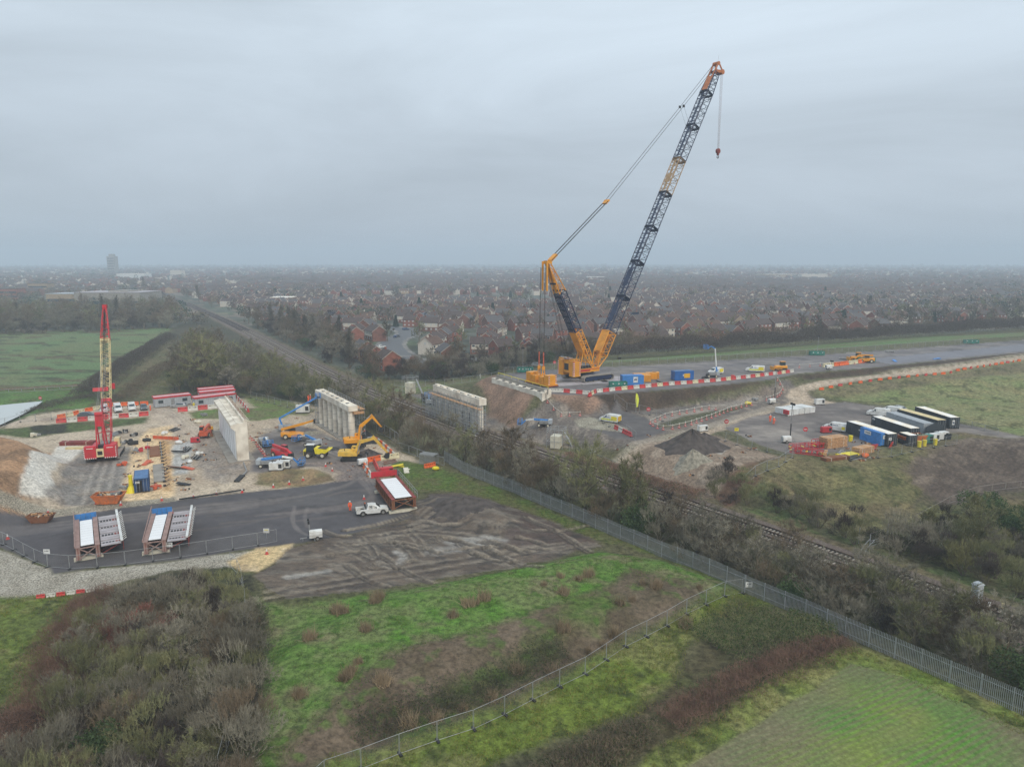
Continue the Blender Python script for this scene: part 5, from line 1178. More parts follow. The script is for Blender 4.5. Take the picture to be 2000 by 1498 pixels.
bl(1390, 737, 178, 'blue boom lift with its arm straight up on the platform', [(-1.5, 1.4), (-1.2, 3.2), (-.6, 8.6), (.6, 9.3), (1.6, 8.6)], ZP)
bl(838, 790, 100, 'small blue and red boom lift beside the far pier', [(-.8, 1.4), (.4, 2.6), (1.4, 2.2)], .5)
def telehandler(label, m, pts, rz, loc, head='dark'):
    t = thing('telehandler', label, 'telehandler', loc, rz); Y_ = K[m]
    b = loft([(2.4, .9, .7, 1.0, .8, 1.2), (1.2, 1.1, .6, 1.2, 1.0, 1.45), (-1.6, 1.1, .6, 1.3, 1.0, 1.6), (-2.7, .9, .7, 1.3, .8, 1.7)], Y_); b.build('body', None, t)
    four_wheels(t, (-1.6, 1.6), 1.05, .62, .45, K['offwhite'])
    b = MB(); b.box((-.2, .7, 1.9), (1.3, .9, 1.4), Y_, taper=.9); b.box((-.2, .72, 2.1), (1.34, .92, .8), K['glass'], taper=.93); b.build('cab', None, t)
    P_ = [Vector((x, -.35, z)) for x, z in pts]; b = MB()
    for i, (a, c) in enumerate(zip(P_, P_[1:])): b.beam(a, c, .5 - .1 * i, .55 - .12 * i, Y_)
    b.build('boom', None, t)
    b = MB(); e = P_[-1]; b.box(tuple(e + Vector((.1, 0, -.2))), (.3, 1.3, .9), K[head]); b.beam(e + Vector((.2, -.4, -.6)), e + Vector((1.3, -.4, -.6)), .12, .06, K['dark']); b.beam(e + Vector((.2, .4, -.6)), e + Vector((1.3, .4, -.6)), .12, .06, K['dark']); b.build('fork_carriage', None, t)
    return t
p = G3(573, 856); telehandler('orange telescopic handler with a long boom before the pier', 'orange_crane', [(-2.6, 2.3), (2.6, 3.6), (5.0, 4.3)], R(8), tuple(p))
p = G3(402, 852); telehandler('red and yellow telehandler left of the tall wall', 'brick_red', [(-2.4, 2.2), (2.2, 2.4), (3.2, 1.4)], R(100), tuple(p), 'yellow')
p = G3(552, 893); telehandler('red telehandler parked beside the folded blue lift', 'red', [(-2.6, 2.4), (2.2, 2.0), (3.2, 1.2)], R(-35), tuple(p))
p = G3(1690, 708, ZP); telehandler('yellow telehandler behind the green bins on the far platform', 'orange_crane', [(-2.4, 2.4), (2.2, 2.4), (3.4, 1.0)], R(170), tuple(p))
def dumper(loc, rz):
    t = thing('site_dumper', 'yellow site dumper with a tipping skip and white cab roof', 'dumper', loc, rz)
    b = MB(); b.box((-1.4, 0, 1.0), (2.6, 1.5, .8), K['dark']); b.box((-2.5, 0, 1.2), (.5, 1.5, 1.2), K['lemon']); b.build('chassis', None, t)
    four_wheels(t, (-1.7, 1.4), 1.0, .65, .5, K['offwhite'])
    b = MB()
    for x in (-2.1, -.6):
        for y in (-.65, .65): b.beam((x, y, 1.4), (x, y, 2.8), .08, .08, K['dark'])
    b.box((-1.35, 0, 2.1), (1.4, 1.25, 1.2), K['glass']); b.box((-1.35, 0, 2.85), (1.8, 1.5, .1), K['white']); b.build('cab', None, t)
    b = MB(); b.prism([(-.1, 1.1), (1.6, .9), (3.1, 1.9), (2.9, 2.0), (2.4, 1.95), (-.3, 2.3)], -1.2, 1.2, K['lemon']); b.build('skip_body', None, t)
    b = MB(); b.box((1.2, 0, 2.15), (2.2, 2.0, .12), K['soil_heap']); b.build('load', None, t)
p = G3(620, 893); dumper(tuple(p), R(-2))
def roller(label, x, y, z, rz):
    p = G3(x, y, z); t = thing('dozer', label, 'dozer', tuple(p), R(rz)); Y_ = K['orange_crane']
    crawler(t, 0, 3.4, .6, .9, -1, K['dark'], K['dark']); crawler(t, 0, 3.4, .6, .9, 1, K['dark'], K['dark'])
    b = loft([(1.9, .6, .8, 1.4, .5, 1.6), (.5, .7, .8, 1.5, .6, 1.7), (-1.8, 1.0, .8, 1.5, .9, 1.7)], Y_); b.build('body', None, t)
    b = MB(); b.box((-.6, 0, 2.2), (1.4, 1.4, 1.3), K['glass'], taper=.92); b.box((-.6, 0, 2.9), (1.5, 1.4, .12), Y_); b.build('cab', None, t)
    b = MB(); b.box((2.6, 0, .8), (.25, 3.2, 1.1), Y_); b.beam((0, -1.3, .7), (2.5, -1.3, .6), .15, .2, Y_); b.beam((0, 1.3, .7), (2.5, 1.3, .6), .15, .2, Y_); b.build('blade', None, t)
roller('yellow tracked dozer beside the end of the red and white barriers', 1524, 724, ZP, 185)
roller('low yellow dozer beside the telehandler on the far platform', 1672, 705, ZP, 175)
def light_tower(x, y, label, z=0.0, mast=9, rz=0, heads=True, low=False):
    p = G3(x, y, z); t = thing('lighting_tower', label, 'lighting tower', tuple(p), R(rz))
    b = MB(); b.box((0, 0, .9), (1.9, 1.1, .9), K['white']); b.cyl((-.95, 0, .95), (.95, 0, .95), .62, K['white'], 16); b.box((0, 0, .42), (1.6, 1.0, .3), K['dark']); b.build('generator_box', None, t)
    b = MB(); b.beam((1.3, 0, .45), (2.3, 0, .4), .1, .1, K['galv']); b.cyl((1.9, 0, .4), (1.9, 0, 0), .05, K['galv'], 6)
    for y_ in (-.9, .9): b.beam((.2, 0, .45), (.2, y_, .1), .08, .08, K['galv'])
    b.build('drawbar', None, t); wheel(t, -.2, -.7, .33, .2); wheel(t, -.2, .7, .33, .2)
    m = MB(); m.cyl((.9, 0, .9), (.9, 0, mast * .5), .12, K['dark'], 8); m.cyl((.9, 0, mast * .5), (.9, 0, mast), .085, K['steel'], 8); m.build('mast', None, t)
    for y_ in (-.45, .45):
        h = MB(); h.box((1.0, y_, mast + .1), (.3, .5, .45), K['dark']); h.box((1.16, y_, mast + .1), (.02, .42, .36), K['silver']); h.build('lamp_head', None, t)
    return t
light_tower(617, 1053, 'white towable lighting unit with its mast lowered at the yard edge', mast=2.9, rz=200)
light_tower(708, 909, 'white generator light unit beside the pale yellow excavator', mast=2.4, rz=30)
light_tower(1508, 769, 'white lighting tower by the bend of the stony track', ZC, 9.0, 20)
light_tower(1535, 865, 'white lighting tower inside the fence of the compound', ZC, 8.2, 10)
light_tower(1618, 722, 'white towable light on the platform beside a red barrier', ZP, 2.6, 10)

# ------------------------------------------------------------------ containers, cabins, skips
def container(label, x, y, x2, y2, z, m='blue', L_=6.06, roof=None, signs=(), name='shipping_container', cat='container', w_=2.44, h_=2.6, open_=False, side=1, win=False):
    a = G3(x, y, z); b_ = G3(x2, y2, z); an = az(a, b_)
    t = thing(name, label, cat, (a.x, a.y, zg((a.x + b_.x) / 2, (a.y + b_.y) / 2) + .05), an); B = K[m]
    b = MB(); n = int(L_ / .28)
    b.box((L_ / 2, side * w_ / 2, h_ / 2 + .08), (L_ - .1, w_ - .12, h_ - .16), B)
    for y_ in (0.03, w_ - .03):
        for i in range(n):
            if i % 2: b.box((.15 + i * (L_ - .3) / n, side * y_, h_ / 2 + .08), (L_ / n * .95, .05, h_ - .3), B)
    for xx in (.06, L_ - .06):
        for y_ in (.05, w_ - .05): b.box((xx, side * y_, h_ / 2 + .06), (.14, .14, h_), B)
    for y_ in (.05, w_ - .05): b.box((L_ / 2, side * y_, h_ + .02), (L_, .12, .12), B); b.box((L_ / 2, side * y_, .1), (L_, .12, .16), B)
    b.build('shell', None, t)
    r_ = MB(); r_.box((L_ / 2, side * w_ / 2, h_ + .05), (L_ - .12, w_ - .16, .06), K[roof or m])
    for i in range(int(L_ / .6)): r_.box((.3 + i * .6, side * w_ / 2, h_ + .09), (.25, w_ - .3, .03), K[roof or m])
    r_.build('roof', None, t)
    for y_ in (.62, w_ - .62):
        d = MB(); d.box((-.02, side * y_, h_ / 2 + .05), (.06, 1.12, h_ - .3), B)
        if open_: d.box((-.06, side * .9, h_ / 2), (.02, .9, h_ - .5), K['black']) if y_ > 1 else None
        for o_ in (-.25, .25): d.cyl((-.08, side * (y_ + o_), .2), (-.08, side * (y_ + o_), h_ - .1), .025, K['silver'], 5)
        d.build('door', None, t)
    for (f, xx, zz, ww, hh, mm) in signs:
        s = MB()
        if f == 'side':
            s.box((xx, side * -.03, zz), (ww, .03, hh), K[mm])
            if mm == 'white': text_bars(s, xx - ww * .35, xx + ww * .35, side * -.05, zz, hh * .3, K['deep_blue'])
        else:
            s.box((-.11, side * xx, zz), (.03, ww, hh), K[mm])
            if mm == 'white': s.box((-.13, side * xx, zz), (.01, ww * .6, hh * .25), K['deep_blue'])
        s.build('sign', None, t)
    if win:
        for xx in (1.0, L_ - 1.4):
            s = MB(); s.box((xx, side * -.05, 1.6), (1.0, .04, .9), K['glass']); s.build('window', None, t)
    return t
container('blue shipping container standing open on the sand beside a yellow hopper', 263, 964, 267, 929, 0, 'deep_blue', 6.06, 'roof_blue', [('end', .6, 2.0, .7, .35, 'white')], open_=True, side=-1)
container('bright blue shipping container on the platform edge with a white notice', 1216, 753, 1257, 752, ZP, 'sky_blue', 6.06, None, [('side', 3.7, 1.5, 1.3, 1.6, 'white'), ('side', 3.7, 1.6, .5, .5, 'red')])
container('dark blue shipping container on the platform with an orange panel', 1318, 744, 1357, 742, ZP, 'blue', 6.06, 'roof_blue', [('side', 3.9, 1.3, 1.9, 1.3, 'yellow'), ('side', 2.7, 1.5, .4, .5, 'white')])
container('long black container nearest the white van with a cream roof', 1731, 873, 1652, 846, ZC, 'anthracite', 12.2, 'roof_white', [('end', .7, 1.6, .7, .5, 'white'), ('side', 8.0, 1.6, .5, .3, 'white')], side=-1)
container('second long black container with a cream roof and small hut beside it', 1775, 861, 1694, 833, ZC, 'anthracite', 12.2, 'roof_white', [('side', 11.4, 2.2, .8, .35, 'white')], side=-1)
container('third long container with pale grey roof and grey end', 1802, 851, 1722, 824, ZC, 'cabin_grey', 12.2, 'cabin_grey', [('end', 1.2, 1.3, .4, .4, 'white')], side=-1)
container('fourth long black cabin with a yellowish roof in the compound', 1828, 844, 1748, 820, ZC, 'anthracite', 12.2, 'cream', [], side=-1)
container('fifth long black cabin nearest the field fence with notices on its end', 1853, 838, 1775, 812, ZC, 'anthracite', 12.2, 'roof_white', [('end', .9, 1.5, .6, 1.1, 'white'), ('end', 1.0, 1.3, .4, .3, 'white')], side=-1)
container('bright blue container with two white signs in front of the black containers', 1719, 872, 1664, 853, ZC, 'sky_blue', 6.06, 'sky_blue', [('end', 1.3, 1.9, 1.7, .8, 'white'), ('side', 3.8, 2.0, 1.9, .8, 'white')], side=-1)
container('small black hut with a cream roof between the containers', 1773, 872, 1757, 866, ZC, 'anthracite', 3.0, 'roof_white', [], side=-1, name='store_hut', cat='hut', w_=2.0, h_=2.2)
def cabin(label, x, y, x2, y2, L_=9.6):
    a = G3(x, y); b_ = G3(x2, y2); t = thing('site_cabin', label, 'site cabin', tuple(a), az(a, b_)); w_, h_ = 2.8, 2.5
    b = MB(); b.box((L_ / 2, w_ / 2, h_ / 2 + .15), (L_, w_, h_), K['cabin_grey'])
    for i in range(int(L_ / .5)): b.box((.25 + i * .5, -.02, h_ / 2 + .15), (.05, .03, h_), K['steel'])
    b.build('wall', None, t)
    b = MB(); b.box((L_ / 2, w_ / 2, h_ + .42), (L_ + .3, w_ + .3, .12), K['roof_red']); b.box((L_ / 2, -.16, h_ + .35), (L_ + .3, .06, .5), K['red']); b.box((L_ / 2, w_ + .16, h_ + .35), (L_ + .3, .06, .5), K['red']); b.box((-.16, w_ / 2, h_ + .35), (.06, w_ + .2, .5), K['red']); b.build('roof', None, t)
    for xx in (1.6, L_ - 1.6):
        b = MB(); b.box((xx, -.05, 1.6), (1.3, .05, .9), K['glass']); b.build('window', None, t)
    b = MB(); b.box((L_ / 2, -.05, 1.2), (.9, .05, 2.0), K['steel']); b.build('door', None, t)
k_('roof_red', A(210, 176, 182), rough=.6, var=.08)
cabin('grey site cabin with red roof edge nearest the parked vans', 303, 797, 366, 791)
cabin('grey site cabin with red roof edge behind the barrier, nearest the tall wall', 382, 797, 432, 791, 11.5)
cabin('third grey red-roofed cabin just behind the nearest one to the wall', 392, 786, 450, 780, 10)
cabin('rearmost grey red-roofed cabin beside the woodland', 390, 780, 452, 774, 10)
def skip(label, x, y, z, rz, m='skip_orange', s=1.0):
    p = G3(x, y, z); t = thing('skip', label, 'skip', tuple(p), R(rz), s=s)
    b = MB(); L1, L2, h, w_ = 1.3, 2.0, 1.3, .85
    v = [(-L1, -w_, .1), (L1, -w_, .1), (L1, w_, .1), (-L1, w_, .1), (-L2, -w_ - .1, h), (L2, -w_ - .1, h), (L2, w_ + .1, h), (-L2, w_ + .1, h)]
    b.add(v, [(0, 3, 2, 1), (0, 1, 5, 4), (1, 2, 6, 5), (2, 3, 7, 6), (3, 0, 4, 7)], K[m])
    for i in (-1, 0, 1): b.beam((i * 1.0, -w_ - .02, .1), (i * 1.25, -w_ - .13, h), .12, .06, K[m])
    for a, c in ((4, 5), (5, 6), (6, 7), (7, 4)): b.beam(v[a], v[c], .1, .1, K[m])
    b.build('skip_body', None, t)
    b = MB(); random.seed(int(x)); b.box((0, 0, h - .25), (3.4, 1.6, .1), K['soil_heap'])
    for i in range(14): b.box((random.uniform(-1.6, 1.6), random.uniform(-.7, .7), h - .05), (random.uniform(.3, 1.2), .15, random.uniform(.1, .4)), K[random.choice(['timber', 'dark', 'steel', 'offwhite'])], rz=random.uniform(0, 3))
    b.build('rubbish', None, t)
skip('orange skip full of rubble beside the asphalt yard edge', 214, 982, 0, 8, 'skip_orange', 1.25)
skip('rusty brown skip of scrap steel at the foot of the pale slope', 77, 985, 0, 5, 'rust', .95)
skip('orange skip between the red stacks and the green generators', 1779, 866, ZC, 10, 'skip_orange', 1.4)
def green_bin(label, x, y, z, rz, L_=3.4, mast=0):
    p = G3(x, y, z); t = thing('waste_bin' if not mast else 'lighting_bin', label, 'green bin', tuple(p), R(rz)); b = MB()
    for y_ in (-.9, .9): b.box((0, y_, .85), (L_, .07, 1.4), K['green'])
    for x_ in (-L_ / 2, L_ / 2): b.box((x_, 0, .85), (.07, 1.8, 1.4), K['green'])
    b.box((0, 0, .2), (L_, 1.8, .08), K['dark'])
    for i in range(6):
        for y_ in (-.96, .96): b.box((-L_ / 2 + .2 + i * (L_ - .4) / 5, y_, .85), (.09, .07, 1.45), K['green'])
    for i in range(3): b.box((-L_ / 3 + i * L_ / 3, -1.0, 1.1), (.35, .02, .3), K['white'])
    b.build('bin_body', None, t)
    if mast:
        m = MB(); m.cyl((.2, 0, .2), (.2, 0, mast), .06, K['galv'], 6); m.build('mast', None, t)
        m = MB(); m.box((.2, 0, mast), (.9, .3, .5), K['dark']); m.build('lamp_head', None, t)
green_bin('green bin pair with a light mast left of the hanging ballast', 1020, 727, ZP, 10, 3.2, 7.5)
green_bin('tilted green bin right of the light mast behind the ballast', 1033, 727, ZP, -15, 2.4)
green_bin('green bin with a tall light mast in front of the bright blue container', 1207, 756, ZP, 5, 4.8, 8)
green_bin('green bin with a light mast at the back of the platform', 1595, 694, ZP, 0, 5, 7)
green_bin('long green bin beside the dozer at the far platform', 1690, 707, ZP, 0, 6)
green_bin('green bin alone beside the new road far away', 1896, 671, ZP, -8, 5.5)
# counterweight slabs on the platform
for i, (x, y, n, L_) in enumerate([(1252, 742, 3, 4.6), (1272, 740, 3, 3.0), (1262, 745, 3, 2.4), (1280, 739, 3, 2.0)]):
    p = G3(x, y, ZP)
    for k in range(n):
        b = MB(); b.box((0, 0, 0), (L_, 1.9, .6), K['orange_crane']); b.box((0, -1.0, 0), (L_ * .1, .1, .6), K['orange_crane']); b.box((L_ * .3, -1.0, 0), (L_ * .08, .1, .6), K['orange_crane'])
        chevrons(b, (-L_ / 2 + .25, -.97, 0), .3, .58, 'x', K['red'], K['white'], 2, .06)
        o = b.build('ballast_slab', None, None, (p.x, p.y, p.z + .35 + k * .63), R(8 - 5 * i))
        tag(o, ['bottom', 'middle', 'top'][k] + [' yellow ballast slab of the left stack beside the bright blue container', ' yellow ballast slab of the stack behind, middle of the four', ' yellow ballast slab of the nearest stack with checked ends', ' yellow ballast slab of the rightmost small stack'][i], 'ballast slab', 'spare crane ballast on the platform')
# steel mats under the crane
for i, (x, y, m, lb) in enumerate([(1100, 752, 'steel', 'nearest'), (1160, 748, 'steel', 'middle'), (1200, 744, 'rust_red', 'red edged'), (1150, 735, 'steel', 'rear left'), (1225, 738, 'steel', 'rear right'), (1100, 741, 'steel', 'far left')]):
    p = G3(x, y, ZP); b = MB(); b.box((0, 0, .1), (9.5, 4.6, .2), K[m]); b.box((0, 0, .16), (9.2, 4.3, .14), K['deck_grey'])
    o = b.build('crane_mat', None, None, (p.x, p.y, p.z), R(24 - 3 * i)); tag(o, lb + ' flat grey steel mat laid under the big crane on the platform', 'mat', 'steel mats under the crane')

# ================================================================== VEGETATION
def twig_mat(name, c1, c2, rnd=.25, leaf=False):
    m = bpy.data.materials.new(name); m.use_nodes = True; t = m.node_tree; n = t.nodes; l = t.links
    b = n['Principled BSDF']; b.inputs['Roughness'].default_value = .9; b.inputs['Specular IOR Level'].default_value = .15
    c = n.new('ShaderNodeTexCoord'); ns = n.new('ShaderNodeTexNoise'); ns.inputs['Scale'].default_value = .7; ns.inputs['Detail'].default_value = 4
    oi = n.new('ShaderNodeObjectInfo'); ad = n.new('ShaderNodeVectorMath'); ad.operation = 'ADD'
    l.new(c.outputs['Object'], ad.inputs[0]); l.new(oi.outputs['Location'], ad.inputs[1]); l.new(ad.outputs[0], ns.inputs['Vector'])
    mr = n.new('ShaderNodeMapRange'); mr.inputs['From Min'].default_value = .35; mr.inputs['From Max'].default_value = .65; l.new(ns.outputs[0], mr.inputs['Value'])
    mx = n.new('ShaderNodeMix'); mx.data_type = 'RGBA'; mx.inputs['A'].default_value = (*c1, 1); mx.inputs['B'].default_value = (*c2, 1); l.new(mr.outputs[0], mx.inputs['Factor'])
    r = n.new('ShaderNodeMapRange'); r.inputs['To Min'].default_value = 1 - rnd; r.inputs['To Max'].default_value = 1 + rnd; l.new(oi.outputs['Random'], r.inputs['Value'])
    s = n.new('ShaderNodeVectorMath'); s.operation = 'SCALE'; l.new(mx.outputs['Result'], s.inputs[0]); l.new(r.outputs[0], s.inputs['Scale']); l.new(s.outputs[0], b.inputs['Base Color'])
    return m
TW = {'grey': twig_mat('twig_grey', A(146, 142, 128), A(116, 112, 100)), 'olive': twig_mat('twig_olive', A(142, 142, 106), A(108, 112, 82)), 'brown': twig_mat('twig_brown', A(132, 118, 100), A(104, 96, 82)),
      'dark': twig_mat('twig_dark', A(92, 84, 80), A(74, 68, 66)), 'purple': twig_mat('twig_purple', A(144, 116, 102), A(112, 90, 82)), 'red': twig_mat('twig_red', A(148, 96, 88), A(116, 92, 80)),
      'ivy': twig_mat('leaf_ivy', A(78, 96, 62, 1.2), A(58, 74, 50, 1.2)), 'conifer': twig_mat('leaf_conifer', A(54, 76, 58, 1.1), A(40, 58, 46, 1.1)), 'bark': twig_mat('bark', A(124, 116, 102), A(96, 90, 80)),
      'pale': twig_mat('bark_pale', A(196, 192, 182), A(160, 156, 146)), 'buff': twig_mat('dead_grass', A(160, 144, 120), A(130, 116, 96), .15), 'bramble': twig_mat('leaf_bramble', A(84, 96, 62), A(70, 74, 54)),
      'far': twig_mat('twig_far', A(112, 106, 92), A(88, 86, 76), .3), 'laurel': twig_mat('leaf_laurel', A(70, 96, 48), A(52, 76, 40)), 'yel': twig_mat('twig_yellow', A(140, 138, 96), A(118, 117, 84))}
def tris(P0, D, Ln, Wd, rg, bend=.0):
    """thin flat twigs: arrays of roots, directions, lengths, widths -> vertices, 3 each"""
    n = len(P0); D = D / (np.linalg.norm(D, axis=1, keepdims=True) + 1e-9)
    q = rg.normal(size=(n, 3)); S = np.cross(D, q); S /= (np.linalg.norm(S, axis=1, keepdims=True) + 1e-9)
    V = np.empty((n, 3, 3)); V[:, 0] = P0 - S * Wd[:, None] / 2; V[:, 1] = P0 + S * Wd[:, None] / 2; V[:, 2] = P0 + D * Ln[:, None]
    return V.reshape(-1, 3)
def leaf_quads(P0, sz, rg):
    n = len(P0); a = rg.normal(size=(n, 3)); a /= np.linalg.norm(a, axis=1, keepdims=True); b = np.cross(a, rg.normal(size=(n, 3))); b /= np.linalg.norm(b, axis=1, keepdims=True)
    V = np.empty((n, 3, 3)); V[:, 0] = P0 - a * sz[:, None]; V[:, 1] = P0 + b * sz[:, None]; V[:, 2] = P0 + a * sz[:, None]
    return V.reshape(-1, 3)
def tri_mesh(name, V, m, mi=None):
    me = bpy.data.meshes.new(name); n = len(V) // 3; me.vertices.add(n * 3); me.vertices.foreach_set('co', V.astype(np.float32).ravel())
    me.loops.add(n * 3); me.loops.foreach_set('vertex_index', np.arange(n * 3, dtype=np.int32)); me.polygons.add(n); me.polygons.foreach_set('loop_start', np.arange(0, n * 3, 3, dtype=np.int32))
    for q in (m if isinstance(m, list) else [m]): me.materials.append(q)
    if mi is not None: me.polygons.foreach_set('material_index', mi.astype(np.int32))
    me.update(calc_edges=True); return me
def unit(v): return v / (np.linalg.norm(v, axis=-1, keepdims=True) + 1e-9)
def shrub_mesh(seed, r, h, nb, nt, w=.035, up=.7, lobes=5):
    """dome of branchlets carrying twigs; returns crown vertices and stem MB"""
    rg = np.random.default_rng(seed)
    lc = rg.normal(size=(lobes, 3)) * [r * .45, r * .45, h * .2] + [0, 0, h * .52]; lr = rg.uniform(.34, .6, lobes) * r
    k = rg.integers(0, lobes, nb); d = unit(rg.normal(size=(nb, 3))); d[:, 2] = np.abs(d[:, 2]) * .9 - .12
    rad = rg.uniform(.25, 1.0, nb) ** .6
    B = lc[k] + d * (lr[k] * rad)[:, None]; B[:, 2] = np.clip(B[:, 2], .15, h)
    root = np.stack([B[:, 0] * .25, B[:, 1] * .25, np.zeros(nb)], 1)
    bd = unit(unit(B - root) * 1.0 + rg.normal(size=(nb, 3)) * .35 + np.array([0, 0, up * .4]))
    L1 = rg.uniform(.6, 1.15, nb) * r * .34
    Vs = [tris(B, bd, L1, np.full(nb, w * 1.6), rg)]
    f = rg.uniform(0, .9, (nb, nt)); S = (B[:, None] + bd[:, None] * (L1[:, None] * f)[:, :, None]).reshape(-1, 3)
    td = unit(np.repeat(bd, nt, 0) + rg.normal(size=(nb * nt, 3)) * .62 + np.array([0, 0, up * .3]))
    Vs.append(tris(S, td, rg.uniform(.25, .85, nb * nt) * r * .24, np.full(nb * nt, w), rg))
    V = np.concatenate(Vs); mb = MB(); kk = rg.integers(0, nb, 16)
    for i in range(9):
        a = rg.uniform(0, 6.28); mb.cyl((math.cos(a) * .15, math.sin(a) * .15, -.2), tuple(B[kk[i]] * .8), .07, None, 4, .025, cap=False)
    return V, mb
def tree_mesh(seed, h, r, nt=9, w=.04, trunk=.28, clear=.22, narrow=False, limbs=9):
    rg = np.random.default_rng(seed); mb = MB(); bl_ = []
    top = np.array([rg.normal() * .04 * h, rg.normal() * .04 * h, h * .8])
    mb.cyl((0, 0, -.3), tuple(top * .45), trunk, None, 7, trunk * .65, cap=False); mb.cyl(tuple(top * .45), tuple(top), trunk * .65, None, 6, trunk * .15, cap=False)
    for i in range(limbs):
        t = clear + (1 - clear) * (i + .5) / limbs; a = i * 2.4 + rg.normal() * .3; s0 = top * t
        el = .35 + .75 * t + (.5 if narrow else 0); ln = r * (1.1 - .35 * abs(t - .45)) * rg.uniform(.75, 1.1)
        d = np.array([math.cos(a) * math.cos(el), math.sin(a) * math.cos(el), math.sin(el)]); p1 = s0 + d * ln * .55
        d2 = unit(d + rg.normal(size=3) * .22 + [0, 0, .18]); p2 = p1 + d2 * ln * .5
        rr = trunk * .42 * (1 - .5 * t); mb.cyl(tuple(s0), tuple(p1), rr, None, 5, rr * .6, cap=False); mb.cyl(tuple(p1), tuple(p2), rr * .6, None, 4, rr * .2, cap=False)
        for j in range(7):
            f = rg.uniform(.35, 2.0); q0 = s0 + (p1 - s0) * f if f < 1 else p1 + (p2 - p1) * (f - 1)
            dd = unit(d2 + rg.normal(size=3) * .75 + [0, 0, .3]); l2 = ln * rg.uniform(.22, .42); q1 = q0 + dd * l2
            mb.cyl(tuple(q0), tuple(q1), rr * .3, None, 3, rr * .08, cap=False)
            for k in range(4): g = rg.uniform(.2, 1); bl_.append((q0 + dd * l2 * g, unit(dd + rg.normal(size=3) * .6 + [0, 0, .25]), l2 * rg.uniform(.4, .75)))
    B = np.array([b[0] for b in bl_]); bd = np.array([b[1] for b in bl_]); L1 = np.array([b[2] for b in bl_]); nb = len(B)
    Vs = [tris(B, bd, L1, np.full(nb, w * 1.7), rg)]
    f = rg.uniform(0, .95, (nb, nt)); S = (B[:, None] + bd[:, None] * (L1[:, None] * f)[:, :, None]).reshape(-1, 3)
    td = unit(np.repeat(bd, nt, 0) + rg.normal(size=(nb * nt, 3)) * .6 + np.array([0, 0, .2]))
    Vs.append(tris(S, td, rg.uniform(.3, .8, nb * nt) * r * .2 + .15, np.full(nb * nt, w), rg))
    return np.concatenate(Vs), mb
def proto_tree(name, cat, V, mb, mt, bark='bark', crown='crown', trunk='trunk'):
    t = thing(name, '', cat)
    me = tri_mesh(crown, V, TW[mt]) ; o = bpy.data.objects.new(crown, me); COL.objects.link(o); o.parent = t
    if mb is not None: q = mb.build(trunk, TW[bark], t)
    return Proto(t)
SH = {}   # shrub prototypes by colour
for i, (c, n) in enumerate([('grey', 3), ('olive', 2), ('brown', 2), ('dark', 2), ('red', 1), ('yel', 1), ('purple', 1)]):
    SH[c] = []
    for j in range(n):
        V, mb = shrub_mesh(100 + i * 10 + j, 2.6, 4.3, 420, 16, .026, lobes=8); SH[c].append(proto_tree('bare_shrub', 'shrub', V, mb, c, crown='twigs', trunk='stem'))
def leafy(seed, r, h, n, sz=.16):
    rg = np.random.default_rng(seed); lc = rg.normal(size=(6, 3)) * [r * .4, r * .4, h * .14] + [0, 0, h * .5]; k = rg.integers(0, 6, n)
    d = unit(rg.normal(size=(n, 3))); B = lc[k] + d * (r * .55 * rg.uniform(.6, 1.05, n))[:, None]; B[:, 2] = np.abs(B[:, 2]) * 1.0
    return leaf_quads(B, rg.uniform(.6, 1.3, n) * sz, rg)
SH['ivy'] = []
for j in range(2):
    mb = MB(); mb.cyl((0, 0, -.2), (0, 0, 2.4), .12, None, 6, .05, cap=False)
    SH['ivy'].append(proto_tree('evergreen_shrub', 'shrub', leafy(300 + j, 2.4, 4.0, 3000, .12), mb, 'ivy', crown='foliage', trunk='stem'))
TR = {}
for i, (c, h, r, nr, n) in enumerate([('grey', 10, 4.2, False, 3), ('olive', 9, 4.0, False, 2), ('brown', 10, 4.4, False, 2), ('yel', 7.5, 3.0, True, 2), ('poplar', 14, 3.4, True, 2)]):
    TR[c] = []
    for j in range(n):
        V, mb = tree_mesh(500 + i * 10 + j, h, r, 15, .042, narrow=nr, limbs=14 if h < 12 else 17)
        TR[c].append(proto_tree('birch_tree' if c == 'yel' else 'poplar_tree' if c == 'poplar' else 'bare_tree', 'tree', V, mb, {'poplar': 'far'}.get(c, c), 'pale' if c == 'yel' else 'bark'))
SMALL = []   # light copies for the far town
for j in range(4):
    V, mb = tree_mesh(700 + j, 9, 4.0, 5, .16, limbs=9); SMALL.append(proto_tree('garden_tree', 'tree', V, mb, ['far', 'far', 'olive', 'brown'][j]))
CON = []
for j in range(2):
    rg = np.random.default_rng(800 + j); n = 1500; z = rg.uniform(0, 1, n) ** 1.3; a = rg.uniform(0, 6.28, n); rr = (1 - z) * 2.2 * rg.uniform(.5, 1, n) + .1
    B = np.stack([rr * np.cos(a), rr * np.sin(a), z * 9 + .8], 1); D = np.stack([np.cos(a), np.sin(a), -.1 + 0 * a], 1); mb = MB(); mb.cyl((0, 0, -.2), (0, 0, 3), .25, None, 6, cap=False)
    CON.append(proto_tree('conifer_tree', 'tree', tris(B, D + rg.normal(size=(n, 3)) * .5, rg.uniform(.5, 1.1, n), np.full(n, .4), rg), mb, 'conifer'))

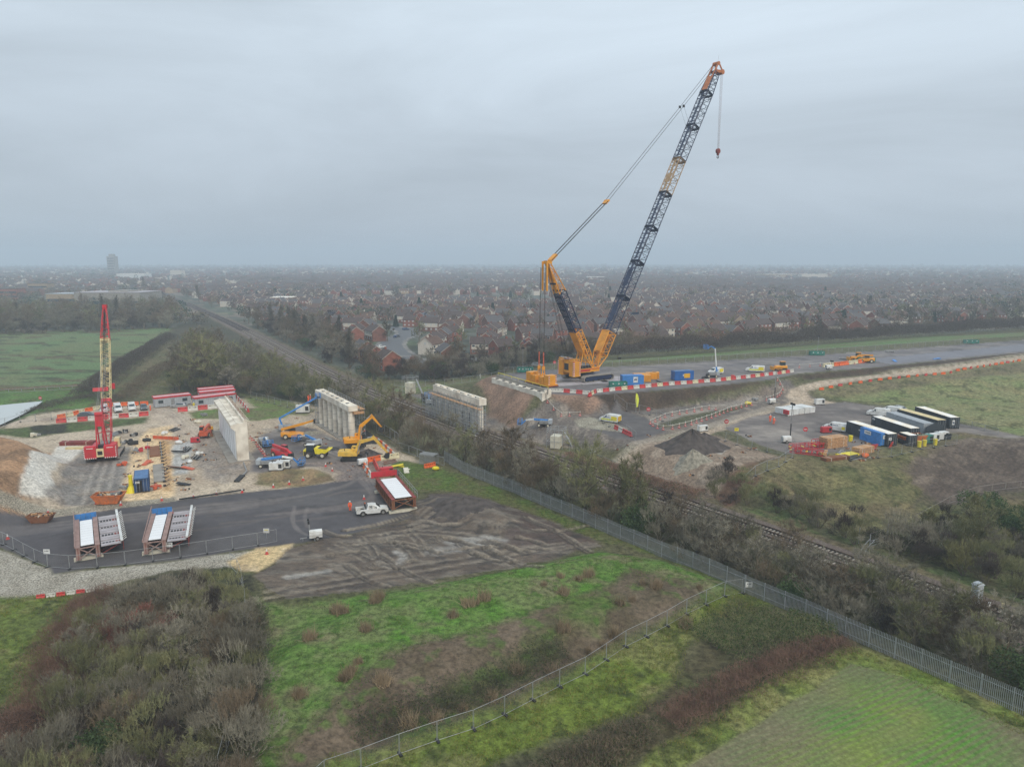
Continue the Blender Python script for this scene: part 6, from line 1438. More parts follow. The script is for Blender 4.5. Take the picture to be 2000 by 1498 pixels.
def pts_in(poly, spacing, seed, maxn=9999):
    """scattered points at least `spacing` apart inside a world polygon"""
    rg = np.random.default_rng(seed); p = np.array(poly); lo, hi = p.min(0), p.max(0); area = (hi - lo).prod()
    n = int(area / spacing ** 2 * 6) + 50; X = rg.uniform(lo[0], hi[0], n); Y = rg.uniform(lo[1], hi[1], n)
    k = sdist(X, Y, poly) > 0; X, Y = X[k], Y[k]; g = {}; out = []
    for x, y in zip(X, Y):
        c = (int(x // spacing), int(y // spacing))
        if all((x - a) ** 2 + (y - b) ** 2 >= spacing ** 2 for i in (-1, 0, 1) for j in (-1, 0, 1) for a, b in g.get((c[0] + i, c[1] + j), [])):
            g.setdefault(c, []).append((x, y)); out.append((x, y))
            if len(out) >= maxn: break
    return out
ADJ = {'grey': 'grey twiggy', 'olive': 'greenish lichen-covered', 'brown': 'brown twiggy', 'dark': 'dark leafless', 'red': 'reddish leafless', 'yel': 'yellowish green leafless', 'purple': 'purplish leafless', 'ivy': 'dark green leafy', 'poplar': 'tall slim leafless'}
def rail_d(x, y):
    d, _ = ldist(np.array([x]), np.array([y]), RAIL); return float(d[0])
def scatter(pool, pts, where, mix_, smin, smax, seed, kind='shrub', zs=(.85, 1.25), avoid_rail=5.5, name=None):
    rnd = random.Random(seed); out = []
    for x, y in pts:
        if avoid_rail and rail_d(x, y) < avoid_rail: continue
        c = rnd.choices([m[0] for m in mix_], [m[1] for m in mix_])[0]; pr = rnd.choice(pool[c]); s = rnd.uniform(smin, smax)
        lab = f'{ADJ[c]} {kind} {where}'
        o = pr.put((x, y, zg(x, y) - .05), rnd.uniform(0, 6.28), lab, f'{ADJ[c]} {kind}s {where}', (s, s, s * rnd.uniform(*zs)))
        if name and c != 'ivy': o.name = name
        out.append(o)
    return out
# thicket in the foreground
MIXT = [('grey', 6), ('olive', 4), ('brown', 2), ('dark', 2), ('ivy', .5)]
T1 = W([(235, 1218), (300, 1178), (420, 1168), (475, 1185), (488, 1300), (478, 1500), (460, 1800), (-300, 1800), (-200, 1600), (40, 1530), (120, 1420), (150, 1300)])
scatter(SH, pts_in(T1, 2.3, 1, 290), 'in the thicket beside the yard', MIXT, .62, 1.05, 3, 'bush', name='thicket_shrub')  # same bare shrub prototypes as elsewhere, no separate species
scatter(TR, pts_in(T1, 6.5, 2), 'standing up out of the thicket', [('grey', 3), ('olive', 3), ('brown', 2)], .42, .6, 33, 'tree', (.8, 1.0), 0)
for x, y, c in [(232, 1262, 'red'), (280, 1225, 'red'), (255, 1245, 'red'), (288, 1262, 'yel'), (150, 1420, 'dark')]:
    q = P(x, y + 28); random.choice(SH[c]).put((*q, zg(*q)), x, f"{ADJ[c]} shrub in the thicket beside the yard", f"{ADJ[c]} shrubs in the thicket beside the yard", .85)
# belt along the railway
T2a = W([(760, 868), (800, 872), (860, 888), (960, 920), (1100, 968), (1250, 1020), (1250, 1058), (1100, 995), (900, 915), (800, 880)])
T2b = W([(1250, 1020), (1400, 1072), (1520, 1112), (1650, 1158), (1800, 1212), (1950, 1268), (2200, 1370), (2200, 1470), (2000, 1372), (1850, 1306), (1650, 1222), (1560, 1188), (1450, 1140), (1250, 1058)])
T2t = W([(860, 893), (960, 922), (1100, 968), (1250, 1020), (1250, 1058), (1100, 995), (900, 912)])
scatter(TR, pts_in(T2t, 4.4, 4), 'between the palisade fence and the tracks', [('grey', 4), ('olive', 3), ('brown', 2)], .8, 1.2, 5, 'tree', (.85, 1.1), 6)
scatter(SH, pts_in(T2a, 3.1, 6), 'under the trees along the palisade fence', [('grey', 4), ('brown', 3), ('ivy', 1.6), ('olive', 3), ('red', .6)], .95, 1.35, 7, avoid_rail=6.5)
scatter(SH, pts_in(T2b, 2.6, 8), 'in the belt beside the near tracks', [('grey', 5), ('olive', 3), ('brown', 4), ('ivy', .6), ('dark', 1), ('red', .5)], .8, 1.2, 9, avoid_rail=6)
scatter(TR, pts_in(T2b, 5.0, 10), 'in the belt beside the near tracks', [('grey', 4), ('olive', 2), ('brown', 2)], .58, .85, 11, 'tree', (.8, 1.0), 6.5)
# woodland between site and railway, left of centre
T4 = W([(335, 765), (345, 725), (370, 690), (400, 678), (440, 700), (520, 740), (600, 775), (660, 800), (740, 832), (790, 850), (780, 856), (720, 840), (690, 818), (640, 795), (600, 790), (540, 782), (470, 768), (420, 768)])
scatter(TR, pts_in(T4, 7.0, 12), 'in the woodland left of the railway', [('grey', 3), ('olive', 3), ('brown', 3)], .95, 1.3, 13, 'tree', (.75, 1.0), 15)
scatter(SH, pts_in(T4, 4.4, 14), 'in the woodland left of the railway', [('grey', 3), ('brown', 3), ('ivy', 2), ('dark', 2), ('olive', 2)], 1.0, 1.5, 15, avoid_rail=13, name='woodland_shrub')
q = P(400, 765); TR['olive'][0].put((*q, 0), 1, 'great spreading leafless tree left of the woodland, behind the cabins', None, (2.1, 2.1, 1.6))
# treeline behind the pasture
T5 = W([(-80, 622), (200, 612), (330, 606), (345, 632), (330, 642), (180, 648), (-80, 656)])
scatter(TR, pts_in(T5, 10.5, 16, 150), 'in the treeline behind the pasture', [('grey', 3), ('olive', 3), ('brown', 3), ('poplar', .4)], 1.05, 1.4, 17, 'tree', (.8, 1.1), 0)
# right of the railway, towards the houses
T7 = W([(430, 618), (520, 640), (600, 640), (665, 662), (690, 700), (735, 738), (728, 752), (660, 724), (580, 690), (500, 650), (420, 622)])
scatter(SH, pts_in(W([(-80, 640), (180, 636), (335, 632), (340, 642), (180, 649), (-80, 657)]), 7, 19), 'under the treeline behind the pasture', [('dark', 3), ('brown', 3), ('grey', 3)], 1.3, 1.9, 20, avoid_rail=0, name='woodland_shrub')
scatter(TR, pts_in(T7, 8, 18, 110), 'between the railway and the brick houses', [('grey', 2), ('brown', 3), ('poplar', 4)], .85, 1.15, 19, 'tree', (.85, 1.1), 9)
scatter(SH, pts_in(T7, 6.5, 20, 120), 'between the railway and the brick houses', [('grey', 2), ('brown', 3), ('dark', 3), ('ivy', 2)], 1.0, 1.5, 21, avoid_rail=8)
T7b = W([(250, 560), (330, 572), (430, 600), (420, 612), (330, 585), (255, 565)])
scatter(TR, pts_in(T7b, 20, 22, 50), 'along the far stretch of railway', [('grey', 2), ('brown', 3), ('poplar', 2)], 1.0, 1.3, 23, 'tree', (.8, 1.1), 10)
# right hand side of the line
for (pp, sp, mix_, a, b_, sd_, wh) in [
    ([(740, 742), (850, 748), (950, 736), (1040, 723), (1180, 712), (1180, 700), (1030, 706), (900, 722), (800, 728)], 4.2, [('dark', 3), ('brown', 3), ('grey', 3), ('ivy', 1)], 1.1, 1.6, 24, 'in the scrub between houses and crane platform'),
    ([(1370, 972), (1500, 1018), (1680, 1078), (1690, 1064), (1600, 1020), (1500, 985), (1400, 950)], 2.7, [('dark', 3), ('grey', 4), ('olive', 3)], .6, .95, 25, 'below the grassy hill beside the tracks'),
    ([(1730, 1085), (1870, 1130), (2050, 1195), (2200, 1240), (2200, 1120), (2000, 1080), (1860, 1050), (1780, 1050)], 2.8, [('dark', 3), ('olive', 3), ('grey', 3), ('yel', 1)], .8, 1.15, 26, 'in the scrub beside the white cabinet'),
    ([(1930, 1000), (2100, 1010), (2150, 1100), (2010, 1090), (1945, 1050)], 3.4, [('ivy', 5), ('olive', 1)], .9, 1.2, 27, 'in the dark clump at the right edge')]:
    scatter(SH, pts_in(W(pp, zg(*P(*pp[0]))), sp, sd_), wh, mix_, a, b_, sd_, avoid_rail=7)
scatter(TR, pts_in(W([(1780, 1060), (1900, 1090), (2050, 1130), (2150, 1120), (2000, 1040), (1850, 1030)]), 5.5, 28), 'with pale stems above the scrub', [('yel', 5), ('olive', 1)], .65, .9, 29, 'tree', (.8, 1.0), 7)

# ---- hedges and brambles: long masses of twigs
def hedge(name, label, pts, z, wd, ht, m, per_m=60, seed=1, leaf=None, tw=.035, cat='hedge', rows=None):
    rg = np.random.default_rng(seed); w_ = W(pts, z); segs = [(a, b, math.hypot(b[0] - a[0], b[1] - a[1])) for a, b in zip(w_, w_[1:])]; tot = sum(s[2] for s in segs)
    n = int(tot * per_m); t = rg.uniform(0, tot, n); acc = 0; X = np.zeros(n); Y = np.zeros(n)
    lat = rg.normal(0, .33, n).clip(-.62, .62)
    for a, b, l in segs:
        k = (t >= acc) & (t < acc + l); f = (t[k] - acc) / l; nx, ny = -(b[1] - a[1]) / l, (b[0] - a[0]) / l
        X[k] = a[0] + (b[0] - a[0]) * f + nx * lat[k] * wd; Y[k] = a[1] + (b[1] - a[1]) * f + ny * lat[k] * wd; acc += l
    wf = .6 + .8 * fbm(X, Y, 6, 3, seed + 3); cx_ = X.copy(); X = X + rg.normal(0, .25, n) * wf; Y = Y + rg.normal(0, .25, n) * wf; thin = rg.uniform(0, 1, n) < np.clip(1.35 - np.abs(lat) / (.62 * wf), .06, 1)
    X, Y, lat = X[thin], Y[thin], lat[thin]; n = len(X)
    env = ht * np.sqrt(np.clip(1 - (lat / .66) ** 2, .05, 1)) * (.45 + 1.0 * fbm(X, Y, max(2.5, ht * .9), 3, seed))
    Z0 = zt(X, Y); z_ = rg.uniform(.15, 1, n) ** .55 * env * .82
    B = np.stack([X, Y, Z0 + z_], 1); D = rg.normal(size=(n, 3)) * .6 + [0, 0, .75]
    V = tris(B, D, rg.uniform(.35, .9, n) * min(1.0, ht * .45), np.full(n, tw), rg); mats = [TW[m]]; mi = np.zeros(n)
    if leaf:
        n2 = n // 2; B2 = B[:n2] + rg.normal(size=(n2, 3)) * .15; V = np.concatenate([V, leaf_quads(B2, rg.uniform(.06, .14, n2), rg)]); mats.append(TW[leaf]); mi = np.concatenate([mi, np.ones(n2)])
    c = w_[0]; c3 = np.array([c[0], c[1], float(Z0[0])]); V = V - c3
    me = tri_mesh(name, V, mats, mi); o = bpy.data.objects.new(name, me); COL.objects.link(o); o.location = tuple(c3); tag(o, label, cat); return o
hedge('hedge', 'dark bramble hedge running down the side of the pasture', [(168, 778), (240, 722), (330, 662)], 0, 9, 4.2, 'dark', 260, 41, 'bramble', .09)
hedge('hedge', 'dark scrub between the pasture hedge and the parked vans', [(238, 785), (290, 740), (335, 712)], 0, 8, 2.2, 'brown', 130, 42, None, .09)
hedge('hedge', 'dark brambles on the bank beside the pond', [(60, 806), (120, 790), (170, 778), (235, 782)], 0, 8, 1.8, 'dark', 200, 43, 'bramble', .07)
hedge('hedge', 'low bramble line under the pasture fence', [(-40, 768), (60, 762), (165, 756)], 0, 5, 1.2, 'purple', 120, 44, None, .08)
hedge('hedge', 'long dark leafless hedge behind the crane platform', [(1185, 712), (1270, 706), (1400, 695), (1600, 676), (1750, 662), (1880, 652), (2050, 640)], 4, 10, 8.5, 'dark', 330, 45, None, .14)
hedge('hedge', 'brown leafless hedge in front of the estate trees', [(1190, 700), (1300, 692), (1500, 675), (1700, 660), (1900, 645), (2080, 632)], 2, 10, 9.0, 'brown', 260, 46, None, .16)
hedge('bramble_hedge', 'purplish brown bramble bank beside the tracks below the stony yard', [(1108, 895), (1180, 918), (1240, 938), (1300, 958), (1370, 975)], .5, 4.5, 2.3, 'purple', 420, 47, 'bramble', .045)
hedge('bramble_hedge', 'purple brown bramble bank between meadow and foreground thicket', [(205, 1172), (150, 1222), (118, 1290), (95, 1380), (20, 1460), (-60, 1530)], 0, 5.5, 2.2, 'purple', 900, 48, None, .03)
hedge('bramble_hedge', 'reddish brown bramble hedge between rank grass and the crop field', [(1650, 1262), (1560, 1292), (1450, 1335), (1380, 1378), (1300, 1420)], 0, 3.6, 1.6, 'purple', 650, 49, None, .042)
hedge('bramble_hedge', 'brown bramble hedge reaching the bottom edge of the picture', [(1270, 1432), (1180, 1472), (1080, 1530), (960, 1610)], 0, 3.6, 1.7, 'brown', 650, 50, 'bramble', .042)
hedge('bramble_patch', 'broad green bramble patch in the corner of the palisade fence', [(1380, 1262), (1450, 1235), (1540, 1222), (1630, 1240)], 0, 10, 1.2, 'olive', 1000, 51, 'laurel', .04, 'brambles')
hedge('bramble_patch', 'dark weedy patch at the foot of the topsoil bank', [(690, 1440), (800, 1400), (900, 1365), (1000, 1320), (1100, 1275)], .3, 5, .8, 'dark', 500, 52, 'bramble', .03, 'brambles')
hedge('scrub', 'mixed scrub on the strip beside the leaning fence', [(505, 1200), (500, 1300), (500, 1400), (492, 1520)], 0, 2.2, 1.6, 'dark', 420, 53, 'bramble', .03, 'scrub')
hedge('scrub', 'scrubby growth between yard and woodland behind the pier', [(700, 812), (740, 830), (790, 855)], 0, 9, 2.6, 'brown', 260, 54, 'bramble', .06, 'scrub')
hedge('scrub', 'low dark scrub at the right of the hill path', [(1690, 1052), (1760, 1075), (1840, 1098)], 0, 5, 1.9, 'dark', 500, 55, 'bramble', .04, 'scrub')
hedge('scrub', 'rough weeds on the bank below the tall wall', [(1480, 940), (1600, 975), (1700, 1000)], 2.5, 14, .7, 'brown', 300, 56, None, .05, 'scrub')

# ---- grass: one object, nobody could count it
def grass():
    rg = np.random.default_rng(60); Vs = []; Ms = []
    zones = [(W([(640, 1500), (760, 1462), (900, 1408), (1050, 1342), (1200, 1265), (1340, 1205), (1440, 1158), (1500, 1180), (1400, 1225), (1330, 1270), (1320, 1340), (1240, 1390), (1100, 1440), (960, 1490), (900, 1560), (620, 1650)]), 60, .34, 1),
             (W([(1260, 1490), (1400, 1402), (1540, 1314), (1650, 1265), (1680, 1275), (1600, 1310), (1480, 1390), (1340, 1470), (1280, 1560)]), 45, .30, 1),
             (W([(1650, 1262), (1850, 1335), (2050, 1415), (2200, 1490), (2100, 1480), (1850, 1360), (1670, 1290)]), 45, .26, 1),
             (W([(-300, 1178), (0, 1172), (180, 1160), (205, 1168), (140, 1210), (100, 1280), (60, 1350), (-100, 1420), (-300, 1480)]), 38, .3, 1),
             (W([(500, 1175), (640, 1165), (940, 1122), (1180, 1080), (1290, 1095), (1390, 1145), (1200, 1155), (1020, 1215), (800, 1275), (720, 1330), (650, 1400), (560, 1480), (500, 1600), (500, 1400)], 1.0), 26, .16, 0),
             (W([(1290, 1560), (1480, 1415), (1660, 1298), (1900, 1388), (2200, 1510), (2200, 1700), (1250, 1700)]), 22, .09, 2),
             (W([(790, 920), (900, 935), (1000, 972), (1100, 1018), (1250, 1075), (1400, 1140), (1290, 1085), (1170, 1052), (1060, 1006), (930, 966), (800, 960)]), 14, .25, 2)]
    for poly, dens, ht, mt in zones:
        p = np.array(poly); lo, hi = p.min(0), p.max(0); n = int((hi - lo).prod() * dens); n = min(n, 230000)
        X = rg.uniform(lo[0], hi[0], n); Y = rg.uniform(lo[1], hi[1], n); k = (sdist(X, Y, poly) > -.6) & (rg.uniform(0, 1, n) < (fbm(X, Y, 2.2, 3, 61) * 2.2 - .45)); X, Y = X[k], Y[k]; n = len(X)
        B = np.stack([X, Y, zt(X, Y) - .02], 1); h_ = ht * (.5 + 1.2 * fbm(X, Y, 1.3, 2, 62)) * rg.uniform(.6, 1.2, n)
        Vs.append(tris(B, rg.normal(size=(n, 3)) * .55 + [.15, -.2, .9], h_, np.full(n, .05 if mt else .07), rg)); f = fbm(X, Y, 3, 3, 63)
        Ms.append(np.where(rg.uniform(0, 1, n) < f * .7 if mt else rg.uniform(0, 1, n) < .3, 1, 0) if mt else np.where(rg.uniform(0, 1, n) < .25, 3, 2))
    V = np.concatenate(Vs); mi = np.concatenate(Ms)
    me = tri_mesh('grass', V, [twig_mat('blade_green', A(112, 128, 52), A(92, 112, 48), 0), twig_mat('blade_straw', A(150, 138, 82), A(128, 124, 68), 0), twig_mat('blade_fresh', A(88, 126, 46), A(72, 106, 42), 0), twig_mat('blade_dry', A(120, 118, 72), A(104, 108, 62), 0)], mi)
    o = bpy.data.objects.new('grass', me); COL.objects.link(o); tag(o, 'rank green and straw coloured grass over the foreground banks', 'grass', kind='stuff')
grass()
# dead weed tufts on the bund
TUF = []
for j in range(3):
    rg = np.random.default_rng(900 + j); n = 260; B = rg.normal(size=(n, 3)).clip(-1.8, 1.8) * [.25, .25, 0]; D = rg.normal(size=(n, 3)) * .35 + [0, 0, 1]
    me = tri_mesh('weed_tuft', tris(B, D, rg.uniform(.4, 1.1, n), np.full(n, .035), rg), TW['buff']); o = bpy.data.objects.new('weed_tuft', me); COL.objects.link(o); tag(o, '', 'weeds'); TUF.append(Proto(o))
rnd = random.Random(5)
tp = [(740, 1162), (662, 1190), (668, 1196), (735, 1180), (655, 1185), (915, 1190), (930, 1186), (885, 1212), (945, 1178), (715, 1240), (605, 1255), (690, 1320), (672, 1338), (700, 1305), (680, 1330), (585, 1368), (1062, 1152), (1095, 1135), (1130, 1140), (1150, 1132), (1100, 1168), (1255, 1150), (1280, 1158), (1285, 1150), (1210, 1188), (1235, 1180), (1365, 1155), (1200, 1235), (1178, 1250), (1150, 1262), (1100, 1235), (1010, 1300), (785, 1380), (800, 1400), (850, 1390), (960, 1350), (905, 1368), (748, 1345), (1080, 1300), (1340, 1210)]
for i, (x, y) in enumerate(tp):
    q = P(x, y, 1.0); TUF[i % 3].put((*q, zg(*q) - .03), i, 'buff tuft of dead weeds on the topsoil bank', 'dead weed tufts on the topsoil bank', rnd.uniform(.8, 1.7))

# ================================================================== RAILWAY
def offset(pts, o):
    out = []
    for i, p in enumerate(pts):
        a = pts[max(0, i - 1)]; b = pts[min(len(pts) - 1, i + 1)]; l = math.hypot(b[0] - a[0], b[1] - a[1]); out.append((p[0] - (b[1] - a[1]) / l * o, p[1] + (b[0] - a[0]) / l * o))
    return out
def walk(pts, step, start=0.0):
    acc = start; out = []
    for a, b in zip(pts, pts[1:]):
        l = math.hypot(b[0] - a[0], b[1] - a[1])
        while acc < l: f = acc / l; out.append((a[0] + (b[0] - a[0]) * f, a[1] + (b[1] - a[1]) * f, math.atan2(b[1] - a[1], b[0] - a[0]))); acc += step
        acc -= l
    return out
for o_, lb in ((1.75, 'far railway track of rusty rails on pale sleepers'), (-1.75, 'near railway track of rusty rails on pale sleepers')):
    c = offset(RAIL, o_); t = thing('railway_track', lb, 'railway track', (c[12][0], c[12][1], 0)); o3 = Vector((c[12][0], c[12][1], 0))
    for g in (-.75, .75):
        b = MB(); q = offset(c, g)
        for p1, p2 in zip(q, q[1:]): b.beam(Vector((*p1, .60)) - o3, Vector((*p2, .60)) - o3, .1, .17, K['rail'])
        for p1, p2 in zip(q, q[1:]): b.beam(Vector((*p1, .45)) - o3, Vector((*p2, .45)) - o3, .36, .06, K['dark'])
        b.build('rail', None, t)
    b = MB()
    for x, y, a in walk(c, .65):
        if y < 420: b.box((x - o3.x, y - o3.y, .40), (.26, 2.5, .14), K['sleeper'], rz=a)
    s = b.build('sleepers', None, t); s['kind'] = 'stuff'

# ================================================================== FENCES
def palisade(pts, label, hgt=2.4):
    w_ = W(pts); c = w_[0]; z = zg(*c); t = thing('palisade_fence', label, 'fence', (c[0], c[1], z)); b = MB(); r_ = MB()
    for x, y, a in walk(w_, .165): zz = zg(x, y) - z if int(x * 10) % 3 == 0 else None; z2 = zz if zz is not None else getattr(palisade, 'l', 0); palisade.l = z2; b.box((x - c[0], y - c[1], z2 + hgt / 2), (.075, .02, hgt), K['galv'], rz=a, taper=.85)
    p_ = b.build('pales', None, t); p_['kind'] = 'stuff'
    for p1, p2 in zip(w_, w_[1:]):
        for h_ in (.5, 1.9): r_.beam(Vector((p1[0] - c[0], p1[1] - c[1], zg(*p1) - z + h_)), Vector((p2[0] - c[0], p2[1] - c[1], zg(*p2) - z + h_)), .05, .06, K['galv'])
    for x, y, a in walk(w_, 2.75): r_.box((x - c[0], y - c[1], zg(x, y) - z + hgt / 2), (.1, .1, hgt), K['galv'], rz=a)
    r_.build('rail', None, t)
palisade([(868, 902), (905, 925), (1000, 962), (1150, 1027), (1300, 1092), (1455, 1158)], 'grey steel palisade fence along the foot of the railway trees')
palisade([(1455, 1158), (1560, 1202), (1650, 1243)], 'short palisade fence stretch half hidden in brambles')
palisade([(1650, 1243), (1800, 1310), (2000, 1398), (2250, 1510)], 'grey palisade fence between crop field and railway trees')
def netmat():
    m = bpy.data.materials.new('wire_mesh'); m.use_nodes = True; t = m.node_tree; b = t.nodes['Principled BSDF']; b.inputs['Base Color'].default_value = (*A(150, 152, 152), 1); b.inputs['Alpha'].default_value = .08; return m
NET = netmat()
def mesh_fence(pts, label, z=0.0, hgt=2.0, step=3.5, m='galv', net=True, lean=0.0, name='mesh_fence', blocks=True, r=.025):
    w_ = W(pts, z); c = w_[0]; cz = zg(*c); t = thing(name, label, 'fence', (c[0], c[1], cz)); L_ = walk(w_, step); L_.append((*w_[-1], L_[-1][2] if L_ else 0))
    for (x0, y0, a), (x1, y1, _) in zip(L_, L_[1:]):
        p = Vector((x0 - c[0], y0 - c[1], zg(x0, y0) - cz)); q = Vector((x1 - c[0], y1 - c[1], zg(x1, y1) - cz)); d = (q - p)
        if d.length < .5: continue
        nrm = Vector((-d.y, d.x, 0)).normalized() * lean; u = Vector((0, 0, hgt)) + nrm; q2 = q - d.normalized() * .08; lo = Vector((0, 0, .12)); b = MB()
        b.cyl(p + lo, p + u, r, K[m], 5); b.cyl(q2 + lo, q2 + u, r, K[m], 5); b.cyl(p + u, q2 + u, r, K[m], 5); b.cyl(p + lo, q2 + lo, r, K[m], 5)
        if blocks: b.box(tuple(p + Vector((0, 0, .07))), (.7, .25, .14), K['dark'], rz=a + 1.57)
        if net: b.add([p + lo, q2 + lo, q2 + u, p + u], [(0, 1, 2, 3)], NET)
        b.build('fence_panel', None, t)
    return t
mesh_fence([(-60, 1040), (0, 1062), (38, 1082), (76, 1103), (102, 1113), (149, 1113), (254, 1103), (402, 1084), (496, 1068), (542, 1058)], 'temporary mesh fence along the near edge of the asphalt yard', r=.024)
mesh_fence([(520, 1680), (650, 1532), (733, 1492), (805, 1464), (943, 1420), (1051, 1363), (1148, 1316), (1230, 1262), (1343, 1208), (1455, 1160)], 'temporary mesh fence crossing the rank grass to the palisade corner', r=.022)
mesh_fence([(430, 1540), (445, 1480), (466, 1410), (484, 1320), (482, 1240), (480, 1190), (470, 1128), (450, 1108)], 'wavering mesh fence along the edge of the foreground thicket', hgt=2.1, net=False)
mesh_fence([(985, 731), (1050, 724), (1190, 717), (1270, 712), (1400, 705), (1600, 692), (1800, 678), (1900, 671)], 'temporary mesh fence along the back of the crane platform', z=ZP, r=.03, blocks=False)
mesh_fence([(770, 752), (850, 752), (930, 742), (985, 732)], 'mesh fence on the green strip below the scrub hedge', z=.5, r=.03, blocks=False)
mesh_fence([(770, 770), (810, 786), (845, 800)], 'mesh fence between the far rails and the scaffold stair tower', r=.028, blocks=False)
mesh_fence([(1395, 855), (1440, 870), (1500, 884), (1545, 889), (1600, 872)], 'leaning mesh fence round the front of the compound', z=ZC, r=.022, lean=.2)
mesh_fence([(1660, 900), (1740, 890), (1800, 876), (1870, 866)], 'mesh fence in front of the blue container and generators', z=ZC, r=.022)
mesh_fence([(1455, 946), (1468, 940), (1520, 925), (1548, 908)], 'mesh fence beside the red earth trench', z=2.5, r=.03)
mesh_fence([(1700, 1042), (1745, 1025), (1800, 1000), (1850, 972), (1905, 950), (1975, 940), (2120, 930)], 'pale rail fence climbing the grassy hill at the right', z=1.5, hgt=1.3, net=False, r=.03, blocks=False, m='concrete_dark')
mesh_fence([(1112, 877), (1180, 900), (1260, 930), (1330, 952)], 'wire fence above the purple bramble bank', z=1, hgt=1.5, net=True, r=.03, blocks=False)
mesh_fence([(736, 846), (750, 850), (764, 858), (778, 868)], 'pale tall panel fence behind the excavators', hgt=2.6, r=.06)
mesh_fence([(780, 880), (800, 886), (845, 905), (868, 912)], 'grey solid hoarding fence below the railway trees', hgt=1.8, r=.05, blocks=False)
mesh_fence([(490, 778), (560, 796), (620, 806)], 'mesh fence across the grass in front of the woodland', r=.024)
mesh_fence([(-20, 828), (60, 824), (140, 816)], 'mesh fence along the track beside the pond', r=.03)
mesh_fence([(-60, 772), (60, 765), (175, 758)], 'low post fence along the near side of the pasture', hgt=1.1, net=False, r=.05, blocks=False)
mesh_fence([(1172, 815), (1180, 830), (1225, 848), (1242, 862)], 'mesh fence around the parked yellow and white van', z=ZC, r=.022)
mesh_fence([(1200, 800), (1262, 808), (1290, 820), (1310, 832)], 'mesh fence with rails beyond the small yellow and white van', z=ZC, r=.022)
mesh_fence([(1700, 800), (1800, 818), (1870, 828), (1950, 850)], 'wire fence between the compound and the rough field', z=ZC, hgt=1.5, r=.03, blocks=False)
for i in range(9):
    x = 30 + i * 16; p = G3(x, 770 - i * 1.4)

# ================================================================== BARRIERS, CONES
def barrier_mesh(nm, m, L_=1.9, h_=.95):
    b = MB(); b.prism([(-.28, .0), (.28, .0), (.26, .22), (.13, .42), (.13, h_), (-.13, h_), (-.13, .42), (-.26, .22)], -L_ / 2, L_ / 2, K[m], Matrix.Rotation(R(90), 4, 'Z'))
    for x in (-.5, .5): b.box((x * L_ * .6, 0, h_ * .72), (.3, .3, .12), K['dark'])
    for x in (-.72, .72): b.box((x, 0, .04), (.35, .62, .1), K[m])
    o = b.build('water_barrier'); return Proto(tag(o, '', 'barrier'))
k_('bar_red', (.60, .035, .04), rough=.5, var=.07, scale=1.5, dirt=(.45, .1, .08)); k_('bar_white', (.62, .60, .54), rough=.6, var=.08, scale=1.5); k_('bar_cream', (.66, .60, .40), rough=.6, var=.08); k_('bar_orange', (.78, .14, .03), rough=.55, var=.07)
BAR = {c: barrier_mesh('b', 'bar_' + c) for c in ('red', 'white', 'cream', 'orange')}
def chain(pts, z, seq, where, gap=2.0, s=1.0, jit=.04):
    rnd = random.Random(len(where)); w_ = W(pts, z); n = 0
    for x, y, a in walk(w_, gap):
        c = seq[n % len(seq)]; n += 1; x2, y2 = x + math.cos(a), y + math.sin(a)
        BAR[c].put((x, y, zg(x, y)), a + rnd.uniform(-jit, jit), f'{c} plastic water-filled barrier {where}', f'barriers {where}', s)
chain([(1152, 773), (1163, 767), (1210, 762), (1300, 753), (1400, 745), (1480, 736), (1548, 727)], ZP, ['red', 'cream', 'red', 'white', 'red', 'white'], 'in the long row on the platform edge')
chain([(1068, 765), (1100, 766), (1145, 770)], ZP, ['white', 'white', 'white', 'red', 'white', 'red', 'white', 'white'], 'right of the abutment on the platform edge', 1.8)
chain([(120, 826), (200, 819), (292, 812)], 0, ['red', 'white'], 'along the stony track behind the red crane', 2.4, 1.2)
chain([(120, 817), (140, 813), (160, 807), (195, 800)], 0, ['orange', 'cream'], 'curving beside the pond track', 2.2, 1.1)
chain([(205, 795), (228, 793), (300, 790)], 0, ['orange'], 'behind the parked vans', 2.6, 1.1)
chain([(357, 804), (400, 800), (432, 797)], 0, ['red', 'white'], 'in front of the red roofed cabins', 2.6, 1.3)
chain([(463, 778), (478, 795), (486, 806)], 0, ['red', 'white'], 'on the bank behind the tall wall', 2.2, 1)
chain([(722, 856), (740, 866), (757, 880), (770, 893)], 0, ['orange', 'white'], 'behind the reaching excavator', 2.0, 1.1)
chain([(770, 895), (737, 900), (719, 904)], 0, ['cream', 'cream', 'orange', 'orange', 'cream', 'cream'], 'across the front of the dug earth', 2.0, 1.15)
chain([(717, 906), (713, 915), (724, 932)], 0, ['orange', 'white'], 'round the corner by the red girder', 1.8, 1.1)
chain([(732, 906), (741, 926)], 0, ['red'], 'in the red stack beside the girder', 1.4, 1)
chain([(1612, 717), (1640, 714), (1696, 707)], ZP, ['cream', 'cream', 'orange', 'orange', 'orange'], 'before the far dozer', 2.6, 1.3)
chain([(1204, 848), (1214, 853), (1230, 861)], ZC - 1, ['red', 'white', 'red'], 'on the gravel bank under the van', 2.0, 1)
chain([(1605, 753), (1640, 749), (1750, 740), (1850, 731), (1920, 721), (2000, 709)], 6.2, ['orange', 'orange', 'red'], 'spaced along the stony haul road', 3.9, .75, .3)
chain([(80, 1168), (178, 1155)], 0, ['red', 'white'], 'lying along the gravel edge above the thicket', 1.1, .5)
def post_mesh():
    b = MB(); b.cyl((0, 0, .0), (0, 0, .12), .28, K['bar_red'], 10); b.cyl((0, 0, .1), (0, 0, 1.05), .09, K['bar_white'], 8, .07); b.cyl((0, 0, .35), (0, 0, .6), .1, K['bar_red'], 8); o = b.build('traffic_post'); return Proto(tag(o, '', 'traffic post'))
PO = post_mesh()
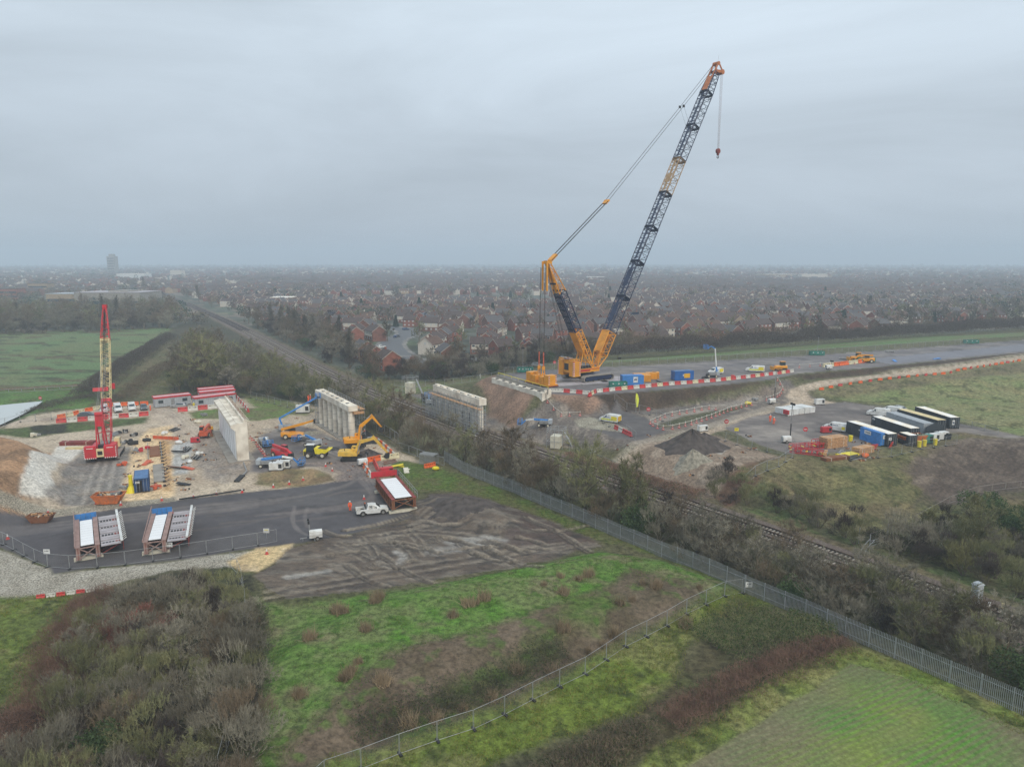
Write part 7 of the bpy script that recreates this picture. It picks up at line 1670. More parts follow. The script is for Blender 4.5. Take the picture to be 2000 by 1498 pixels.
def posts(pts, z, where, gap=2.6, tape=True):
    w_ = W(pts, z); L_ = walk(w_, gap)
    for x, y, a in L_: PO.put((x, y, zg(x, y)), a, f'red and white traffic post {where}', f'traffic posts {where}', 1.15)
    if tape:
        b = MB(); c = Vector((L_[0][0], L_[0][1], 0))
        for p, q in zip(L_, L_[1:]): b.beam(Vector((p[0], p[1], zg(p[0], p[1]) + .98)) - c, Vector((q[0], q[1], zg(q[0], q[1]) + .98)) - c, .03, .09, K['bar_white'])
        tag(b.build('barrier_tape', None, None, tuple(c)), 'pale tape strung on the traffic posts ' + where, 'tape')
posts([(1275, 832), (1290, 840), (1315, 838), (1350, 829), (1390, 816), (1430, 800), (1468, 791)], ZC, 'on the near side of the weedy island', 2.4)
posts([(1270, 828), (1300, 815), (1345, 806), (1390, 798), (1408, 804)], ZC, 'on the far side of the weedy island', 2.8)
posts([(1497, 782), (1520, 776), (1528, 770), (1515, 764)], ZC, 'round the bend by the lighting tower', 2.0)
posts([(1058, 805), (1080, 812), (1110, 818), (1150, 820)], 3, 'at the foot of the brown slope', 2.6)
posts([(489, 857), (500, 868), (518, 892)], 0, 'beside the small blue lift', 2.2)
posts([(1560, 733), (1620, 728), (1680, 726)], ZC + 1, 'on the bank under the yellow dozer', 4.5)
def cone_mesh():
    b = MB(); b.box((0, 0, .03), (.5, .5, .06), K['bar_red']); b.cyl((0, 0, .05), (0, 0, .45), .22, K['bar_red'], 10, .13); b.cyl((0, 0, .45), (0, 0, .85), .13, K['white'], 10, .05); o = b.build('traffic_cone'); return Proto(tag(o, '', 'traffic cone'))
CO = cone_mesh(); cl = [('left of the rusty skip', 10, 1014), ('on the verge below the white strip', 94, 1002), ('left of the orange skip', 188, 984), ('right of the orange skip', 236, 987), ('below the blue container', 316, 978), ('where the long pipe starts', 378, 972), ('midway along the long pipe', 423, 966), ('at the end of the long pipe', 473, 962), ('on the verge below the tall wall', 534, 952), ('left on the ditch bank', 565, 946), ('on the ditch bank by the bend', 592, 938), ('at the sandy tip of the bank', 649, 920), ('above the sandy bank', 636, 911), ('alone on the asphalt by the pickup', 711, 975), ('behind the blue girder screen', 336, 1002), ('on the sandy patch below the yard', 521, 1082)]
for lb, x, y in cl: p = G3(x, y); CO.put(tuple(p), x, 'red and white traffic cone ' + lb, None, .95)

# ================================================================== PEOPLE
def person(label, x, y, z, rz, hat='white', pose=0, dz=0.0, top='hivis'):
    me = bpy.data.meshes.new('sk'); a = pose
    V = [(0, 0, .95), (0, 0, 1.2), (0, 0, 1.42), (0, 0, 1.52), (.02, 0, 1.66),
         (0, .11, .9), (.05 * a, .12, .5), (-.05 * a, .12, .08), (.14 - .05 * a, .13, .04), (0, -.11, .9), (-.06 * a, -.12, .5), (-.14 * a, -.12, .08), (.14 - .14 * a, -.13, .04),
         (0, .2, 1.40), (.02 + .1 * a, .27, 1.14), (.06 + .28 * a, .22, .93), (.08 + .33 * a, .2, .84), (0, -.2, 1.40), (.02 + .1 * a, -.27, 1.14), (.06 + .28 * a, -.22, .93), (.08 + .33 * a, -.2, .84)]
    E_ = [(0, 1), (1, 2), (2, 3), (3, 4), (0, 5), (5, 6), (6, 7), (7, 8), (0, 9), (9, 10), (10, 11), (11, 12), (2, 13), (13, 14), (14, 15), (15, 16), (2, 17), (17, 18), (18, 19), (19, 20)]
    rad = [.16, .17, .17, .07, .11, .11, .085, .06, .055, .11, .085, .06, .055, .09, .07, .055, .045, .09, .07, .055, .045]
    me.from_pydata(V, E_, []); o = bpy.data.objects.new('sk', me); COL.objects.link(o); sk = o.modifiers.new('s', 'SKIN'); sb = o.modifiers.new('b', 'SUBSURF'); sb.levels = 1; sb.render_levels = 1
    for i, sv in enumerate(me.skin_vertices[0].data): sv.radius = (rad[i], rad[i] * 1.05); sv.use_root = i == 0
    dg = bpy.context.evaluated_depsgraph_get(); m2 = bpy.data.meshes.new_from_object(o.evaluated_get(dg)); m2.name = 'person_body'; bpy.data.objects.remove(o)
    m2.materials.clear(); [m2.materials.append(q) for q in (K[top], K['skin'], K['dark'])]
    for f in m2.polygons:
        c = f.center; f.material_index = 1 if c.z > 1.52 or (abs(c.y) > .15 and c.z < .88 and c.z > .7) else 2 if c.z < .1 else 0; f.use_smooth = True
    p = G3(x, y, z); t = thing('person', label, 'person', (p.x, p.y, p.z + dz), R(rz)); bo = bpy.data.objects.new('person_body', m2); COL.objects.link(bo); bo.parent = t
    h = MB(); h.ball((.02, 0, 1.72), .135, K[hat], 10, .8); h.cyl((.05, 0, 1.70), (.05, 0, 1.725), .17, K[hat], 12); h.build('helmet', None, t)
    s = MB()
    for z_ in (1.05, 1.25): s.cyl((0, 0, z_), (0, 0, z_ + .05), .185, K['silver'], 12)
    s.build('reflective_band', None, t)
    return t
person('person in orange high visibility suit and white helmet walking on the asphalt', 684, 998, 0, -80, pose=1)
person('person in orange suit standing behind the yellow dumper', 629, 893, 0, 200)
person('person in orange suit standing behind the raised excavator boom', 713, 852, 0, 250)
person('person in orange suit on the sandy verge by the parked vans', 294, 802, 0, 240)
person('person in orange suit standing in the compound, nearer of the pair', 1511, 829, ZC, -60, pose=1)
person('person in orange suit standing in the compound, further of the pair', 1504, 824, ZC, 100)
person('person in orange suit working at the far end of the pier', 609, 836, 0, 20, dz=6.9)
person('person in orange vest beside the pier end, left of the other worker', 605, 836, 0, 60, dz=6.7, hat='brick_red')
person('person in yellow jacket between the red roofed cabins', 379, 797, 0, -90, top='lemon')
person('person in pale clothes standing on the green strip behind the far pier', 938, 740, 2, -90, top='white')

# ================================================================== YARD CLUTTER
def single(name, cat, label, mb, x, y, z=0.0, rz=0, dz=0.0, group=None):
    p = G3(x, y, z, dz); return tag(mb.build(name, None, None, tuple(p), R(rz)), label, cat, group)
def heap(name, label, x, y, z, r, h, m, seed=1, sq=.7):
    def f(u, v):
        a = u * 6.2832; rr = v * r * (1 + .12 * math.sin(3 * a + seed) + .06 * math.sin(7 * a)); k = 1 - v
        zz = h * (k ** 1.15) * (1 + .1 * math.sin(5 * a + seed)) - .15 + .12 * math.sin(11 * a + 9 * v + seed) * v
        return (rr * math.cos(a), rr * sq * math.sin(a), zz)
    c = G3(x, y, z)
    def g(u, v):
        p = f(u, v); return (p[0], p[1], p[2] + zg(c.x + p[0], c.y + p[1]) - c.z - .12 * v)
    b = MB().grid(g, 44, 16, K[m]); o = b.build(name, None, None, tuple(c), 0, True); return tag(o, label, 'heap')
heap('soil_heap', 'large dark brown soil heap in the stony yard beside the railway', 1350, 876, ZC - .5, 8.0, 4.0, 'soil_heap', 1)
heap('soil_heap', 'small dark soil heap behind the large one', 1375, 858, ZC, 4, 1.6, 'soil_heap', 2)
heap('gravel_heap', 'pale grey gravel heap in front of the dark soil heap', 1352, 898, ZC - .5, 4.2, 2.4, 'stone_heap', 3)
heap('soil_heap', 'black soil heap behind the orange excavator', 716, 862, 0, 4.5, 2.6, 'dark', 4)
heap('soil_heap', 'brown earth heap in front of the pale yellow excavator', 720, 892, 0, 4.6, 1.8, 'soil_heap', 5)
heap('stone_heap', 'low stone heap at the rear of the site by the pier', 608, 846, 0, 3.5, .8, 'stone_heap', 6)
heap('soil_heap', 'dark earth heap on the mud beyond the pickup', 905, 985, 1, 8, 1.3, 'soil_heap', 7)
def stack(label, x, y, z, rz, L_, W_, H_, m, n=6, name='timber_stack'):
    t = thing(name, label, 'stack', tuple(G3(x, y, z)), R(rz)); rnd = random.Random(int(x))
    for i in range(n):
        b = MB(); h = H_ / n; b.box((rnd.uniform(-.05, .05), rnd.uniform(-.05, .05), h * (i + .5)), (L_ * rnd.uniform(.95, 1), W_, h * .82), K[m]); b.build('layer', None, t)
    for xx in (-L_ * .3, L_ * .3):
        b = MB(); b.box((xx, 0, H_ / 2), (.1, W_ + .05, H_), K['offwhite']); b.build('spacer', None, t)
    return t
stack('large stack of pale timber beams in front of the white van', 1627, 872, ZC, 22, 5.6, 2.2, 2.2, 'timber', 7)
stack('smaller timber stack in front of the blue container', 1685, 884, ZC, 28, 4.6, 1.8, 1.3, 'timber', 5)
stack('low bundle of brown steel sections left of the red crane', 152, 868, 0, 5, 7.5, 1.8, .8, 'rust_red', 4, 'steel_stack')
stack('yellow boards stacked under the steel bundle', 152, 876, 0, 2, 5, 1.4, .4, 'cream', 2, 'board_stack')
stack('yellow topped board pile before the timber', 1655, 890, ZC, 26, 4.5, 2.0, .45, 'lemon', 2, 'board_stack')
stack('pile of rusty beams at the compound edge', 1632, 897, ZC, 20, 6, 1.6, .6, 'rust', 3, 'steel_stack')
stack('grey bundles of concrete pipes near the pier foot', 641, 858, 0, -50, 4, .6, .3, 'steel', 2, 'pipe_stack')
def red_frame(label, x, y, z, rz, L_, m='red'):
    t = thing('red_stair_frame', label, 'steel frame', tuple(G3(x, y, z)), R(rz)); b = MB()
    for y_ in (-.6, .6):
        for z_ in (.15, 1.1): b.beam((-L_ / 2, y_, z_), (L_ / 2, y_, z_), .14, .14, K[m])
    n = int(L_ / .9)
    for i in range(n + 1):
        x_ = -L_ / 2 + L_ * i / n
        for y_ in (-.6, .6): b.beam((x_, y_, .15), (x_, y_, 1.1), .1, .1, K[m])
        b.beam((x_, -.6, .6), (x_, .6, .6), .35, .05, K[m] if i % 3 else K['lemon'])
    b.build('frame', None, t); return t
red_frame('long red steel frame lying nearest the compound lighting tower', 1582, 876, ZC, 14, 9)
red_frame('second red steel frame pointing towards the railway', 1575, 887, ZC, -30, 6)
red_frame('red steel stair frame next to the white van rear', 1604, 868, ZC, 18, 4)
for i, (x, y, lb) in enumerate([(1700, 878, 'left'), (1732, 866, 'middle'), (1740, 872, 'right')]):
    b = MB(); 
    for k in range(5): b.beam((-1.5 + .2 * k, -.6, .1 + .22 * k), (1.3 + .1 * k, .5, .1 + .22 * k), .3, .12, K['brick_red' if k % 2 else 'red'])
    single('barrier_stack', 'barrier stack', 'stack of red pedestrian barriers by the blue container, ' + lb + ' one of three', b, x, y, ZC, 15 * i)
def wrapped(x, y, label, nx=5):
    t = thing('pallet_stack', label, 'pallets', tuple(G3(x, y, ZC)), R(26))
    for i in range(nx):
        for j in range(2):
            b = MB(); b.box((i * 1.9 - 3.6, j * 2.2 - 1, .75), (1.75, 2.05, 1.5 - .08 * ((i + j) % 3)), K['white']); b.box((i * 1.9 - 3.6, j * 2.2 - 1, .06), (1.75, 2.0, .12), K['timber']); b.build('wrapped_pallet', None, t)
    b = MB(); b.box((-4.7, -1.6, .9), (.4, 1.6, 1.0), K['red']); b.build('red_cover', None, t)
wrapped(1552, 806, 'block of white wrapped pallets in the middle of the compound', 5)
def genset(x, y, label, z=ZC, rz=0, m='white', s=1.0):
    t = thing('generator', label, 'generator', tuple(G3(x, y, z)), R(rz), s=s); b = MB(); b.box((0, 0, .95), (2.8, 1.2, 1.5), K[m]); b.box((0, 0, .1), (2.9, 1.25, .2), K['dark']); b.build('canopy', None, t)
    b = MB(); b.box((.9, -.61, 1.0), (.7, .03, .9), K['dark']); b.box((1.41, 0, 1.1), (.03, .9, .9), K['steel']); b.build('grille', None, t)
    b = MB(); b.cyl((-.8, .2, 1.7), (-.8, .2, 2.0), .07, K['dark'], 6); b.build('exhaust', None, t); return t
genset(1820, 862, 'white generator left of the pair beside the green tank', rz=18); genset(1838, 858, 'white generator right of the pair beside the dark shelter', rz=18)
genset(1600, 790, 'white generator on the stony track above the pallets', rz=10, s=.9); genset(1372, 842, 'white square cabinet beside the stony track', rz=20, s=.8)
genset(540, 918, 'white twin generator left in front of the folded blue lift', 0, 5, s=.95); genset(554, 914, 'white twin generator right in front of the folded blue lift', 0, 5, s=.95); genset(592, 806, 'white welfare unit on a red base behind the orange telehandler', 0, 8, s=1.3)
genset(1613, 845, 'small red generator in front of the white van', ZC, 10, 'red', .8); genset(382, 864, 'small red fuel tank at the edge of the slabs', 0, 10, 'red', .7); genset(1806, 866, 'green fuel tank between the skip and the generators', ZC, 18, 'green', 1.1)
genset(755, 927, 'glossy red tank unit beside the red girder end', 0, 20, 'red', .9); genset(1262, 852, 'small white box by the fence', ZC, 0, 'white', .4) if False else None
for x, y, z, lb in [(1805, 871, ZC, 'front of the green tank'), (1795, 873, ZC, 'left of the green tank'), (1826, 869, ZC, 'right beside the white generators'), (1661, 862, ZC, 'between timber stack and blue container')]:
    b = MB(); b.cyl((0, 0, 0), (0, 0, 1.2), .38, K['lemon'], 12, .42); b.cyl((0, 0, 1.2), (0, 0, 1.28), .45, K['lemon'], 12); single('yellow_bin', 'bin', 'yellow bin in ' + lb if lb.startswith('front') else 'yellow bin ' + lb, b, x, y, z)
b = MB(); b.cyl((0, 0, 2.8), (0, 0, 3.2), .35, K['lemon'], 10); b.cyl((0, 0, 1.2), (0, 0, 2.8), .4, K['lemon'], 10, .3); b.cyl((0, 0, 0), (0, 0, 1.2), 1.0, K['lemon'], 10, .4); single('hopper', 'hopper', 'tall yellow hopper standing left of the open blue container', b, 257, 961, 0)
b = MB(); b.cyl((0, 0, 0), (0, 0, 3.4), .06, K['galv'], 6); b.prism([(0, 1.2), (.5, 1.4), (.7, 3.3), (.35, 4.6), (-.1, 4.9), (-.2, 3.4)], -.03, .03, K['hivis_y']); single('banner_flag', 'flag', 'yellow green feather flag standing by the weedy island', b, 1242, 805, ZC, 10)
for x, y, z, lb in [(1266, 815, ZC, 'behind the small white and yellow van'), (1418, 840, ZC, 'at the compound entrance'), (1572, 856, ZC, 'by the compound lighting tower'), (80, 790, 0, 'on the bramble bank by the pond'), (1083, 720, ZP, 'behind the hanging ballast')]:
    b = MB(); b.cyl((0, 0, 0), (0, 0, 2.0), .04, K['galv'], 5); b.cyl((0, -.03, 2.0), (0, .03, 2.0), .5, K['red'], 16); b.box((0, -.05, 2.0), (.7, .02, .14), K['white']); single('round_sign', 'sign', 'round red sign with a white bar ' + lb, b, x, y, z)
for x, y, z, lb, m in [(521, 1052, 0, 'hung on the yard fence, white and yellow', 'white'), (93, 1094, 0, 'white square on the left yard fence', 'white'), (332, 1080, 0, 'pale board on the fence before the second girder', 'white'), (1438, 850, ZC, 'yellow notice on the compound fence', 'lemon'), (868, 720, 2, 'orange board on the fence behind the far pier', 'cream'), (1462, 1160, 0, 'small white notice on the palisade corner', 'white'), (1160, 862, 2, 'grey advertising board by the track fence', 'cabin_grey')]:
    b = MB(); b.box((0, 0, 1.3), (.9, .04, .7), K[m]); text_bars(b, -.3, .3, -.03, 1.4, .12, K['lemon'] if x == 521 else K['dark']); b.cyl((0, .05, 0), (0, .05, 1.6), .03, K['galv'], 5); single('notice_board', 'sign', lb + (' notice' if 'notice' not in lb and 'board' not in lb else ''), b, x, y, z)
# relay cabinet
t = thing('relay_cabinet', 'tall white equipment cabinet with a sloping top beside the tracks', 'cabinet', tuple(G3(1906, 1178)), R(20)); b = MB(); b.box((0, 0, 1.25), (1.0, .8, 2.5), K['cabin_grey']); b.build('case', None, t); b = MB(); b.box((0, 0, 2.62), (1.15, .95, .26), K['cabin_grey'], taper=.7); b.build('roof', None, t); b = MB(); b.box((0, -.41, 1.3), (.8, .03, 2.1), K['cabin_grey']); b.box((.3, -.44, 1.3), (.05, .03, .2), K['dark']); b.build('door', None, t)
for x, y, m, lb in [(1932, 1186, 'white', 'small white marker post right of the cabinet'), (1958, 1188, 'cream', 'small cream marker board furthest right of the cabinet'), (1652, 1108, 'white', 'small white marker by the rails'), (1588, 1108, 'white', 'short white marker post on the near side of the rails')]:
    b = MB(); b.box((0, 0, .35), (.3, .12, .7), K[m]); b.cyl((0, 0, 0), (0, 0, .4), .05, K['galv'], 5); single('marker_post', 'marker', lb, b, x, y)
# crossing gate
t = thing('field_gate', 'galvanised gate and handrails at the foot path beside the tracks', 'gate', tuple(G3(1698, 1072)), R(15)); b = MB()
for z_ in (.4, .8, 1.2): b.cyl((0, 0, z_), (4.2, 1.2, z_), .04, K['galv'], 5)
b.build('gate_bars', None, t); b = MB()
for p_ in ((0, 0), (4.2, 1.2), (0, 2.2)): b.cyl((*p_, 0), (*p_, 3.0 if p_ != (0, 0) else 2.2), .07, K['galv'], 6)
b.build('gate_post', None, t); b = MB(); b.tube([(-3.2, -1.6, .2), (-2, -1.0, 1.1), (0, 0, 1.6)], .05, K['galv'], 5); b.tube([(-3.0, -2.2, .2), (-1.8, -1.6, 1.1), (0.2, -.6, 1.6)], .05, K['galv'], 5); b.build('handrail', None, t)
# trench sheeting, reinforcement, pads on the left site
ta = math.degrees(az(G3(322, 950), G3(313, 866))) - 90
for i in range(14):
    b = MB(); b.box((0, 0, .2), (.5, .3, .3), K['dark']); b.beam((.2, 0, .1), (.9, 0, .45), .12, .1, K['dark']); q = G3(322 - 9 * i / 13, 950 - 84 * (i / 13) ** .9); tag(b.build('formwork_bracket', None, None, tuple(q), R(ta)), 'small black formwork bracket beside the sand trench', 'bracket', 'formwork brackets down the sand trench')
b = MB(); b.box((0, 0, .12), (2.0, 9, .24), K['rust']); b.box((-1.3, 0, .3), (.12, 15, .5), K['steel']); b.box((1.3, 0, .3), (.12, 15, .5), K['steel']); single('base_slab', 'slab', 'rust brown slab between steel edge forms in the sand', b, 302, 882, 0, ta)
b = MB(); b.box((0, 0, .15), (1.9, 13, .3), K['concrete_dark']); single('base_slab', 'slab', 'pale new concrete strip in front of the rust brown slab', b, 310, 925, 0, ta)
b = MB()
for i in range(9): b.beam((0, i * .9, .3), (9.5, i * .9 - .4 * (i % 2), .35), .06, .5 if i in (0, 8) else .12, K['red'])
single('red_netting', 'barrier', 'red netting barrier stretched behind the rust brown slab', b, 301, 858, 0, -8) if False else None
b = MB(); b.box((0, 0, .5), (7, .06, .8), K['brick_red'])
for i in range(6): b.cyl((-3.5 + 1.4 * i, 0, 0), (-3.5 + 1.4 * i, 0, 1.1), .04, K['galv'], 5)
single('red_netting', 'barrier', 'red netting barrier stretched behind the rust brown slab', b, 324, 859, 0, -12)
rnd = random.Random(3); CL = [(225, 850, 'galv', 'a steel frame bundle'), (240, 846, 'dark', 'black plant attachments'), (262, 852, 'dark', 'a dark bucket'), (236, 868, 'steel', 'a grey generator block'), (250, 864, 'dark', 'black drums'), (258, 868, 'dark', 'stacked black crates'), (286, 862, 'dark', 'a dark water tank'), (266, 881, 'steel', 'a grey hose reel'), (281, 880, 'red', 'a red compressor'), (288, 906, 'brick_red', 'red plastic sheeting'), (244, 909, 'brick_red', 'a flat red tool box'), (350, 866, 'white', 'a white bag and cables'), (323, 848, 'white', 'a white bulk bag'), (366, 880, 'dark', 'dark reinforcement bundles'), (352, 884, 'dark', 'black rolled matting'), (362, 896, 'offwhite', 'cream bags on a pallet'), (370, 904, 'white', 'a torn white bulk bag'), (390, 888, 'white', 'a white tarpaulin'), (384, 896, 'dark', 'short dark beams'), (345, 915, 'rust', 'a pile of rusty steel'), (368, 916, 'brick_red', 'red plastic fencing'), (245, 954, 'steel', 'pale rubble'), (359, 947, 'dark', 'a bent dark plate'), (300, 955, 'brick_red', 'a pink marker'), (410, 852, 'rust', 'a rusty trailer'), (340, 842, 'dark', 'dark hoses'), (648, 880, 'dark', 'black scaffold boards'), (590, 862, 'dark', 'steel offcuts'), (760, 905, 'rust', 'stakes and cones'), (775, 926, 'dark', 'a black slatted panel'), (795, 921, 'offwhite', 'a white barrier on its side'), (776, 912, 'lemon', 'a yellow chute'), (742, 928, 'steel', 'a silver cage'), (1645, 888, 'steel', 'white pipes'), (1690, 893, 'orange', 'orange cable drums'), (1668, 896, 'dark', 'dark steel mesh'), (1612, 889, 'timber', 'broken pallets'), (1462, 764, 'lemon', 'a yellow sand bag pile'), (1650, 702, 'white', 'white survey frames'), (1290, 748, 'dark', 'bicycles and frames'), (1375, 740, 'dark', 'a low dark trailer'), (1430, 738, 'bar_red', 'a heap of red barriers'), (1738, 688, 'white', 'white and dark frames far along the road'), (1830, 702, 'sky_blue', 'a blue sheet'), (1748, 706, 'sky_blue', 'a small blue sheet'), (1475, 782, 'steel', 'white stones'), (460, 806, 'dark', 'stacked formwork'), (400, 812, 'steel', 'concrete blocks'), (385, 826, 'offwhite', 'crushed stone bags'), (70, 852, 'offwhite', 'a cream hut base')]
for i, (x, y, m, lb) in enumerate(CL):
    z = ZP if y < 760 and x > 1200 and x < 1700 and y < 750 else ZC if x > 1400 else 0; b = MB(); r0 = random.Random(i)
    if 'bag' in lb or 'tank' in lb or 'drum' in lb or 'tarpaulin' in lb:
        for k in range(4): b.ball((r0.uniform(-.7, .7), r0.uniform(-.5, .5), .35), r0.uniform(.4, .6), K[m], 8, .8)
    elif 'steel' in lb or 'beam' in lb or 'bundle' in lb or 'pipe' in lb or 'stakes' in lb or 'frames' in lb or 'hose' in lb or 'board' in lb or 'matting' in lb:
        for k in range(10): a_ = r0.uniform(-.3, .3); b.beam((-1.6 + r0.uniform(0, .6), -.6 + k * .13, .1 + .05 * k), (1.5 + r0.uniform(0, .5), -.6 + k * .13 + a_, .12 + .05 * k), .12, .1, K[m] if k % 4 else K['steel'])
    elif 'sheet' in lb or 'plate' in lb or 'panel' in lb or 'barrier on' in lb or 'chute' in lb or 'fencing' in lb:
        b.beam((-1.3, 0, .1), (1.2, .3, .5), 1.0, .1, K[m]); b.beam((-.8, .5, .2), (1.4, -.4, .15), .5, .08, K[m])
    else:
        for k in range(5): b.box((r0.uniform(-.9, .9), r0.uniform(-.6, .6), .3 + .2 * (k % 2)), (r0.uniform(.5, 1.1), r0.uniform(.4, .8), r0.uniform(.4, .8)), K[m] if k != 2 else K['steel'], rz=r0.uniform(0, 3))
    near = 'on the left site' if x < 500 else 'near the excavators' if x < 850 else 'in the compound' if y > 800 else 'on or below the crane platform'
    nm = '_'.join(w_ for w_ in lb.replace('a ', '', 1).split()[:3] if w_ not in ('and', 'on', 'of', 'far')); single(nm, 'site clutter', lb + ' lying ' + near + (', front' if i % 2 else ', rear') * 0, b, x, y, z, r0.uniform(0, 180))
# pipe along the yard edge, membrane sheets, cage
b = MB(); pp = [G3(x, y, 0, .3) for x, y in [(350, 978), (420, 968), (478, 959)]]; c = pp[0].copy(); b.tube([q - c for q in pp], .14, K['dark'], 6); tag(b.build('drain_pipe', None, None, tuple(c)), 'long dark pipe laid along the yard edge below the sand', 'pipe')
b = MB(); pp = [G3(x, y, 0, .2) for x, y in [(462, 942), (474, 930), (482, 922), (476, 905)]]; c = pp[0].copy(); b.tube([q - c for q in pp], .16, K['steel'], 6); b.beam(pp[0] - c, pp[1] - c, 1.0, .3, K['dark']); tag(b.build('drain_chute', None, None, tuple(c)), 'grey drainage chute below the foot of the tall wall', 'pipe')
t = thing('steel_cage', 'grey slatted steel cage leaning by the railway fence with orange barriers', 'cage', tuple(G3(838, 906)), R(-25)); b = MB()
for i in range(14):
    b.box((-1.7 + i * .26, -1, 1.1), (.1, .05, 2.2), K['galv']); b.box((-1.7 + i * .26, 1, 1.1), (.1, .05, 2.2), K['galv']); b.box((-1.7 + i * .26, 0, 2.22), (.16, 2.0, .05), K['galv'])
for z_ in (.2, 2.1): b.box((0, -1, z_), (3.6, .08, .1), K['galv']); b.box((0, 1, z_), (3.6, .08, .1), K['galv'])
b.build('cage', None, t)
for i in range(3): BAR['orange'].put(tuple(G3(836 + 4 * i, 913 - i)), R(30 + 10 * i), 'orange plastic barrier beside the grey steel cage', 'barriers beside the steel cage', .9)
b = MB(); b.ball((0, 0, .4), .6, K['lemon'], 10, .7, (1.3, .8)); single('yellow_tank', 'tank', 'round yellow tank beside the orange barriers and cage', b, 851, 918)
b = MB()
for i in range(3):
    for j in range(3): b.box((0, i * 1.2, .6 + j * .0), (1.8, .9, 1.2), K['anthracite'])
b.prism([(-2.5, 0), (2.5, 0), (2.5, 2.2), (0, 3.0), (-2.5, 2.2)], 3.0, 3.1, K['anthracite']); single('dark_shelter', 'shelter', 'low dark shelter at the end of the row of cabins', b, 1848, 858, ZC, 20)

rnd = random.Random(77)
RUB = []
for j in range(4):
    b = MB()
    for k in range(5): b.box((rnd.uniform(-.5, .5), rnd.uniform(-.5, .5), .12), (rnd.uniform(.15, .7), rnd.uniform(.1, .3), rnd.uniform(.1, .3)), K[['concrete_dark', 'rust', 'timber', 'dark'][(j + k) % 4]], rz=rnd.uniform(0, 3))
    RUB.append(Proto(tag(b.build('scrap_pile'), '', 'scrap')))
for (x0, x1, y0, y1, n, z) in ((240, 400, 845, 960, 34, 0), (350, 640, 800, 905, 45, 0), (640, 760, 850, 935, 18, 0), (1560, 1720, 862, 900, 26, ZC), (1180, 1480, 850, 920, 22, ZC)):
    for k in range(n):
        q = P(rnd.uniform(x0, x1), rnd.uniform(y0, y1), z); wh = 'scattered over the left site' if x0 < 500 else 'near the pier and excavators' if x0 < 800 else 'in the right hand compound'
        RUB[k % 4].put((*q, zg(*q)), k, 'small scrap and rubble ' + wh, 'rubble ' + wh, rnd.uniform(.5, 1.3))

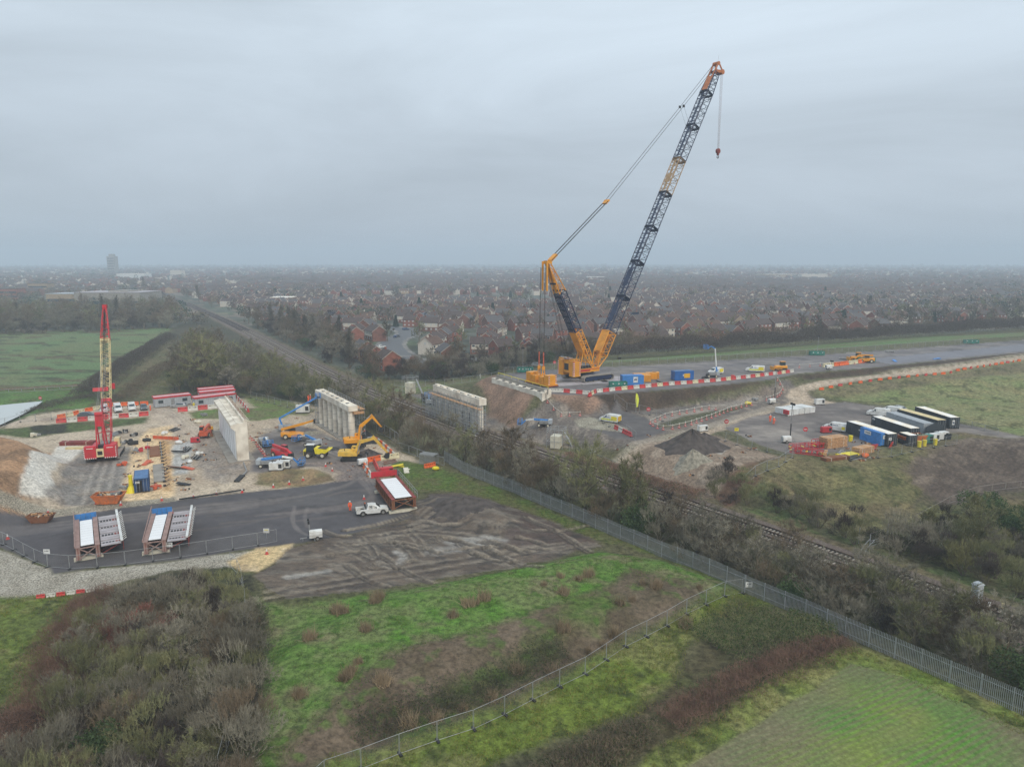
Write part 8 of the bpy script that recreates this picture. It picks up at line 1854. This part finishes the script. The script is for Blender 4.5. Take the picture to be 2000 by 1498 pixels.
# ================================================================== THE TOWN
k_('brick', A(142, 92, 79, 1.05), rough=.9, var=.12, scale=.8); k_('brick2', A(124, 88, 77, 1.05), rough=.9, var=.12, scale=.8); k_('buff_brick', A(164, 146, 122), rough=.9, var=.1, scale=.8)
k_('tile', A(86, 74, 71), rough=.85, var=.16, scale=1.2); k_('tile_grey', A(92, 90, 92), rough=.85, var=.14, scale=1.2); k_('tile_brown', A(100, 80, 70), rough=.85, var=.14, scale=1.2); k_('render', A(210, 204, 194, 1.0), rough=.8, var=.06); k_('bargeboard', A(176, 164, 154, 1.0), rough=.6, var=0)
k_('solar', (.02, .03, .06), rough=.2, var=0); k_('win_white', A(190, 192, 194, 1.0), rough=.4, var=0)
def house(L_, D_, eh, rh, wm, rm, detail, front=None, chim=True, solar=False, porch=False):
    """ridge along x"""
    t = thing('house', '', 'house'); b = MB(); x, y = L_ / 2, D_ / 2
    b.add([(-x, -y, -.5), (x, -y, -.5), (x, y, -.5), (-x, y, -.5), (-x, -y, eh), (x, -y, eh), (x, y, eh), (-x, y, eh), (-x, 0, eh + rh), (x, 0, eh + rh)], [(0, 1, 5, 4), (2, 3, 7, 6), (1, 2, 6, 9, 5), (3, 0, 4, 8, 7)], K[wm])
    if front:
        for s in (-1, 1): b.box((0, s * (y + .03), eh * .72), (L_ * .9, .06, eh * .5), K[front])
    wins = []
    for s in (-1, 1):
        n = max(2, int(L_ / 2.8))
        for i in range(n):
            for z in (1.4, eh - 1.1): wins.append((-x + L_ * (i + .5) / n, s * (y + .06), z, 1.3 if i % 2 == 0 else .9, 1.05))
    if not detail:
        for w_ in wins: b.box((w_[0], w_[1], w_[2]), (w_[3], .08, w_[4]), K['win_white'])
    b.build('wall', None, t)
    r_ = MB(); o = .35; k = rh / y; zz = eh - o * k + .12
    for s in (-1, 1): r_.add([(-x - .25, s * (y + o), zz), (x + .25, s * (y + o), zz), (x + .25, 0, eh + rh + .12), (-x - .25, 0, eh + rh + .12), (-x - .25, s * (y + o), zz - .15), (x + .25, s * (y + o), zz - .15)], [(0, 1, 2, 3) if s < 0 else (3, 2, 1, 0), (0, 1, 5, 4)], K[rm])
    for e in (-1, 1):
        for s in (-1, 1): r_.beam((e * (x + .27), s * (y + o), zz - .08), (e * (x + .27), 0, eh + rh + .05), .06, .26, K['bargeboard'])
    if solar: r_.beam((-x * .6, -y * .55, eh + rh * .45 + .2), (x * .6, -y * .55, eh + rh * .45 + .2), .05, y * .8, K['solar'], up=(0, -k, 1)) ; r_.add([(-x * .7, -y * .85, eh + rh * .15 + .2), (x * .7, -y * .85, eh + rh * .15 + .2), (x * .7, -y * .25, eh + rh * .75 + .2), (-x * .7, -y * .25, eh + rh * .75 + .2)], [(0, 1, 2, 3)], K['solar'])
    ro = r_.build('roof', None, t)
    if chim:
        c = MB(); c.box((x * .55, 0, eh + rh + .3), (.8, .6, 1.2), K[wm]); c.build('chimney', None, ro)
    if detail:
        for w_ in wins:
            q = MB(); q.box((w_[0], w_[1], w_[2]), (w_[3], .08, w_[4]), K['win_white']); wo = q.build('window', None, t)
            q = MB(); q.box((w_[0], w_[1] * 1.012, w_[2]), (w_[3] - .25, .08, w_[4] - .25), K['glass']); q.build('pane', None, wo)
        q = MB(); q.box((0, -y - .05, 1.0), (.95, .1, 2.0), K['dark']); q.build('door', None, t)
        q = MB(); q.box((x + .05, 0, eh + .2), (.08, .9, 1.1), K['win_white']); q.build('window', None, t)
    if porch: q = MB(); q.box((x * .5, -y - .8, 1.3), (2.6, 1.6, 2.6), K[wm]); q.prism([(-1.5, 2.6), (1.5, 2.6), (0, 3.6)], -y - 1.7, -y, K[rm], Matrix.Translation((x * .5, 0, 0))); q.build('garage', None, t)
    return Proto(t)
VAR = [('red brick house with brown tiled roof', dict(L_=9, D_=7.6, eh=5, rh=2.7, wm='brick', rm='tile')),
       ('red brick house with grey roof and porch', dict(L_=10, D_=8, eh=5, rh=2.9, wm='brick2', rm='tile_grey', porch=True)),
       ('house with white rendered upper walls and dark roof', dict(L_=12, D_=7.6, eh=5, rh=2.6, wm='brick2', rm='tile', front='render')),
       ('white rendered house with brown roof', dict(L_=9, D_=7.8, eh=5, rh=2.8, wm='render', rm='tile_brown')),
       ('buff brick house with brown tiled roof', dict(L_=9.5, D_=7.8, eh=5, rh=2.7, wm='buff_brick', rm='tile_brown')),
       ('red brick house with solar panels on its roof', dict(L_=10, D_=8, eh=5, rh=2.8, wm='brick', rm='tile', solar=True)),
       ('long brick terrace row with dark roof', dict(L_=22, D_=8, eh=5.2, rh=2.8, wm='brick2', rm='tile'))]
HN = [house(detail=True, **v) for _, v in VAR]; HF = [house(detail=False, **v) for _, v in VAR]
CARS = {}
def town():
    rnd = random.Random(21); taken = []
    man = [((774, 727), (744, 716), 0), ((742, 716), (716, 707), 0), ((722, 704), (700, 696), 1), ((706, 673), (678, 664), 0), ((885, 712), (865, 702), 1), ((852, 690), (832, 694), 3), ((960, 700), (1000, 696), 0), ((925, 690), (965, 690), 2), ((860, 668), (900, 664), 0), ((745, 668), (722, 662), 2), ((1005, 668), (1060, 665), 2), ((1170, 672), (1195, 660), 0), ((1374, 676), (1360, 668), 0), ((1090, 690), (1120, 684), 0), ((1668, 652), (1684, 648), 0), ((1704, 648), (1728, 646), 1), ((1080, 655), (1110, 652), 3), ((700, 640), (720, 640), 4), ((640, 628), (665, 630), 5)]
    for a, b, v in man:
        p, q = P(*a), P(*b); c = ((p[0] + q[0]) / 2, (p[1] + q[1]) / 2); taken.append((c, v, math.atan2(q[1] - p[1], q[0] - p[0]), 1.0))
    poly = W([(425, 625), (520, 636), (640, 652), (700, 668), (745, 695), (800, 716), (1000, 708), (1200, 690), (1300, 682), (1600, 662), (1800, 640), (2060, 622), (2060, 560), (1500, 545), (1000, 541), (600, 543), (300, 541), (300, 552), (345, 570)])
    seeds = [(rnd.uniform(-400, 1100), rnd.uniform(280, 1500), R(rnd.choice([8, 20, -12, 4, 28, -22, 80]))) for _ in range(34)]
    rows = []
    for sx, sy, th in seeds:
        for i in range(-14, 15):
            for j in range(-9, 10):
                u, v_ = i * 11.5 + (j % 2) * 3, j * 25 + (3 if (i // 5) % 2 else -3); x = sx + u * math.cos(th) - v_ * math.sin(th); y = sy + u * math.sin(th) + v_ * math.cos(th)
                d = [(x - s[0]) ** 2 + (y - s[1]) ** 2 for s in seeds]
                if min(d) < (x - sx) ** 2 + (y - sy) ** 2 - 1: continue
                rows.append((x, y, th))
    X = np.array([r[0] for r in rows]); Y = np.array([r[1] for r in rows]); ins = (sdist(X, Y, poly) > 6)
    far = (Y > 430) & (X > -.72 * Y) & (X < .78 * Y) & (Y < 1500) & (sdist(X, Y, W([(-100, 640), (340, 640), (480, 640), (330, 575), (250, 556), (-100, 575)])) < 0) & (np.array([0.0]) < 1)
    rd, _ = ldist(X, Y, RAIL); keep = (ins | (far & (Y > 620))) & (rd > 26)
    for pts, wd in ESTATE_ROADS: d, _ = ldist(X, Y, smooth(W(pts))); keep &= d > wd + 6
    c = [(rows[i][0], rows[i][1], rows[i][2]) for i in np.nonzero(keep)[0]]
    gt = {}
    for (cx, cy), v, a, s in taken: gt.setdefault((int(cx // 10), int(cy // 10)), []).append((cx, cy))
    allh = list(taken)
    for x, y, th in sorted(c, key=lambda r: math.hypot(r[0], r[1])):
        if rnd.random() < .10: continue
        k = (int(x // 10), int(y // 10)); 
        if any((x - a) ** 2 + (y - b) ** 2 < 10.0 ** 2 for i in (-1, 0, 1) for j in (-1, 0, 1) for a, b in gt.get((k[0] + i, k[1] + j), [])): continue
        gt.setdefault(k, []).append((x, y))
        g = R(90) if rnd.random() < .22 else 0; v = rnd.choices(range(6), [8, 6, 4.5, 2.4, 2.2, 1.2])[0]
        allh.append(((x + rnd.uniform(-1, 1), y + rnd.uniform(-1, 1)), v, th + g + R(rnd.uniform(-3, 3)) + (R(180) if rnd.random() < .5 else 0), rnd.uniform(.9, 1.06)))
    # far blocks beyond the lattice
    n_ind = 290; i = 0
    def zone(x, y): 
        px = 1000 + x / y * FPX
        w1 = 'left of the big crane' if px < 1000 else 'behind the big crane' if px < 1280 else 'beyond the platform' if px < 1650 else 'at the far right'
        w2 = 'near rows' if y < 360 else 'middle rows' if y < 480 else 'further rows'
        return f'{w1}, {w2}'
    for (x, y), v, a, s in allh[:n_ind]:
        pool = HN if math.hypot(x, y) < 400 else HF; lab = VAR[v][0] + ' ' + zone(x, y); pool[v].put((x, y, zg(x, y)), a, lab, 'estate houses: ' + lab, (s, s, s * rnd.uniform(.95, 1.05)))
    rest = allh[n_ind:]
    # random far houses to the horizon
    for _ in range(3800):
        y = 1200 * math.exp(rnd.uniform(-.35, 1.05)); x = rnd.uniform(-.78, .8) * y; rest.append(((x, y), rnd.choices(range(7), [8, 6, 5, 3, 2, 1, 2])[0], rnd.uniform(0, 3.14), rnd.uniform(.9, 1.3)))
    b = MB()
    for (x, y), v, a, s in rest:
        if abs(x - np.interp(y, [p[1] for p in RAIL[::-1]], [p[0] for p in RAIL[::-1]])) < 25 and y < 900: continue
        d = VAR[v][1]; L_, D_, eh, rh = d['L_'] * s, d['D_'] * s, d['eh'], d['rh']; M = Matrix.Translation((x, y, zg(x, y))) @ Matrix.Rotation(a, 4, 'Z'); lx, ly = L_ / 2, D_ / 2
        vs = [M @ Vector(q) for q in [(-lx, -ly, -1), (lx, -ly, -1), (lx, ly, -1), (-lx, ly, -1), (-lx, -ly, eh), (lx, -ly, eh), (lx, ly, eh), (-lx, ly, eh), (-lx, 0, eh + rh), (lx, 0, eh + rh)]]
        b.add(vs, [(0, 1, 5, 4), (2, 3, 7, 6), (1, 2, 6, 9, 5), (3, 0, 4, 8, 7)], K[d['wm'] if v != 2 else 'render']); b.add([vs[4], vs[5], vs[9], vs[8], vs[6], vs[7]], [(0, 1, 2, 3), (3, 2, 4, 5)], K[d['rm']])
        if math.hypot(x, y) < 900:
            for sy in (-1, 1):
                for q in range(3): w_ = [M @ Vector((lx * (-.66 + .66 * q) + i1, sy * (ly + .05), z1)) for i1, z1 in ((-.7, 3.4), (.7, 3.4), (.7, 4.5), (-.7, 4.5))]; b.add(w_, [(0, 1, 2, 3)], K['win_white'])
            for e in (-1, 1):
                for s2 in (-1, 1): b.beam(M @ Vector((e * lx, s2 * ly, eh)), M @ Vector((e * lx, 0, eh + rh)), .3, .3, K['bargeboard'])
    o = b.build('houses'); tag(o, 'hazy mass of brick houses reaching to the horizon', 'houses', kind='stuff')
    return allh, n_ind
ALLH, NIND = town()
def town_trees():
    rnd = random.Random(31); hx = np.array([h[0][0] for h in ALLH]); hy = np.array([h[0][1] for h in ALLH]); near = 0
    poly = W([(425, 625), (640, 652), (745, 695), (800, 716), (1000, 708), (1200, 690), (1600, 662), (1800, 640), (2060, 622), (2060, 590), (1500, 575), (1000, 572), (500, 575)])
    for x, y in pts_in(poly, 12, 70, 620):
        if rail_d(x, y) < 20: continue
        d = np.sqrt(((hx - x) ** 2 + (hy - y) ** 2).min())
        if d < 5.5: continue
        px = 1000 + x / y * FPX; wh = 'among the houses left of the big crane' if px < 1000 else 'among the houses behind the big crane' if px < 1300 else 'among the houses at the right'
        if rnd.random() < .13: CON[near % 2].put((x, y, zg(x, y)), x, 'dark conifer ' + wh, 'conifers ' + wh, rnd.uniform(.7, 1.3))
        else: k = rnd.randrange(4); SMALL[k].put((x, y, zg(x, y)), x, ['grey brown', 'dusky', 'greenish', 'brown'][k] + ' bare garden tree ' + wh, ['grey brown', 'dusky', 'greenish', 'brown'][k] + ' garden trees ' + wh, rnd.uniform(.6, 1.15))
        near += 1
        if near > 292: break
    for pp, sp, wh, n in [([(1690, 655), (1850, 645), (2060, 628), (2060, 596), (1900, 600), (1760, 622)], 9, 'in the belt at the far right', 130), ([(800, 722), (1000, 716), (1180, 700), (1180, 690), (1000, 704), (810, 712)], 8, 'behind the scrub hedge', 40), ([(1200, 694), (1400, 684), (1600, 668), (1600, 660), (1400, 674), (1200, 684)], 9, 'behind the long hedge', 90)]:
        for x, y in pts_in(W(pp), sp, len(wh), n): k = rnd.randrange(4); SMALL[k].put((x, y, zg(x, y)), x, ['grey brown', 'dusky', 'greenish', 'brown'][k] + ' bare tree ' + wh, ['grey brown', 'dusky', 'greenish', 'brown'][k] + ' trees ' + wh, rnd.uniform(.7, 1.1)).name = 'hedgerow_tree'
    # far woodland mass
    rg = np.random.default_rng(77); n = 8500; y = 700 * np.exp(rg.uniform(-.42, 1.9, n)); x = rg.uniform(-.8, .82, n) * y
    k = (fbm(x, y, 160, 3, 88) + rg.uniform(-.13, .13, n) > .44 + .05 * (y < 1100) * (x > -230)); rdist = np.abs(x - np.interp(y, [p[1] for p in RAIL[::-1]], [p[0] for p in RAIL[::-1]])); k &= ~((rdist < 18) & (y < 950)); k |= (rdist < 42) & (rdist > 22) & (y < 1300)
    x, y = x[k], y[k]; n = len(x); h = rg.uniform(5, 11, n) * (1 + (y - 800) / 6000); m = 110
    u = unit(rg.normal(size=(n, m, 3))) * (rg.uniform(.35, 1, (n, m)) ** .5)[:, :, None]; B = np.stack([x, y, zt(x, y) + h * .55], 1)[:, None] + u * np.stack([h * .5, h * .5, h * .46], 1)[:, None]
    P0 = B.reshape(-1, 3); sz = np.repeat(h * .075, m) * rg.uniform(.6, 1.4, n * m); mi = np.repeat(rg.choice([0, 0, 1, 2, 3], n), m)
    V = leaf_quads(P0, sz, rg); me = tri_mesh('woodland', V, [TW['far'], TW['dark'], TW['brown'], TW['conifer']], mi); o = bpy.data.objects.new('woodland', me); COL.objects.link(o); tag(o, 'hazy leafless trees between the distant houses out to the horizon', 'trees', kind='stuff')
town_trees()
# landmark buildings
def block(label, x0, x1, y, Y, ztop, depth, m, roof=None, rows=0, name='building', steps=None):
    X0 = (x0 - 1000) / FPX * Y * 1.0; X1 = (x1 - 1000) / FPX * Y; t = thing(name, label, 'building', ((X0 + X1) / 2, Y + depth / 2, 0), 0); L_ = X1 - X0; b = MB(); b.box((0, 0, ztop / 2), (L_, depth, ztop), K[m]); b.build('wall', None, t)
    r_ = MB(); r_.box((0, 0, ztop + .2), (L_ + .6, depth + .6, .4), K[roof or m]); r_.build('roof', None, t)
    for k in range(rows): q = MB(); q.box((0, -depth / 2 - .1, 2 + k * (ztop - 2) / rows + 1), (L_ * .94, .12, (ztop - 2) / rows * .4), K['glass']); q.build('window', None, t)
    if steps:
        for sx, sw, sh in steps: q = MB(); q.box((L_ * sx, 0, ztop + sh / 2), (L_ * sw, depth * .6, sh), K[m]); q.build('plant_room', None, t)
    return t
block('long pale rendered factory building behind the treeline at the left', 150, 278, 0, 640, 12.5, 40, 'concrete_dark', 'deck_grey', 1, steps=[(.1, .3, 1.5)])
block('low pale wing of the factory building left of the main block', 95, 175, 0, 690, 9, 30, 'buff_brick', 'cabin_grey', 1)
block('tall dark tower block on the far skyline at the left', 220, 234, 0, 1950, 50, 20, 'concrete_dark', None, 7, 'tower_block', [(0, .6, 6)])
block('long low white shed left of the middle distance', 236, 290, 0, 1500, 12, 30, 'white', 'roof_white', 0, 'warehouse')
block('white flat roofed block on the far skyline right of the tower', 340, 362, 0, 1700, 16, 20, 'render', None, 1)
block('wide pale roofed hall in the estate, left of centre', 530, 570, 0, 660, 7, 22, 'brick2', 'roof_white', 0, 'hall')
block('brick hall next to the pale roofed hall', 480, 528, 0, 690, 6, 18, 'brick', 'tile_brown', 0, 'hall')
block('white long building far away at the right', 1560, 1610, 0, 1500, 11, 22, 'render', 'roof_white', 1, 'warehouse')
block('low white roofed store far away behind the crane', 1145, 1180, 0, 1400, 8, 22, 'white', 'roof_white', 0, 'warehouse')
block('pale store further right on the far skyline', 1480, 1550, 0, 1650, 8, 25, 'buff_brick', 'roof_white', 0, 'warehouse')
block('orange brick flats at the far left behind the trees', -10, 40, 0, 760, 11, 14, 'brick', 'tile', 2, 'flats'); block('pinkish flats right of the orange flats', 62, 100, 0, 900, 12, 14, 'buff_brick', 'tile', 2, 'flats')
# cars in the estate
for x, y, x2, y2, m, lb in [(803, 722, 816, 717, 'car_red', 'red car parked beside the nearest brick gable'), (803, 704, 811, 700, 'car_red', 'faded red car at the corner of the cul-de-sac'), (770, 661, 774, 657, 'car_blue', 'dark car parked beside the green island'), (740, 680, 750, 679, 'white', 'white car parked in the cul-de-sac road'), (776, 660, 780, 655, 'car_grey', 'dark red car behind the dark car by the green'), (785, 645, 800, 644, 'car_blue', 'blue car parked outside the white house'), (1485, 643, 1497, 644, 'white', 'white car parked by the estate green at the right'), (1045, 716, 1055, 715, 'silver', 'pale car half hidden behind the scrub hedge')]:
    put(car(lb, m), x, y, x2, y2)
for o in [o for o in COL.objects if o.parent is None and o.type in ('EMPTY', 'MESH') and not o.get('label') and o.get('kind') is None]:      # prototypes nobody used are not part of the place
    for c in list(o.children):
        for q in list(c.children): bpy.data.objects.remove(q)
        bpy.data.objects.remove(c)
    bpy.data.objects.remove(o)
